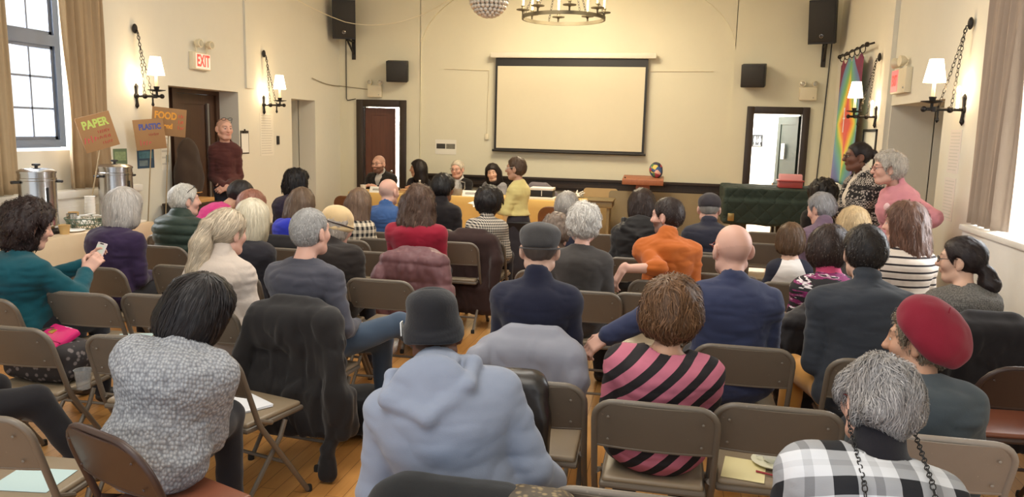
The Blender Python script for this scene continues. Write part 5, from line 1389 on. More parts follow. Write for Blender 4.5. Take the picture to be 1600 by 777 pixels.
        def disp(P, amp=amp, f0=f0):
            q = P * V3(f0, f0, f0 * 1.5) + seed
            n1 = vnoise(q + 0.8 * np.stack([vnoise(q * 0.6 + 9), vnoise(q * 0.6 + 21), vnoise(q * 0.6 + 33)], 1))
            n2 = 1 - np.abs(vnoise(P * V3(f0 * 0.8, f0, f0 * 2.6) + seed + 5)) * 2
            n3 = 1 - np.abs(vnoise(P * V3(f0 * 1.9, f0 * 1.9, f0 * 4.2) + n1[:, None] * 0.8 + seed + 15)) * 2
            d = amp * (0.6 * n1 + 0.5 * n2 + 0.28 * n3)
            if ridge: d = d - ridge[0] * np.abs(np.sin(((P - hip) @ u2) * math.pi / ridge[1])) ** 0.6
            return d
        S.disp = disp
        if col in ('turtle', 'scarf'):
            h = top.get('ch', 0.040 if col == 'turtle' else 0.030)
            S.cone(na - u3 * 0.01, na + nd * h, nr + 0.018, nr + 0.016, 0.025)
        if col == 'hood':
            L = lambda x, y, z: nb + xr * x + R3[:, 1] * y + u3 * z
            S.ell(L(0, -0.115, -0.045), V3(0.130, 0.050, 0.105), R3, 0.035)
            S.cone(na - u3 * 0.02, na + nd * 0.005, nr + 0.036, nr + 0.030, 0.03)
            rim = [(-0.085, 0.045, 0.020), (-0.130, -0.045, 0.010), (-0.125, -0.125, -0.055), (0, -0.165, -0.125), (0.125, -0.125, -0.055), (0.130, -0.045, 0.010), (0.085, 0.045, 0.020)]
            for i in range(6): S.cone(L(*rim[i]), L(*rim[i + 1]), 0.026, 0.026, 0.018)
            rim = [(-0.070, -0.03, 0.035), (-0.075, -0.10, 0.0), (0, -0.125, -0.045), (0.075, -0.10, 0.0), (0.070, -0.03, 0.035)]
            for i in range(4): S.cone(L(*rim[i]), L(*rim[i + 1]), 0.022, 0.022, 0.014)
        if col in ('shirt', 'blazer', 'coat'):
            h = {'shirt': 0.012, 'blazer': 0.0, 'coat': 0.026}[col]
            S.cone(na - u3 * 0.03 - R3[:, 1] * 0.008, na + nd * h - R3[:, 1] * 0.010, nr + 0.028, nr + 0.014, 0.012)
        if top.get('cutz'): S.plane((0, 0, top['cutz']), (0, 0, -1), 0.012)
        # neck opening
        S.cone(na - nd * 0.005 + R3[:, 1] * 0.01, na + nd * 0.2 + R3[:, 1] * 0.03, nr + {'crew': 0.006, 'boat': 0.022, 'scoop': 0.028}.get(col, 0.0), nr + 0.02, 0.008, '-')
        if col in ('boat', 'scoop'):
            S.ell(nb + u3 * 0.028, V3(0.086, 0.09, 0.024 if col == 'boat' else 0.030), R3, 0.012, '-')
        if top.get('open'): S.box(chest + R3[:, 1] * 0.22 - u2 * 0.08, V3(0.035, 0.17, 0.34), 0.02, R2, 0.012, '-')
        if top.get('vneck'):
            S.cone(nb + R3[:, 1] * 0.12 - u3 * 0.02, nb + R3[:, 1] * 0.18 - u3 * top['vneck'], 0.06, 0.01, 0.01, '-')
        P, Q = S.mesh(top.get('cell', max(cell, 0.008))); top_sdf = S
        np_mesh(top.get('name', 'jumper'), P, Q, top['mat'], root)
        if top.get('under'):     # shirt that shows in the neck opening
            S = Sdf(); torso(S, t - 0.012, 0.06)
            S.cone(na - u3 * 0.01, na + nd * 0.045, nr + 0.016, nr + 0.012, 0.02)
            S.cone(na - nd * 0.0 + R3[:, 1] * 0.01, na + nd * 0.2 + R3[:, 1] * 0.03, nr - 0.002, nr + 0.01, 0.006, '-')
            P, Q = S.mesh(max(cell, 0.009)); np_mesh(top['under'][0], P, Q, top['under'][1], root)
    # ---- clothes: legs
    if pants or skirt:
        S = Sdf(); S.ell(hip + V3(0, 0, 0.0), V3(0.165 * gs + 0.004, 0.118 * g + 0.004, 0.088), None, 0.05)
        for q in (1, -1):
            h0 = hip + V3(q * 0.085 * gs, 0.02, 0.0)
            if standing:
                kn = V3(q * 0.095, 0.03, 0.27 * ztop); an = V3(q * 0.10, 0.0, 0.07)
            else:
                kn = V3(q * 0.115, 0.44, 0.545); an = V3(q * 0.125, 0.42, 0.10)
                if knees: kn = V3(*knees[0 if q == 1 else 1])
                if feet: an = V3(*feet[0 if q == 1 else 1])
            S.cone(h0 + V3(0, 0.0, 0.012), kn, 0.082 * g, 0.062, 0.04); S.cone(kn, an, 0.062, 0.050, 0.03)
            b = Sdf(); fd = unit(V3(0, 1, 0)) if not feet or len(feet) < 3 else unit(V3(*feet[2][0 if q == 1 else 1]))
            b.ell(an + V3(0, 0, -0.045) + fd * 0.03, V3(0.045, 0.07, 0.045), None, 0.03); b.cone(an + fd * 0.05 + V3(0, 0, -0.062), an + fd * 0.15 + V3(0, 0, -0.068), 0.036, 0.032, 0.03)
            P, Q = b.mesh(0.009); np_mesh('shoe', P, Q, plain('shoe_leather', shoes, 0.5), root)
        if skirt:
            S.cone(hip + V3(0, 0.0, -0.02), V3(0, 0.02, 0.30), 0.15 * gs, 0.19, 0.05); S.ell(hip + V3(0, 0, 0.06), V3(0.145 * gs, 0.108 * g, 0.10), None, 0.05)
        S.disp = lambda P: 0.005 * vnoise(P * V3(12, 12, 20) + 3)
        P, Q = S.mesh(0.012 if cell > 0.007 else 0.010); np_mesh('skirt' if skirt else 'trousers', P, Q, skirt or pants, root)
    # ---- place
    c, sn = math.cos(math.radians(rz)), math.sin(math.radians(rz))
    tx, ty = hc[0], hc[1]
    root.location = (X - (c * tx - sn * ty), Y - (sn * tx + c * ty), 0); root.rotation_euler = (0, 0, math.radians(rz))
    tag(root, label, 'person', group)
    return dict(root=root, H=H, R=R, hs=hs, hc=hc, arms=arms, nb=nb, sh=sh, hip=hip, R3=R3, u3=u3, top=top_sdf)


# ---- hats
def beanie(mat, badge=None):
    def f(root, H, R, hs, cell):
        S = Sdf(); S.ell(H(0, -0.018, 0.045), V3(0.088, 0.106, 0.100) * hs, R, 0.02); S.ell(H(0, -0.030, 0.105), V3(0.080, 0.096, 0.052) * hs, R, 0.03)
        S.ell(H(0.0, -0.02, 0.165), V3(0.06, 0.018, 0.02) * hs, R @ rotm(25, 0, 0), 0.03, '-')
        Rc = R @ rotm(0, -10, 0)
        for z, r in ((0.028, 0.006), (0.010, 0.009), (-0.006, 0.008)): S.ell(H(0, -0.018, z), V3(0.092 + r, 0.110 + r, 0.026) * hs, Rc, 0.010)
        S.plane(H(0, -0.02, -0.030), R @ V3(0, -0.14, -1), 0.01)
        S.plane(H(0, 0.085, 0.045), R @ V3(0, 0.8, -0.6), 0.01)
        S.disp = lambda P: 0.003 * vnoise(P * 22)
        P, Q = S.mesh(0.0055); o = np_mesh('beanie', P, Q, mat, root)
        if badge:
            b = MB(); b.rbox((-0.002, -0.018, -0.022), (0.002, 0.018, 0.022), 0.001, Matrix.Translation(Vector(H(-0.107, 0.0, 0.018))) @ Matrix([list(r) + [0] for r in R] + [[0, 0, 0, 1]])); b.build('badge', badge, o)
    return f


def flatcap(mat, peak=True, baseball=False):
    def f(root, H, R, hs, cell):
        S = Sdf(); S.ell(H(0, -0.018, 0.058), V3(0.094, 0.114, 0.072 if not baseball else 0.082) * hs, R, 0.02)
        if not baseball: S.ell(H(0, -0.0, 0.085), V3(0.095, 0.118, 0.045) * hs, R @ rotm(0, 12, 0), 0.03)
        S.plane(H(0, -0.02, 0.012), R @ V3(0, -0.18, -1), 0.01)
        S.disp = lambda P: 0.002 * vnoise(P * 30)
        S.ell(H(0, 0.105, 0.045), V3(0.072, 0.070, 0.008) * hs, R @ rotm(0, 14, 0), 0.012)
        P, Q = S.mesh(0.006); np_mesh('cap', P, Q, mat, root)
        if not baseball:
            b = MB(); b.tube([H(0.0915 * math.cos(a) * 1.02, -0.018 + 0.112 * math.sin(a) * 1.02, 0.016 + 0.014 * -math.sin(a) * 0.5) for a in [math.pi + math.pi * i / 20 for i in range(21)]], 0.004, 6)
            b.build('cap_band', mat, root)
    return f


def beret(mat):
    def f(root, H, R, hs, cell):
        S = Sdf(); S.ell(H(-0.024, -0.050, 0.050), V3(0.120, 0.140, 0.088) * hs, R @ rotm(0, -50, -16), 0.03)
        S.ell(H(0, -0.012, 0.064), V3(0.088, 0.104, 0.050) * hs, R @ rotm(0, -20, -14), 0.03)
        S.plane(H(0.0, 0.0, 0.052), R @ V3(0.42, 0.95, -1), 0.015)
        S.disp = lambda P: 0.004 * vnoise(P * 22) + 0.006 * vnoise(P * 9)
        P, Q = S.mesh(0.006); np_mesh('beret', P, Q, mat, root)
        b = MB(); b.cyl(H(-0.07, -0.10, 0.120), H(-0.075, -0.105, 0.140), 0.003, 0.002, 8); b.build('stalk', mat, root)
    return f


def cloche(mat, bandmat):
    def f(root, H, R, hs, cell):
        S = Sdf(); S.ell(H(0, -0.016, 0.052), V3(0.094, 0.113, 0.092) * hs, R, 0.02)
        S.ell(H(0, -0.016, 0.000), V3(0.108, 0.126, 0.040) * hs, R @ rotm(0, -6, 0), 0.03)
        S.plane(H(0, -0.02, -0.028), R @ V3(0, -0.10, -1), 0.012); S.plane(H(0, 0.10, 0.02), R @ V3(0, 0.8, -0.6), 0.01)
        S.disp = lambda P: 0.003 * vnoise(P * 18)
        P, Q = S.mesh(0.007); np_mesh('knitted_hat', P, Q, mat, root)
        b = MB(); b.tube([H(0.105 * math.cos(a), -0.016 + 0.124 * math.sin(a), 0.022 - 0.01 * math.sin(a)) for a in [2 * math.pi * i / 28 for i in range(28)]], 0.005, 6, closed=True)
        b.build('hat_band', bandmat, root)
    return f

# ------------------------------------------------------------------ cloth materials
def F(name, r, g, b, **k): return fabric(name, rgb(r, g, b), **k)


def stripes(name, axis, period, c1, c2, duty=0.5, warp=0.0):
    t = NT(name); t.set(Roughness=0.9); x = t.xyz(t.coord()); s = None
    for i, a in enumerate(axis):
        if a: q = t.math('MULTIPLY', x[i], a); s = q if s is None else t.math('ADD', s, q)
    if warp: s = t.math('ADD', s, t.math('MULTIPLY', t.math('SUBTRACT', t.noise(t.coord(), 3, 2), 0.5), warp))
    f = t.math('LESS_THAN', t.math('FRACT', t.math('DIVIDE', t.math('ADD', s, 50.0), period)), duty)
    n = t.noise(t.coord(), 30, 3); t.base(t.mix(f, t.mix(n, dark(c2, 0.9), dark(c2, 1.1)), t.mix(n, dark(c1, 0.9), dark(c1, 1.1)))); t.bump(t.noise(t.coord(), 260, 2), 0.2, 0.002); return t.m


def plaid(name, period, bands_x, bands_z, base_c, dark_c, mid=None):
    t = NT(name); t.set(Roughness=0.85); x = t.xyz(t.coord()); C = lambda v: (v, v, v, 1)
    sx = t.math('FRACT', t.math('DIVIDE', t.math('ADD', x[0], 20.03), period)); sz = t.math('FRACT', t.math('DIVIDE', t.math('ADD', t.math('ADD', x[2], t.math('MULTIPLY', x[1], 0.8)), 20.0), period))
    rx = t.ramp(sx, bands_x, True); rz_ = t.ramp(sz, bands_z, True)
    m = t.mix(0.5, rx, rz_); sv = t.n('ShaderNodeSeparateColor'); t.l(m, sv.inputs[0])
    t.base(t.mix(sv.outputs[0], dark_c, base_c)); t.bump(t.noise(t.coord(), 260, 2), 0.2, 0.002); return t.m


G1 = lambda v: (v, v, v, 1)


def knit(name, c, scale=60, strength=0.9, c2=None, dist=0.012):
    t = NT(name); t.set(Roughness=0.95); v = t.n('ShaderNodeTexVoronoi', Scale=scale, Randomness=0.6); mp = t.coord((1, 1, 0.7), (0.35, 0, 0.0)); t.l(mp, v.inputs['Vector'])
    n = t.noise(t.coord(), 90, 4); d = v.outputs['Distance']
    t.base(t.mix(t.math('MULTIPLY', d, 1.3), t.mix(n, dark(c, 0.9), dark(c, 1.25)), c2 or dark(c, 0.42))); t.bump(t.math('SUBTRACT', 1.0, d), strength, dist); return t.m  # crevices between stitches get their shade from a darker colour


def brush_print():
    t = NT('brush_stroke_print'); t.set(Roughness=0.8); v = t.coord((2.5, 2.5, 16), (0.25, 0.2, 0)); n = t.noise(v, 1.8, 4); n2 = t.noise(t.coord((3, 3, 14), (0.2, 0.3, 0)), 2.2, 3)
    c = t.ramp(n, [(0.0, rgb(24, 20, 26)), (0.52, rgb(24, 20, 26)), (0.55, rgb(130, 36, 96)), (0.62, rgb(190, 150, 170)), (0.65, rgb(30, 24, 30))], True); c2 = t.ramp(n2, [(0.0, G1(0)), (0.60, G1(1)), (0.66, G1(0))], True)
    t.base(t.mix(c2, c, rgb(226, 216, 220))); return t.m


def raglan():
    t = NT('raglan_tee'); t.set(Roughness=0.9); x = t.xyz(t.coord()); a = t.math('ABSOLUTE', x[0]); lim = t.math('ADD', 0.055, t.math('MULTIPLY', t.math('SUBTRACT', 0.92, x[2]), 0.42))
    f = t.math('GREATER_THAN', a, lim); f2 = t.math('GREATER_THAN', x[2], 0.925); t.base(t.mix(t.math('MAXIMUM', f, f2), rgb(226, 220, 216), rgb(30, 32, 48))); return t.m


def nordic():
    t = NT('black_white_pattern_knit'); t.set(Roughness=0.95); x = t.xyz(t.coord()); v = t.n('ShaderNodeTexVoronoi', Scale=46.0); t.l(t.coord(), v.inputs['Vector'])
    z = t.math('FRACT', t.math('MULTIPLY', x[2], 5.2)); dots = t.math('LESS_THAN', v.outputs['Distance'], 0.42); ch = t.n('ShaderNodeTexChecker', Scale=70.0); t.l(t.coord((1, 1, 1)), ch.inputs['Vector'])
    band = t.math('LESS_THAN', z, 0.35); m = t.mix(band, dots, ch.outputs['Fac']); sv = t.n('ShaderNodeSeparateColor'); t.l(m, sv.inputs[0]); plainb = t.math('GREATER_THAN', z, 0.80)
    f = t.math('MULTIPLY', sv.outputs[0], t.math('SUBTRACT', 1.0, t.math('MULTIPLY', plainb, 0.8))); t.base(t.mix(f, rgb(34, 30, 30), rgb(170, 160, 150))); return t.m


def checks(name, scale, c1, c2):
    t = NT(name); t.set(Roughness=0.9); x = t.xyz(t.coord()); a = t.math('LESS_THAN', t.math('FRACT', t.math('MULTIPLY', t.math('ADD', t.math('ADD', x[0], x[1]), 20.0), scale)), 0.5); b_ = t.math('LESS_THAN', t.math('FRACT', t.math('MULTIPLY', t.math('ADD', x[2], 20.0), scale)), 0.5)
    s = t.math('MULTIPLY', t.math('ADD', a, b_), 0.5); t.base(t.mix(s, c1, c2)); return t.m


C_GREYKNIT = knit('grey_chunky_knit', rgb(176, 178, 182), 92, 0.7, rgb(118, 120, 126), 0.008)
C_PANTS = F('dark_trousers', 38, 38, 44); C_JEANS = F('blue_jeans', 66, 80, 98); C_MUSTARD = F('mustard_trousers', 190, 136, 66); C_BLACKCLOTH = F('black_cloth', 32, 30, 33)
HG = rgb(176, 172, 168); HW = rgb(206, 200, 190); HB = rgb(46, 34, 30); HBR = rgb(92, 66, 46); HK = rgb(26, 23, 24)
T = lambda mat, name='jumper', **k: dict(mat=mat, name=name, **k)

# ------------------------------------------------------------------ chairs
chair('tan', -2.22, 1.99, 'taupe folding chair with pale blue sheet, bottom left corner', 4)
chair('tan', -3.00, 2.93, 'taupe folding chair holding the patterned bag', 2)
chair('tan', -2.34, 2.95, 'taupe folding chair just left of the chunky grey jumper', 8)
chair('tan', -1.95, 2.86, 'taupe folding chair with papers right of the grey knit jumper', -14)
chair('tan', -3.22, 3.64, 'taupe folding chair right of the woman holding the phone', 2)
chair('tan', -2.78, 3.72, 'taupe folding chair left of the ponytail woman in cream', 4)
chair('tan', -3.20, 4.55, 'taupe folding chair right behind the purple jumper', 2)
chair('tan', -1.78, 4.53, 'taupe folding chair right of the man with crossed legs', 0)
chair('tan', -2.88, 5.46, 'taupe folding chair behind the white bob woman', 0)
chair('tan', -2.18, 5.55, 'taupe folding chair between the knit hat and red jumper', 0)
chair('tan', -2.45, 6.23, 'taupe folding chair behind the plaid shirt woman', 0)
chair('tan', -1.80, 6.28, 'taupe folding chair with yellow paper beside the red jumper', 0)
chair('russet', -4.35, 9.9, 'brown folding chair standing empty left of the panel table', -6)
chair('black', -1.48, 7.90, 'black folding chair in front of the standing woman', 0)
chair('russet', -1.42, 9.7, 'brown arched folding chair in front of the second yellow table', 0)
chair('tan', -0.62, 7.27, 'taupe folding chair between grey haired man and black coat', 0)
chair('tan', -0.08, 4.63, 'taupe folding chair left of the navy blazer man', 0)
chair('tan', 0.42, 5.48, 'taupe folding chair right behind the bald man in blazer', 0)
chair('tan', 0.98, 8.05, 'taupe folding chair farthest back before the piano', 0)
chair('tan', 0.90, 7.21, 'taupe folding chair one row nearer than the piano chair', 0)
chair('tan', 0.42, 6.30, 'taupe folding chair beside the orange shirt man', 0)
chair('tan', 0.43, 2.79, 'taupe folding chair holding the paper plate', 0)
chair('brown', 1.60, 3.60, 'dark brown folding chair with shiny seat at right edge', 4)
chair('tan', -0.50, 2.83, 'taupe folding chair under the black leather jacket', 2)
chair('tan', -0.06, 1.98, 'taupe folding chair cut by the bottom photo edge', 0)
LAPPOSE = {}

# ------------------------------------------------------------------ near rows, right to left
def seat(kind, p, label, rz=0, dy=-0.215, dx=0):
    """a chair under a seated person"""
    r = p['root']; x, y = r.location.x + dx, r.location.y + dy; p['chair'] = (x, y, rz); chair(kind, x, y, label, rz)


pD = person('person', 'woman with short grey hair in black and white plaid shirt, glasses on a chain', 0.57, 2.12, 1.165, rz=6, sw=0.50, g=1.12, lean=6, hunch=14, neck=14, side=9, head=(12, 6, 4), hs=0.96, female=True, skin='pink',
    hair=('short', rgb(148, 144, 143), dict(t=0.018, amp=0.013, freq=20, stretch=0.8, swirl=1.3, n=4200, sl=0.085, wild=0.45, lift=0.009, swid=0.0026, nape=-0.085, cvar=0.28)), top=T(plaid('black_white_plaid', 0.150, [(0.0, G1(0.0)), (0.34, G1(1.0)), (0.60, G1(0.6)), (0.74, G1(1))], [(0.0, G1(0.0)), (0.38, G1(1)), (0.62, G1(0.8)), (0.76, G1(1))], rgb(212, 214, 220), rgb(22, 23, 30)), 'plaid_shirt', collar='boat', t=0.022, wr=0.006, cell=0.007, under=('turtleneck', F('black_turtleneck', 28, 26, 32))),
    pants=C_PANTS, glasses=rgb(120, 40, 34), cell=0.006)
b = MB(); r = pD['root']; H = pD['H']; nb = pD['nb']; S = pD['top']
for s in (-1, 1):
    pts = [Vector(H(s * 0.092, -0.02, 0.0)), Vector(H(s * 0.094, -0.035, -0.055))]
    for (x, z) in ((0.084, -0.01), (0.084, -0.05), (0.082, -0.10), (0.076, -0.16), (0.062, -0.22), (0.036, -0.27), (0.0, -0.30)):
        q = (nb + V3(s * x, -0.40, z))[None]
        for _ in range(14): q = q + V3(0, 1, 0) * (S(q) - 0.010)[:, None] * 0.85
        pts.append(Vector(q[0]))
    for p0, p1 in zip(pts[:-1], pts[1:]): chain(b, p0, p1, max(3, int((p1 - p0).length / 0.013)), 0.0062, 0.0016)
b.build('glasses_chain', M_BLACK, r)
seat('tan', pD, 'taupe folding chair under the plaid shirt woman in front')

pB = person('person', 'man in grey hooded sweatshirt and black beanie seen from behind', -0.71, 2.28, 1.22, rz=4, sw=0.525, g=1.22, belly=0.03, lean=6, hunch=12, neck=16, side=-14, head=(6, 4, -4), hs=0.96, skin='deep', hair=None, hat=beanie(F('black_rib_knit', 34, 34, 38, weave=120, bump=0.5), M_PAPER),
    top=T(F('heather_grey_jersey', 132, 140, 158, var=0.07, weave=340), 'hooded_sweatshirt', collar='hood', t=0.026, wr=0.010, wf=5.5, cell=0.007), pants=C_BLACKCLOTH, cell=0.006, buzz=(rgb(30, 24, 22), 0.8, 0.03), rh=(0.24, 0.24, 0.60), lh=(-0.2, 0.25, 0.60))
seat('tan', pB, 'taupe folding chair under the grey hooded sweatshirt man', dx=0.08)
pC = person('person', 'woman with brown hair in pink and black diagonal striped top', 0.03, 3.02, 1.165, rz=0, sw=0.485, g=1.12, lean=2, hunch=8, neck=10, side=4, head=(-4, 2, 0), hs=1.0, female=True, skin='tan', hair=('curly', rgb(104, 74, 50), dict(t=0.040, amp=0.008, freq=22, n=2400, sl=0.07, wild=0.4, lift=0.012, nape=-0.115, cvar=0.3, swirl=0.8, extra=[((0, -0.04, -0.02), (0.098, 0.085, 0.075))])),
    top=T(stripes('pink_black_diagonals', (-0.72, 0.0, 0.72), 0.073, rgb(188, 106, 127), rgb(30, 24, 28), 0.54), 'striped_top', collar='scoop', t=0.014, wr=0.006, cell=0.007), pants=C_PANTS, cell=0.006)
seat('tan', pC, 'taupe folding chair behind the pink and black striped top')
pE = person('person', 'woman in dark red beret and slate cardigan, face turned left', 0.93, 3.00, 1.135, rz=0, sw=0.46, g=1.1, lean=4, hunch=12, neck=14, head=(62, 4, 6), female=True, skin='tan', hair=('curly', rgb(120, 108, 92), dict(t=0.018, amp=0.010, freq=38, n=1500, sl=0.03, wild=0.9, lift=0.012, nape=-0.10)), hat=beret(F('dark_red_felt', 128, 30, 48, weave=200)),
    top=T(F('slate_wool', 68, 76, 82), 'cardigan', t=0.022, wr=0.009, cell=0.008), pants=C_PANTS, cell=0.006)
seat('grey', pE, 'pale grey folding chair of the red beret woman')
pA = person('person', 'woman with black bob in chunky grey knitted jumper, bent over papers', -1.70, 2.52, 1.16, rz=12, sw=0.47, g=1.08, side=12, lean=8, hunch=12, neck=22, head=(-34, 20, 12), hs=0.99, female=True, skin='fair', hair=('bob', rgb(30, 26, 28), dict(t=0.030, len=0.085, w=0.10, amp=0.005, freq=30, n=2200, sl=0.10, wild=0.12, lift=0.005, cvar=0.25)),
    top=T(C_GREYKNIT, 'chunky_jumper', collar='turtle', ch=0.065, t=0.026, wr=0.009, cell=0.007, bulk=1.2), pants=C_PANTS, rh=(0.08, 0.33, 0.66), lh=(0.0, 0.34, 0.64), rpole=(0.15, -0.8, -0.8), cell=0.006)
chair('brown', -1.71, 1.98, 'dark brown arched folding chair of the grey knit jumper woman', -20)
pI = person('person', 'bald man in navy blazer with arm along the next chair', 0.32, 3.92, 1.315, rz=4, sw=0.53, g=1.15, lean=2, hunch=8, neck=10, head=(14, 0, 0), hs=1.1, skin='pink', buzz=(rgb(170, 134, 120), 0.25, -0.02, 0.0), glasses=rgb(120, 44, 36), beard=(rgb(150, 130, 120), 0.4), top=T(F('navy_wool', 52, 58, 86, weave=300), 'blazer', collar='blazer', t=0.024, wr=0.008, cell=0.007), pants=C_PANTS, lh=(-0.60, -0.06, 0.755), lpole=(-0.3, -1.0, 0.2), ldir=(-0.75, -0.15, -0.6), ln=(-0.5, -0.6, 0.6), curl=(30, 32), cell=0.006)
seat('tan', pI, 'taupe folding chair behind the navy blazer', dx=0.05)
pJ = person('person', 'man in grey flat cap and navy jumper seen from behind', -0.615, 3.72, 1.285, rz=0, sw=0.48, g=1.1, lean=2, hunch=8, neck=8, head=(6, 2, 0), skin='fair', hair=('fringe', rgb(90, 80, 74), dict(t=0.004, n=0, top=0.02)), hat=flatcap(F('grey_tweed', 70, 68, 68, weave=120, bump=0.4)), top=T(F('navy_jersey', 34, 36, 54), t=0.016, wr=0.006, collar='shirt'), pants=C_PANTS, cell=0.007)
seat('tan', pJ, 'taupe folding chair under the grey nylon jacket')
pF = person('person', 'dark haired man in charcoal jumper and mustard trousers', 0.93, 3.92, 1.33, rz=0, sw=0.54, g=1.15, lean=6, hunch=12, neck=8, head=(8, 4, 0), skin='fair', hair=('short', rgb(40, 34, 32), dict(t=0.012, n=1200, sl=0.03, wild=0.3, amp=0.003, nape=-0.06)), top=T(F('charcoal_jersey', 54, 58, 66), collar='shirt', t=0.018, wr=0.008), pants=C_MUSTARD, cell=0.007, knees=((0.17, 0.43, 0.55), (-0.24, 0.40, 0.55)), feet=((0.16, 0.36, 0.1), (-0.27, 0.30, 0.1)))
seat('tan', pF, 'taupe folding chair of the charcoal jumper man', dx=0.03)
pG = person('person', 'woman with dark low ponytail and glasses in grey jumper by right wall', 1.60, 4.62, 1.215, rz=4, sw=0.42, g=1.0, lean=4, hunch=10, neck=10, head=(58, 2, 0), female=True, skin='fair', hair=('pony', rgb(44, 34, 34), dict(t=0.014, n=1200, sl=0.07, wild=0.15, lift=0.004, nape=-0.08, path=[(0, -0.10, -0.03), (0, -0.125, -0.055), (0, -0.135, -0.11), (0, -0.125, -0.17)], pr=[0.03, 0.034, 0.05, 0.024], flow=(0, -1, -0.6))), glasses=rgb(24, 22, 24), top=T(knit('grey_fine_rib', rgb(128, 124, 120), 120, 0.4, None, 0.005), t=0.014, wr=0.006), pants=C_PANTS, cell=0.006)
seat('tan', pG, 'taupe folding chair under the black coat near right wall')
pN = person('person', 'grey haired man in slate T-shirt with crossed legs in jeans', -1.87, 3.78, 1.305, rz=-8, sw=0.50, g=1.1, lean=-2, hunch=10, neck=10, head=(-10, 0, 0), skin='pink', hair=('short', rgb(158, 156, 154), dict(t=0.005, n=1400, sl=0.02, wild=0.4, lift=0.003, amp=0.001, nape=-0.055)), top=T(F('slate_jersey', 72, 72, 82), 'long_sleeved_shirt', t=0.016, wr=0.010), pants=C_JEANS, shoes=rgb(52, 42, 36), cell=0.007, knees=((0.40, 0.34, 0.66), (0.24, 0.42, 0.53)), feet=((0.60, 0.62, 0.32), (0.24, 0.44, 0.10), ((0.5, 0.6, -0.5), (0.1, 1, 0))), rh=(0.20, 0.20, 0.66), lh=(0.0, 0.24, 0.62))
seat('tan', pN, 'taupe folding chair under the long black coat', rz=-6)
pP = person('person', 'woman with long pale blonde ponytail in cream jumper', -2.44, 3.90, 1.255, rz=2, sw=0.44, g=1.05, lean=4, hunch=10, neck=12, head=(-22, 6, 0), female=True, skin='pink', hair=('pony', rgb(200, 184, 160), dict(t=0.016, n=2400, sl=0.12, wild=0.14, lift=0.007, nape=-0.075, path=[(0.0, -0.105, 0.06), (0.0, -0.135, 0.045), (-0.01, -0.155, -0.06), (-0.02, -0.15, -0.20), (-0.03, -0.13, -0.32)], pr=[0.02, 0.03, 0.052, 0.060, 0.03], flow=(0, -0.9, -0.9), cvar=0.2)), top=T(F('cream_fleece', 196, 182, 170, var=0.06, weave=90, bump=0.6), collar='turtle', t=0.024, wr=0.010), pants=C_PANTS, cell=0.007)
seat('tan', pP, 'taupe folding chair behind the cream jumper', dx=0.03)
pS = person('person', 'woman with dark curls in teal jumper holding up a phone', -3.58, 3.72, 1.25, rz=-16, sw=0.50, g=1.25, belly=0.03, lean=2, hunch=10, neck=12, head=(-14, 12, 0), female=True, skin='pink', hair=('curly', rgb(48, 34, 32), dict(t=0.045, amp=0.014, freq=30, n=2000, sl=0.05, wild=0.8, lift=0.012, nape=-0.13, low=False, extra=[((0, -0.05, -0.05), (0.115, 0.09, 0.10))])), top=T(F('teal_jersey', 20, 78, 90), t=0.016, wr=0.010, sleeve=0.93), pants=C_PANTS, cell=0.006, rh=(0.13, 0.36, 0.85), lh=(0.03, 0.43, 0.87), rpole=(0.8, -0.4, -0.8), lpole=(-0.4, 0.2, -1), rdir=(0.10, 0.45, 0.45), ldir=(0.25, 0.45, 0.7), rn=(0.75, -0.6, 0.3), ln=(-0.8, -0.4, 0.3), curl=(38, 34))
seat('tan', pS, 'taupe folding chair of the teal jumper woman')
# phone in her hands
a = pS['root']; hp = (Vector(pS['arms'][1][1]) + Vector(pS['arms'][-1][1])) / 2 + Vector((0.015, 0.075, 0.075)); wp = Matrix.Rotation(math.radians(-16), 4, 'Z') @ hp + Vector(a.location)
root = empty('phone'); M = Matrix.Translation(wp) @ Matrix.Rotation(math.radians(-6), 4, 'Z') @ Matrix.Rotation(math.radians(-24), 4, 'X') @ Matrix.Rotation(math.radians(8), 4, 'Y'); b = MB(); b.rbox((-0.037, -0.004, -0.075), (0.037, 0.004, 0.075), 0.004, M); b.build('case', plain('pink_white_case', rgb(220, 206, 206), 0.4), root)
b = MB(); b.box((-0.031, -0.0050, -0.060), (0.031, -0.0041, 0.060), M); b.build('screen', emit('phone_screen', rgb(176, 182, 168), 0.5), root); b = MB(); b.rbox((-0.014, -0.0056, 0.064), (0.014, -0.004, 0.071), 0.001, M); b.build('notch', M_BLACK, root); tag(root, 'phone with lit screen held by the teal jumper woman', 'phone')

# ------------------------------------------------------------------ middle rows
pR = person('person', 'woman with white bob in dark purple jumper by the coffee table', -3.74, 4.72, 1.26, rz=-6, sw=0.50, g=1.15, lean=6, hunch=12, neck=10, head=(-6, 2, 0), female=True, skin='pink', hair=('bob', rgb(196, 190, 184), dict(t=0.022, len=0.10, w=0.10, n=1600, sl=0.10, wild=0.15, lift=0.006, cvar=0.12)), top=T(F('dark_purple_jersey', 54, 40, 70), t=0.016, wr=0.009), pants=C_PANTS, cell=0.008)
seat('tan', pR, 'taupe folding chair behind the dark purple jumper', dx=0.06)
pT = person('person', 'white haired man in dark green puffer jacket, glasses on head', -3.86, 5.58, 1.235, rz=-4, sw=0.46, g=1.15, lean=4, hunch=8, neck=8, head=(-34, 0, 0), skin='pink', hair=('short', rgb(198, 194, 186), dict(t=0.014, n=900, sl=0.04, wild=0.3, nape=-0.06)), top=T(F('dark_green_nylon', 42, 56, 48, bump=0.1, rough=0.6) if False else fabric('dark_green_nylon', rgb(42, 56, 48), 0.1, 60, 0.1, 0.55), 'puffer_jacket', collar='coat', t=0.036, wr=0.006, rib=(0.014, 0.075)), pants=C_PANTS, cell=0.008)
b = MB(); H = pT['H']
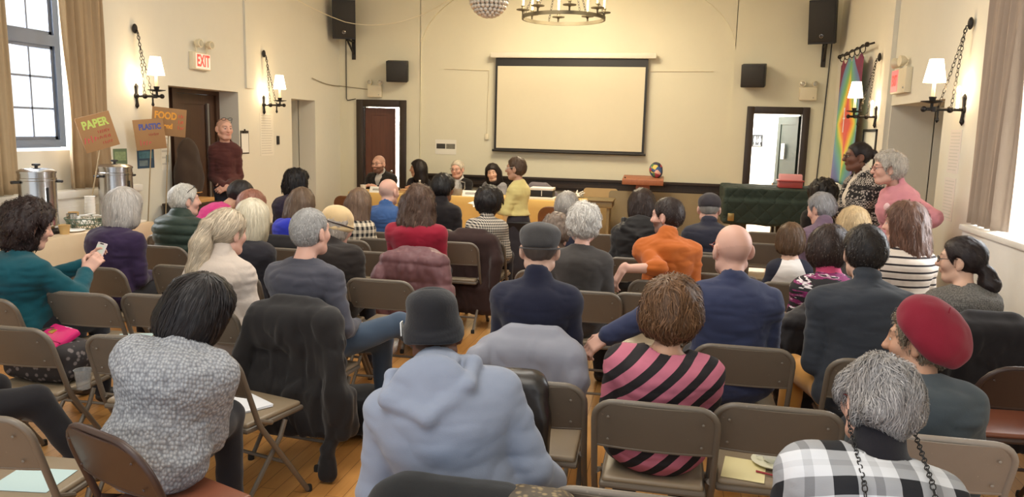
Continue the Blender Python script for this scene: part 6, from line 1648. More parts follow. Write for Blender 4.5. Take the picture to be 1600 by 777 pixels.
for s in (-1, 1): b.tube([H(s * 0.05, 0.06, 0.115), H(s * 0.088, 0.0, 0.085), H(s * 0.09, -0.03, 0.05)], 0.003, 6)
b.tube([H(-0.05, 0.06, 0.115), H(0.05, 0.06, 0.115)], 0.003, 6); b.build('glasses', M_BLACK, pT['root'])
seat('tan', pT, 'taupe folding chair behind the green puffer jacket')
pQ = person('person', 'woman with straight white bob and teal scarf in dark top', -2.80, 4.80, 1.215, rz=0, sw=0.42, lean=4, hunch=10, neck=10, head=(-6, 4, 0), female=True, skin='fair', hair=('bob', rgb(218, 208, 184), dict(t=0.020, len=0.13, w=0.10, n=1400, sl=0.13, wild=0.06, lift=0.004, cvar=0.08)), top=T(F('charcoal_knit', 44, 42, 48), t=0.016, collar='crew', under=('teal_scarf', F('teal_blue_scarf', 92, 132, 152))), pants=C_PANTS, cell=0.008)
seat('tan', pQ, 'taupe folding chair under the white bob woman')
pO = person('person', 'person in beige knitted hat and black coat, head bowed', -2.20, 4.84, 1.19, rz=0, sw=0.50, g=1.2, lean=6, hunch=14, neck=18, head=(-28, 14, 4), female=True, skin='pink', hair=('bob', rgb(170, 158, 146), dict(t=0.008, len=0.06, n=500, sl=0.05)), hat=cloche(F('beige_felt', 206, 178, 134, weave=160), M_BRN), top=T(F('black_wool_coat', 38, 32, 30), 'coat', collar='coat', t=0.034, wr=0.010), pants=C_PANTS, cell=0.008)
seat('tan', pO, 'taupe folding chair under the beige knitted hat person')
pM = person('person', 'woman with long wavy brown hair in crimson jumper', -1.96, 5.86, 1.27, rz=0, sw=0.54, g=1.15, lean=2, hunch=8, neck=8, head=(0, 2, 0), female=True, skin='fair', hair=('longcurly', rgb(88, 66, 54), dict(t=0.024, len=0.165, w=0.108, amp=0.013, freq=22, swirl=0.9, stretch=0.6, n=2200, sl=0.12, wild=0.35, lift=0.012, tip=0.06, cvar=0.25)), top=T(F('crimson_knit', 142, 26, 48), collar='scoop', t=0.014, wr=0.006), pants=C_PANTS, cell=0.008)
seat('tan', pM, 'taupe folding chair under the mauve puffer jacket', dx=0.03)
pK = person('person', 'person with tousled silver hair in dark grey top', -0.535, 4.93, 1.275, rz=0, sw=0.44, g=1.05, lean=3, hunch=8, neck=10, head=(6, 4, 0), female=True, skin='pink', hair=('short', rgb(206, 201, 194), dict(t=0.024, amp=0.012, freq=24, stretch=0.8, swirl=1.0, n=1800, sl=0.06, wild=0.5, lift=0.010, nape=-0.075, cvar=0.2)), top=T(F('dark_olive_grey_jersey', 66, 62, 60), t=0.014, wr=0.006), pants=C_PANTS, cell=0.008)
seat('tan', pK, 'taupe folding chair behind the silver haired person', dx=0.06)
pL = person('person', 'bearded man in orange shirt, bare forearm on chair back', -0.01, 5.46, 1.30, rz=8, sw=0.50, g=1.12, lean=4, hunch=12, neck=14, head=(58, 6, 0), skin='pink', hair=('short', rgb(48, 36, 32), dict(t=0.010, n=900, sl=0.02, nape=-0.06, amp=0.002)), beard=(rgb(60, 44, 36), 0.75), top=T(F('burnt_orange_cotton', 178, 94, 38), 'rolled_sleeve_shirt', t=0.014, wr=0.010, sleeve=0.22, collar='shirt'), pants=C_PANTS, lh=(-0.32, -0.20, 0.86), lpole=(0.8, -0.6, -0.2), ldir=(-0.45, 0.0, -0.9), ln=(-0.8, -0.3, 0.5), curl=(30, 22), cell=0.006)
seat('tan', pL, 'taupe folding chair under the bare forearm', dx=-0.02)
pH = person('person', 'woman with long wavy brown hair in white top with dark stripes', 1.48, 5.32, 1.335, rz=20, sw=0.44, lean=2, hunch=8, neck=8, head=(40, 4, 0), female=True, skin='pink', hair=('longcurly', rgb(104, 74, 60), dict(t=0.020, len=0.20, w=0.10, amp=0.010, freq=26, n=1500, sl=0.10, wild=0.4, lift=0.010, tip=0.05)), top=T(stripes('cream_dark_stripes', (0, 0, 1), 0.046, rgb(44, 38, 40), rgb(222, 210, 198), 0.26), t=0.014, collar='boat', wr=0.005), pants=C_PANTS, cell=0.007)
seat('tan', pH, 'taupe folding chair of the dark striped white top')
pAI = person('person', 'dark haired woman in black and magenta brush print top, pink scarf', 0.92, 4.68, 1.225, rz=0, sw=0.44, g=1.05, lean=4, hunch=10, neck=12, head=(-20, 8, 0), female=True, skin='tan', hair=('curly', rgb(56, 42, 38), dict(t=0.030, amp=0.006, freq=26, n=1200, sl=0.05, wild=0.3, lift=0.008, nape=-0.11, extra=[((0, -0.04, -0.03), (0.095, 0.08, 0.075))])), top=T(brush_print(), 'printed_top', t=0.016, wr=0.007, under=('pink_scarf', F('magenta_scarf', 190, 70, 110))), pants=C_PANTS, cell=0.008)
seat('tan', pAI, 'taupe folding chair under the small black padded coat', dx=-0.05)
pAH = person('person', 'brown haired boy in white raglan shirt with navy sleeves', 0.845, 5.62, 1.14, rz=0, sw=0.33, g=0.78, lean=4, hunch=8, neck=10, head=(-4, 6, 0), hs=0.97, skin='fair', hair=('bob', rgb(92, 68, 48), dict(t=0.014, len=0.055, w=0.082, n=1000, sl=0.08, wild=0.1, lift=0.005)), top=T(raglan(), 'raglan_shirt', t=0.012, wr=0.005), pants=C_PANTS, cell=0.008)
seat('tan', pAH, 'taupe folding chair behind the boy in raglan shirt')
pAG = person('person', 'person with short straw blonde hair behind the dark haired man', 1.33, 6.0, 1.23, rz=0, sw=0.40, lean=4, hunch=8, head=(0, 4, 0), female=True, skin='pink', hair=('bob', rgb(196, 170, 130), dict(t=0.024, len=0.06, w=0.09, n=900, sl=0.07, wild=0.25)), top=T(F('grey_green_knit', 90, 86, 84)), pants=C_PANTS, cell=0.009)
seat('tan', pAG, 'taupe folding chair of the straw blonde person')
pAF = person('person', 'grey haired man in mauve shirt looking down to the left', 1.20, 6.55, 1.30, rz=6, sw=0.44, g=1.05, lean=4, hunch=14, neck=16, head=(40, 18, 0), skin='pink', hair=('short', rgb(140, 138, 140), dict(t=0.013, n=700, sl=0.05, wild=0.2, nape=-0.055)), top=T(F('mauve_cotton', 108, 88, 104), 'shirt', collar='shirt', t=0.018, wr=0.010), pants=C_PANTS, cell=0.008)
seat('tan', pAF, 'taupe folding chair of the mauve shirt man')
pAK = person('person', 'person with big dark curly hair in black, between the mauve shirt and the piano', 1.58, 8.6, 1.27, rz=0, sw=0.44, lean=4, hunch=8, head=(0, 8, 0), female=True, skin='brown', hair=('afro', rgb(26, 22, 24), dict(t=0.050, amp=0.014, freq=36, n=700, sl=0.03, wild=1.0, nape=-0.12)), top=T(F('black_cotton', 30, 28, 30), t=0.02), pants=C_PANTS, cell=0.009)
seat('tan', pAK, 'taupe folding chair of the dark curly haired person')

# ------------------------------------------------------------------ front rows
pU = person('person', 'dark haired person in bright pink jumper bending forward', -3.86, 6.40, 1.215, rz=-32, sw=0.46, g=1.1, lean=36, hunch=12, neck=2, head=(-6, 34, 0), skin='tan', hair=('short', rgb(36, 30, 30), dict(t=0.014, n=500, sl=0.03)), top=T(F('bright_pink_cotton', 200, 52, 122), t=0.016, wr=0.010), pants=C_PANTS, cell=0.009)
seat('tan', pU, 'taupe folding chair under the bright pink jumper')
pU2 = person('person', 'person with reddish brown hair between pink jumper and white bob', -3.36, 5.74, 1.185, rz=0, sw=0.40, lean=8, hunch=14, neck=20, head=(-10, 16, 0), female=True, skin='pink', hair=('curly', rgb(150, 100, 82), dict(t=0.026, n=900, sl=0.05, wild=0.4)), top=T(F('dark_red_grey_knit', 96, 66, 70)), pants=C_PANTS, cell=0.009)
seat('tan', pU2, 'taupe folding chair of the reddish haired person')
pV = person('person', 'person with dark dreadlocks in dark purple jacket', -3.70, 7.2, 1.285, rz=-6, sw=0.47, g=1.1, lean=4, hunch=10, head=(-20, 2, 0), skin='deep', hair=('bob', rgb(28, 24, 26), dict(t=0.024, len=0.09, w=0.094, amp=0.012, freq=44, stretch=0.1, n=700, sl=0.10, wild=0.12, swid=0.010, lift=0.010)), top=T(F('dark_purple_nylon', 46, 38, 58), 'jacket', collar='coat', t=0.026), pants=C_PANTS, cell=0.009)
seat('tan', pV, 'taupe folding chair of the dreadlocks person')
pW = person('person', 'person with long light brown hair in royal blue jumper', -3.12, 6.15, 1.19, rz=0, sw=0.44, g=1.1, lean=8, hunch=14, neck=14, head=(0, 12, 0), female=True, skin='fair', hair=('long', rgb(104, 84, 68), dict(t=0.016, len=0.10, w=0.095, n=1000, sl=0.12, wild=0.1)), top=T(F('royal_blue_knit', 40, 50, 170), t=0.016), pants=C_PANTS, cell=0.009)
seat('tan', pW, 'taupe folding chair under the black coat and royal blue jumper')
pX = person('person', 'woman with long light brown hair in black and cream plaid shirt', -2.70, 6.42, 1.19, rz=0, sw=0.36, lean=4, hunch=10, neck=10, head=(0, 4, 0), female=True, skin='fair', hair=('long', rgb(116, 92, 74), dict(t=0.010, len=0.17, w=0.078, n=1000, sl=0.16, wild=0.07)), top=T(checks('black_cream_plaid', 17, rgb(34, 32, 34), rgb(214, 200, 176)), 'plaid_shirt', t=0.016, collar='shirt'), pants=C_PANTS, cell=0.009)
seat('tan', pX, 'taupe folding chair of the black and cream plaid shirt')
pY = person('person', 'bald man in blue denim shirt near the panel table', -2.64, 6.98, 1.255, rz=0, sw=0.50, g=1.1, lean=4, hunch=10, neck=10, head=(-20, 4, 0), skin='pink', buzz=(rgb(190, 168, 156), 0.5, 0.0, 0.0), top=T(F('blue_denim', 62, 92, 142), 'denim_shirt', collar='shirt', t=0.018, wr=0.010), pants=C_PANTS, cell=0.008)
seat('tan', pY, 'taupe folding chair of the blue denim shirt man')
pZ = person('person', 'person with short black hair in black top before the panel table', -2.22, 7.4, 1.27, rz=0, sw=0.44, lean=4, hunch=8, head=(-20, 4, 0), skin='brown', hair=('curly', HK, dict(t=0.034, amp=0.006, n=500, sl=0.03)), top=T(F('black_print_top', 34, 30, 32), collar='coat', t=0.018), pants=C_PANTS, cell=0.009)
seat('tan', pZ, 'taupe folding chair of the short black haired person')
pAA = person('person', 'person with rounded afro in black and white check shirt', -1.62, 6.86, 1.20, rz=0, sw=0.42, lean=4, hunch=10, neck=8, head=(0, 4, 0), female=True, skin='brown', hair=('afro', rgb(30, 25, 25), dict(t=0.034, amp=0.010, freq=36, n=900, sl=0.025, wild=1.0, nape=-0.10)), top=T(checks('small_black_white_check', 44, rgb(34, 32, 36), rgb(214, 204, 188)), 'check_shirt', t=0.018, collar='shirt'), pants=C_PANTS, cell=0.008)
seat('tan', pAA, 'taupe folding chair under the dark brown coat')
pAB = person('person', 'person with curly grey brown hair wrapped in brown scarf', -0.80, 5.56, 1.13, rz=0, sw=0.40, g=1.1, lean=6, hunch=14, neck=14, head=(0, 8, 0), female=True, skin='pink', hair=('curly', rgb(124, 108, 96), dict(t=0.026, amp=0.010, freq=44, n=1100, sl=0.03, wild=0.9, nape=-0.10)), top=T(stripes('brown_wrap_stripes', (0.4, 0, 0.9), 0.07, rgb(92, 70, 54), rgb(70, 54, 44), 0.5), 'wrap', collar='scarf', t=0.036, wr=0.012), pants=C_PANTS, cell=0.008)
seat('tan', pAB, 'taupe folding chair of the brown scarf person')
pAC = person('person', 'grey haired man in navy vest and pale shirt', -0.84, 6.42, 1.235, rz=0, sw=0.44, lean=4, hunch=10, head=(-14, 4, 0), skin='pink', hair=('short', rgb(160, 154, 146), dict(t=0.014, n=700, sl=0.04, nape=-0.06)), top=T(F('navy_fleece', 48, 50, 66), 'vest', t=0.02, collar='shirt'), pants=C_PANTS, cell=0.009)
seat('tan', pAC, 'taupe folding chair of the navy vest man')
pAD = person('person', 'person in black puffy coat with dark brown hair', -0.22, 6.32, 1.285, rz=0, sw=0.47, g=1.15, lean=4, hunch=10, neck=10, head=(10, 6, 0), skin='fair', hair=('bob', rgb(50, 36, 30), dict(t=0.018, len=0.07, w=0.09, n=900, sl=0.06, wild=0.25)), top=T(fabric('black_puffy_nylon', rgb(32, 29, 28), 0.1, 60, 0.15, 0.6), 'puffer_coat', collar='hood', t=0.040, wr=0.010), pants=C_PANTS, cell=0.008)
seat('tan', pAD, 'taupe folding chair of the black puffy coat')
pAE = person('person', 'man in dark cap and navy jacket before the piano', 0.34, 6.82, 1.235, rz=0, sw=0.46, g=1.1, lean=4, hunch=10, neck=10, head=(0, 4, 0), skin='pink', hair=('fringe', rgb(150, 146, 140), dict(t=0.004, n=0)), hat=flatcap(F('dark_check_cap', 58, 54, 58, weave=60), baseball=True), top=T(F('navy_grey_jacket', 46, 46, 58), 'jacket', collar='coat', t=0.026, wr=0.008), pants=C_PANTS, cell=0.008)
seat('tan', pAE, 'taupe folding chair of the navy jacket man')
# person mostly outside the left edge: coat sleeve and crossed leg
pZZ = person('person', 'person in black at the left photo edge, only knee and coat showing', -2.98, 2.42, 1.15, rz=-28, sw=0.44, g=1.25, lean=2, hunch=10, female=True, skin='fair', hair=('short', HB, dict(n=300)), top=T(F('black_grey_coat', 40, 40, 44), 'coat', collar='coat', t=0.03), pants=C_BLACKCLOTH, cell=0.009, knees=((0.18, 0.52, 0.545), (-0.1, 0.45, 0.55)), feet=((0.3, 0.66, 0.25), (-0.1, 0.45, 0.1)))
seat('tan', pZZ, 'taupe folding chair at the left photo edge', rz=-28, dx=-0.1)

# ------------------------------------------------------------------ standing people and the panel
ms = person('person', 'standing man in maroon shirt and jeans with glasses on his bald head', -5.14, 8.22, 1.80, rz=-148, standing=True, sw=0.41, g=0.86, lean=2, hunch=4, neck=6, head=(26, 2, 0), skin='pink', hair=None, buzz=(rgb(120, 100, 90), 0.35, 0.02), top=T(F('maroon_twill', 84, 48, 46), 'shirt', collar='shirt', t=0.018, wr=0.009, cutz=1.0, bulk=0.92), pants=F('dark_blue_denim', 52, 58, 72), lh=(-0.02, 0.20, 1.03), rh=(0.03, 0.21, 1.02), ldir=(0.8, 0.3, -0.5), rdir=(-0.8, 0.3, -0.5), ln=(-0.2, 1, 0.3), rn=(0.2, 1, 0.3), cell=0.006, glasses=None)
H = ms['H']; b = MB()
for s in (-1, 1):
    b.tube([H(s * 0.036 + 0.024 * math.cos(q), 0.062 + 0.012 * math.sin(q), 0.112 + 0.014 * math.sin(q)) for q in [2 * math.pi * k / 14 for k in range(14)]], 0.0028, 6, closed=True); b.tube([H(s * 0.06, 0.06, 0.112), H(s * 0.084, 0.0, 0.075), H(s * 0.088, -0.04, 0.05)], 0.0028, 6)
b.tube([H(-0.012, 0.064, 0.114), H(0.012, 0.064, 0.114)], 0.0028, 6); b.build('glasses', M_BLACK, ms['root'])
yl = person('person', 'standing woman in pale yellow jumper and dark skirt facing the panel', -1.62, 8.05, 1.455, rz=82, standing=True, sw=0.37, g=0.88, belly=0.0, lean=0, hunch=3, neck=6, head=(4, 2, 0), hs=0.98, female=True, skin='tan', hair=('short', rgb(84, 64, 48), dict(t=0.012, n=800, sl=0.03, nape=-0.07)), glasses=rgb(220, 214, 200), top=T(F('pale_yellow_knit', 220, 204, 136, var=0.04), t=0.016, wr=0.007, cutz=0.845), skirt=F('dark_grey_skirt', 54, 50, 54), rh=(0.08, 0.30, 0.93), lh=(-0.06, 0.30, 0.93), rdir=(-0.2, 1, 0), ldir=(0.2, 1, 0), cell=0.006)
b = MB()
for k in range(3): b.box((-0.09, -0.12, 0.004 * k), (0.09, 0.12, 0.004 * k + 0.002), Matrix.Rotation(0.25 * k, 4, 'Z'))
o = b.build('held_papers', M_PAPER); a = yl['root'].location; o.location = (a.x - 0.43, a.y + 0.02, 0.955); o.rotation_euler = (0.15, -0.2, 0.3); tag(o, 'white papers held by the standing woman in yellow', 'paper')
bl = person('person', 'standing woman with hair bun in black and white patterned cardigan', 1.60, 7.28, 1.71, rz=106, standing=True, sw=0.48, g=1.2, belly=0.04, lean=2, hunch=8, neck=8, head=(-14, 0, 0), female=True, skin='deep', hair=('bun', rgb(34, 26, 26), dict(t=0.006, n=600, sl=0.06, wild=0.1, flow=(0, -1, 0.2), bun=(0, -0.12, 0.03), nape=-0.05)), glasses=rgb(50, 26, 24), top=T(nordic(), 'cardigan', t=0.024, wr=0.008, open=True, under=('cream_blouse', F('cream_blouse', 214, 200, 182))), skirt=F('black_skirt', 30, 28, 30), rh=(0.10, 0.34, 1.14), lh=(-0.06, 0.36, 1.15), rdir=(-0.3, 1, 0.1), ldir=(0.3, 1, 0.1), cell=0.006)
pk = person('person', 'standing woman with curly white hair in pink jacket, hand on hip', 1.71, 6.72, 1.635, rz=98, standing=True, sw=0.44, g=1.08, lean=4, hunch=12, neck=12, head=(-8, 2, 0), female=True, skin='pink', hair=('curly', rgb(186, 178, 168), dict(t=0.028, amp=0.010, freq=40, n=1400, sl=0.035, wild=0.7, lift=0.010, nape=-0.09)), glasses=rgb(120, 60, 54), top=T(F('dusty_pink_wool', 206, 138, 148, var=0.05), 'jacket', collar='shirt', t=0.026, wr=0.009, hem=True), pants=C_BLACKCLOTH, lh=(-0.19, 0.04, 1.0), rh=(0.2, 0.16, 0.92), lpole=(-1.0, -0.7, 0), cell=0.006)
S = pk['top']; q = (pk['nb'] + V3(-0.10, 0.45, -0.17))[None]
for _ in range(16): q = q - V3(0, 1, 0) * (S(q) - 0.001)[:, None] * 0.85
n = Vector(sdf_grad(S, q)[0]); b = MB(); b.lathe([(0.001, 0.0), (0.028, 0.0), (0.030, 0.004), (0.024, 0.008), (0.001, 0.009)], 20, tuple(q[0]), n.to_track_quat('Z', 'Y').to_matrix().to_4x4()); b.build('round_badge', plain('badge_white', rgb(228, 190, 196), 0.3), pk['root'])
bp = person('person', 'bearded bald panel man with glasses in black jacket over grey shirt', -4.50, 11.45, 1.30, rz=172, sw=0.56, g=1.2, lean=6, hunch=8, head=(-8, 2, 0), hs=1.14, skin='pink', buzz=(rgb(110, 84, 70), 0.3, 0.02), beard=(rgb(84, 54, 42), 0.85), glasses=rgb(40, 30, 28), top=T(F('black_fleece', 38, 34, 34), 'jacket', collar='coat', t=0.03, vneck=0.22, under=('grey_shirt', F('pale_grey_shirt', 186, 182, 178))), pants=C_PANTS, cell=0.008, lh=(-0.1, 0.34, 0.80), rh=(0.1, 0.34, 0.80))
seat('tan', bp, 'taupe folding chair behind the panel table, far left', rz=180, dy=0.215)
bp = person('person', 'dark haired panel woman in black floral top looking left', -3.86, 11.45, 1.235, rz=180, sw=0.40, lean=4, hunch=8, head=(-70, 0, 0), hs=1.06, female=True, skin='tan', hair=('long', rgb(36, 28, 28), dict(t=0.018, len=0.20, w=0.092, n=900, sl=0.15, wild=0.1)), top=T(F('black_floral', 40, 36, 40, var=0.5), t=0.016, collar='scoop'), pants=C_PANTS, cell=0.007, lh=(-0.1, 0.34, 0.80), rh=(0.1, 0.34, 0.80))
seat('tan', bp, 'taupe folding chair behind the panel table, second from left', rz=180, dy=0.215)
bp = person('person', 'white haired panel man in black jumper over white collar', -3.22, 11.45, 1.255, rz=176, sw=0.46, g=1.1, lean=4, hunch=10, head=(-6, 4, 0), hs=1.1, skin='pink', hair=('short', rgb(214, 204, 186), dict(t=0.010, n=700, sl=0.05, hz=0.085)), glasses=rgb(120, 100, 84), brow=rgb(190, 176, 160), top=T(F('black_merino', 34, 31, 32), t=0.02, vneck=0.20, under=('white_shirt', F('white_shirt', 222, 218, 214))), pants=C_PANTS, cell=0.007, lh=(-0.1, 0.34, 0.80), rh=(0.1, 0.34, 0.80))
seat('tan', bp, 'taupe folding chair behind the panel table, third from left', rz=180, dy=0.215)
bp = person('person', 'young panel woman with dark side swept hair in grey shirt', -2.66, 11.45, 1.215, rz=172, sw=0.42, lean=6, hunch=10, head=(10, 6, 8), hs=1.06, female=True, skin='fair', hair=('long', rgb(40, 32, 32), dict(t=0.018, len=0.17, w=0.088, n=900, sl=0.15, wild=0.1)), top=T(F('grey_blue_shirt', 146, 144, 148), 'shirt', collar='shirt', t=0.016), pants=C_PANTS, cell=0.007, lh=(-0.1, 0.34, 0.80), rh=(0.1, 0.34, 0.80))
b = MB()
for s in (-1, 1): q = np.array(bp['sh'][s]) * 0.5 + np.array(bp['nb']) * 0.5; f = bp['R3'][:, 1]; b.tube([q + bp['u3'] * 0.07, q + f * 0.09 + bp['u3'] * 0.01, q + f * 0.15 - bp['u3'] * 0.10, q + f * 0.165 - bp['u3'] * 0.28], 0.010, 6)
b.build('braces', M_BLACK, bp['root'])
seat('tan', bp, 'taupe folding chair behind the panel table, nearest the standing woman', rz=180, dy=0.215)
chair('tan', -1.95, 11.55, 'taupe folding chair with grey coat right of the standing woman', 176)

# ------------------------------------------------------------------ coats on chairs
coat_on_chair('black_coat', 'long black coat hung over the crossed leg man\'s chair, sleeves down', pN, 0.07, F('black_canvas', 36, 34, 35, rough=0.8), width=0.50, top=0.85, bottom=0.22, flare=0.10, sleeves=((-1, 0.30), (1, 0.06)), wr=0.022, thick=0.08)
coat_on_chair('grey_jacket', 'pale grey nylon jacket hung over the flat cap man\'s chair', pJ, 0.03, fabric('pale_grey_nylon', rgb(136, 138, 150), 0.06, 60, 0.1, 0.5), width=0.44, top=0.81, bottom=0.52, flare=0.03, sleeves=((1, 0.46), (-1, 0.6)), wr=0.016, thick=0.05)
coat_on_chair('puffer_jacket', 'mauve quilted puffer jacket hung over the crimson jumper chair', pM, 0.05, fabric('mauve_nylon', rgb(112, 78, 82), 0.08, 60, 0.1, 0.42), width=0.50, top=0.785, bottom=0.20, flare=0.04, sleeves=((1, 0.20), (-1, 0.40)), quilt=(0.145, 0.016), wr=0.010, thick=0.075, sleeve_r=0.068)
coat_on_chair('black_coat', 'black coat hung over the chair by the right wall', pG, 0.05, F('black_coat_cloth', 34, 31, 33), width=0.50, top=0.84, bottom=0.20, flare=0.10, sleeves=((1, 0.15), (-1, 0.4)), wr=0.014, thick=0.08)
coat_on_chair('black_jacket', 'black jacket with snake pattern lining on the nearest chair', pB, -0.06, F('black_jacket_cloth', 32, 32, 33), width=0.44, top=0.79, bottom=0.35, flare=0.02, sleeves=((-1, 0.5), ), wr=0.010, thick=0.06, collar=False)


def snake():
    t = NT('snake_print'); t.set(Roughness=0.6); v = t.n('ShaderNodeTexVoronoi', Scale=55.0); t.l(t.coord((1, 1, 1.3)), v.inputs['Vector']); t.base(t.mix(t.ramp(v.outputs['Distance'], [(0.25, G1(0)), (0.5, G1(1))]), rgb(128, 110, 76), rgb(60, 48, 32))); return t.m


coat_on_chair('snake_lining', 'tan snake print lining folded out over the nearest chair', pB, 0.17, snake(), width=0.26, top=0.785, bottom=0.45, flare=0.02, sleeves=(), wr=0.006, thick=0.07, collar=False)
coat_on_chair('leather_jacket', 'black leather jacket over the chair right of the grey sweatshirt', (-0.50, 2.83, 2), -0.09, plain('black_leather', rgb(40, 36, 34), 0.35), width=0.36, top=0.82, bottom=0.45, flare=0.0, sleeves=((-1, 0.5),), wr=0.014, thick=0.05, collar=False)
coat_on_chair('brown_coat', 'dark brown coat hung over the check shirt chair', pAA, -0.08, F('dark_brown_coat_cloth', 56, 40, 38), width=0.50, top=0.83, bottom=0.15, flare=0.05, sleeves=((-1, 0.35), (1, 0.4)), wr=0.012)
coat_on_chair('black_coat', 'black coat hung behind the royal blue jumper', pW, 0.0, F('soot_black_cloth', 32, 30, 32), width=0.50, top=0.80, bottom=0.25, flare=0.05, sleeves=((-1, 0.35), (1, 0.4)), wr=0.012)
coat_on_chair('black_coat', 'small black padded coat over the brush print woman\'s chair', pAI, -0.0, fabric('black_padded_cloth', rgb(34, 31, 34), 0.1, 60, 0.1, 0.6), width=0.42, top=0.80, bottom=0.20, flare=0.04, sleeves=((-1, 0.3),), quilt=(0.12, 0.012))
coat_on_chair('grey_coat', 'grey blue coat on the chair right of the standing woman', (-1.95, 11.55, 176), 0.0, F('grey_blue_wool', 118, 112, 120), width=0.40, top=0.92, bottom=0.5, flare=0.0, sleeves=((-1, 0.6), (1, 0.6)))

# ------------------------------------------------------------------ loose things on seats and floor
def sheet(x, y, z, w, h, rz, c, label, n=1, name='paper_sheet'):
    b = MB(); rg = random.Random(sum(map(ord, label)))
    for k in range(n): b.box((-w / 2, -h / 2, 0.0025 * k), (w / 2, h / 2, 0.0025 * k + 0.0015), Matrix.Rotation(rg.uniform(-.12, .12) * (n > 1), 4, 'Z'))
    o = b.build(name, plain('paper_tone', c, 0.8, 0, 0.02)); o.location = (x, y, z); o.rotation_euler = (0, 0, rz); return tag(o, label, 'paper')


PB = rgb(188, 212, 214); PY = rgb(226, 212, 130)
sheet(-2.20, 2.22, 0.4535, 0.22, 0.18, 0.15, PB, 'pale blue sheet on the bottom left chair seat')
sheet(-1.91, 3.06, 0.4535, 0.21, 0.28, -0.5, rgb(228, 230, 236), 'white papers fanned out on the chair right of the grey knit', 4, 'paper_stack')
sheet(-1.80, 6.56, 0.4535, 0.20, 0.14, 0.1, PY, 'yellow sheet on the seat beside the crimson jumper')
sheet(0.345, 2.98, 0.4535, 0.16, 0.20, -0.15, rgb(232, 220, 168), 'cream yellow sheet on the chair with the paper plate')
sheet(-3.10, 3.90, 0.4535, 0.2, 0.28, 0.4, PB, 'pale blue sheet on the seat beside the phone woman')
sheet(-2.80, 4.00, 0.4535, 0.2, 0.26, -0.5, PB, 'pale blue sheet on the seat left of the cream jumper')
sheet(-3.02, 4.02, 0.002, 0.24, 0.30, 0.7, rgb(214, 214, 220), 'white papers on the floor near the phone woman', 2, 'paper_stack')
sheet(0.97, 8.33, 0.4535, 0.2, 0.28, 0.1, rgb(234, 232, 228), 'white sheet on the chair seat farthest back before the piano')
sheet(-1.48, 8.12, 0.4535, 0.2, 0.26, 0.1, rgb(234, 232, 228), 'white sheet on the black chair seat')
root = empty('paper_plate', (0.46, 3.06, 0.453)); b = MB(); b.lathe([(0.001, 0.002), (0.055, 0.0), (0.080, 0.014), (0.082, 0.017), (0.056, 0.005), (0.001, 0.006)], 28); b.build('plate', plain('plate_cream', rgb(232, 230, 206), 0.5), root); b = MB(); b.tube([(-0.06, 0.03, 0.02), (0.0, 0.02, 0.03), (0.05, -0.01, 0.022)], [0.007, 0.004, 0.010], 6); b.build('plastic_fork', M_CUPW, root); Sx = Sdf(); Sx.ell((0.0, 0.0, 0.03), (0.035, 0.02, 0.025)); Sx.ell((-0.01, 0.015, 0.04), (0.016, 0.02, 0.03)); Sx.disp = lambda P: 0.005 * vnoise(P * 60); P, Q = Sx.mesh(0.005); np_mesh('napkin', P, Q, M_PAPER, root); b = MB(); b.rbox((0.02, -0.04, 0.006), (0.05, -0.02, 0.014), 0.003); b.build('salad_leaf', plain('leaf_green', rgb(150, 176, 70)), root); tag(root, 'cream paper plate with napkin and fork on the empty chair', 'plate')
b = MB(); b.tube([(-0.07, 0, 0.0045), (0.065, 0.02, 0.0045)], 0.004, 8); o = b.build('red_pen', plain('red_plastic', rgb(170, 40, 44), 0.3)); o.location = (0.45, 2.93, 0.455); o.rotation_euler = (0, 0, -0.5); tag(o, 'thin red pen on the chair with the paper plate', 'pen')
# handbag and pink purse
def bag_mat():
    t = NT('dotted_bag_cloth'); t.set(Roughness=0.8); v = t.n('ShaderNodeTexVoronoi', Scale=34.0); t.l(t.coord(), v.inputs['Vector']); t.base(t.mix(t.ramp(v.outputs['Distance'], [(0.25, G1(1)), (0.4, G1(0))]), rgb(46, 42, 44), rgb(120, 112, 112))); return t.m


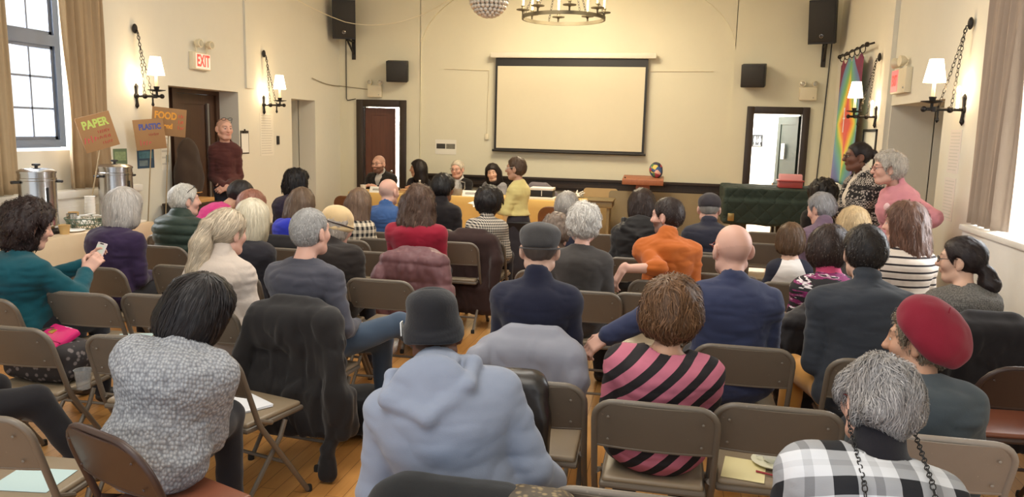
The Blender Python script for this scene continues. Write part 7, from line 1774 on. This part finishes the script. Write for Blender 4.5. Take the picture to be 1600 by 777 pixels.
Sx = Sdf(); Sx.box((0, 0, 0.095), (0.20, 0.12, 0.095), 0.06); Sx.ell((0.03, 0, 0.145), (0.14, 0.10, 0.05), None, 0.06); Sx.disp = lambda P: 0.012 * vnoise(P * 9); P, Q = Sx.mesh(0.008); root = empty('handbag', (-3.02, 3.20, 0.453)); np_mesh('bag_body', P, Q, bag_mat(), root); b = MB(); b.tube([(0.06 * math.cos(q) * 2, 0.05, 0.17 + 0.07 * math.sin(q)) for q in [math.pi * k / 10 for k in range(11)]], 0.008, 8); b.build('handle', M_BLACK, root); tag(root, 'dark dotted cloth bag on the chair at the left', 'bag')
root = empty('purse', (-2.97, 3.20, 0.665)); M = Matrix.Rotation(math.radians(-20), 4, 'Z') @ Matrix.Rotation(math.radians(28), 4, 'X'); b = MB(); b.rbox((-0.11, -0.07, -0.018), (0.11, 0.07, 0.018), 0.012, M); b.build('purse_body', plain('hot_pink_patent', rgb(206, 40, 112), 0.18), root); b = MB(); b.rbox((-0.112, -0.04, 0.012), (0.112, -0.034, 0.021), 0.003, M); b.build('flap_seam', plain('hot_pink_edge', rgb(170, 26, 90), 0.3), root); b = MB(); b.rbox((-0.06, 0.0, 0.016), (-0.02, 0.03, 0.022), 0.002, M); b.build('clasp', plain('gold_metal', rgb(210, 170, 90), 0.3, 0.9), root); tag(root, 'glossy hot pink purse lying on the dark dotted bag', 'purse')
cup('plastic_cup', -2.74, 3.10, 0.4535, 0.030, 0.040, 0.095, M_CLEAR, 'clear plastic cup on the chair with the dotted bag')
cup('paper_cup', -2.52, 3.30, 0.4535, 0.030, 0.042, 0.085, M_CUPP, 'kraft paper cup on the seat behind the clear cup')
Sx = Sdf(); Sx.box((0, 0, 0.16), (0.22, 0.18, 0.16), 0.08); Sx.disp = lambda P: 0.02 * vnoise(P * 8); P, Q = Sx.mesh(0.010); o = np_mesh('backpack', P, Q, F('navy_bag_cloth', 34, 34, 48)); o.location = (1.45, 2.85, 0.02); tag(o, 'dark navy bag on the floor at the right photo edge', 'bag')
Sx = Sdf(); Sx.box((0, 0, 0.1), (0.24, 0.2, 0.1), 0.08); Sx.disp = lambda P: 0.02 * vnoise(P * 8); P, Q = Sx.mesh(0.010); o = np_mesh('backpack', P, Q, F('black_bag_cloth', 28, 27, 29)); o.location = (-1.70, 4.02, 0.02); tag(o, 'black bag on the floor under the long black coat', 'bag')
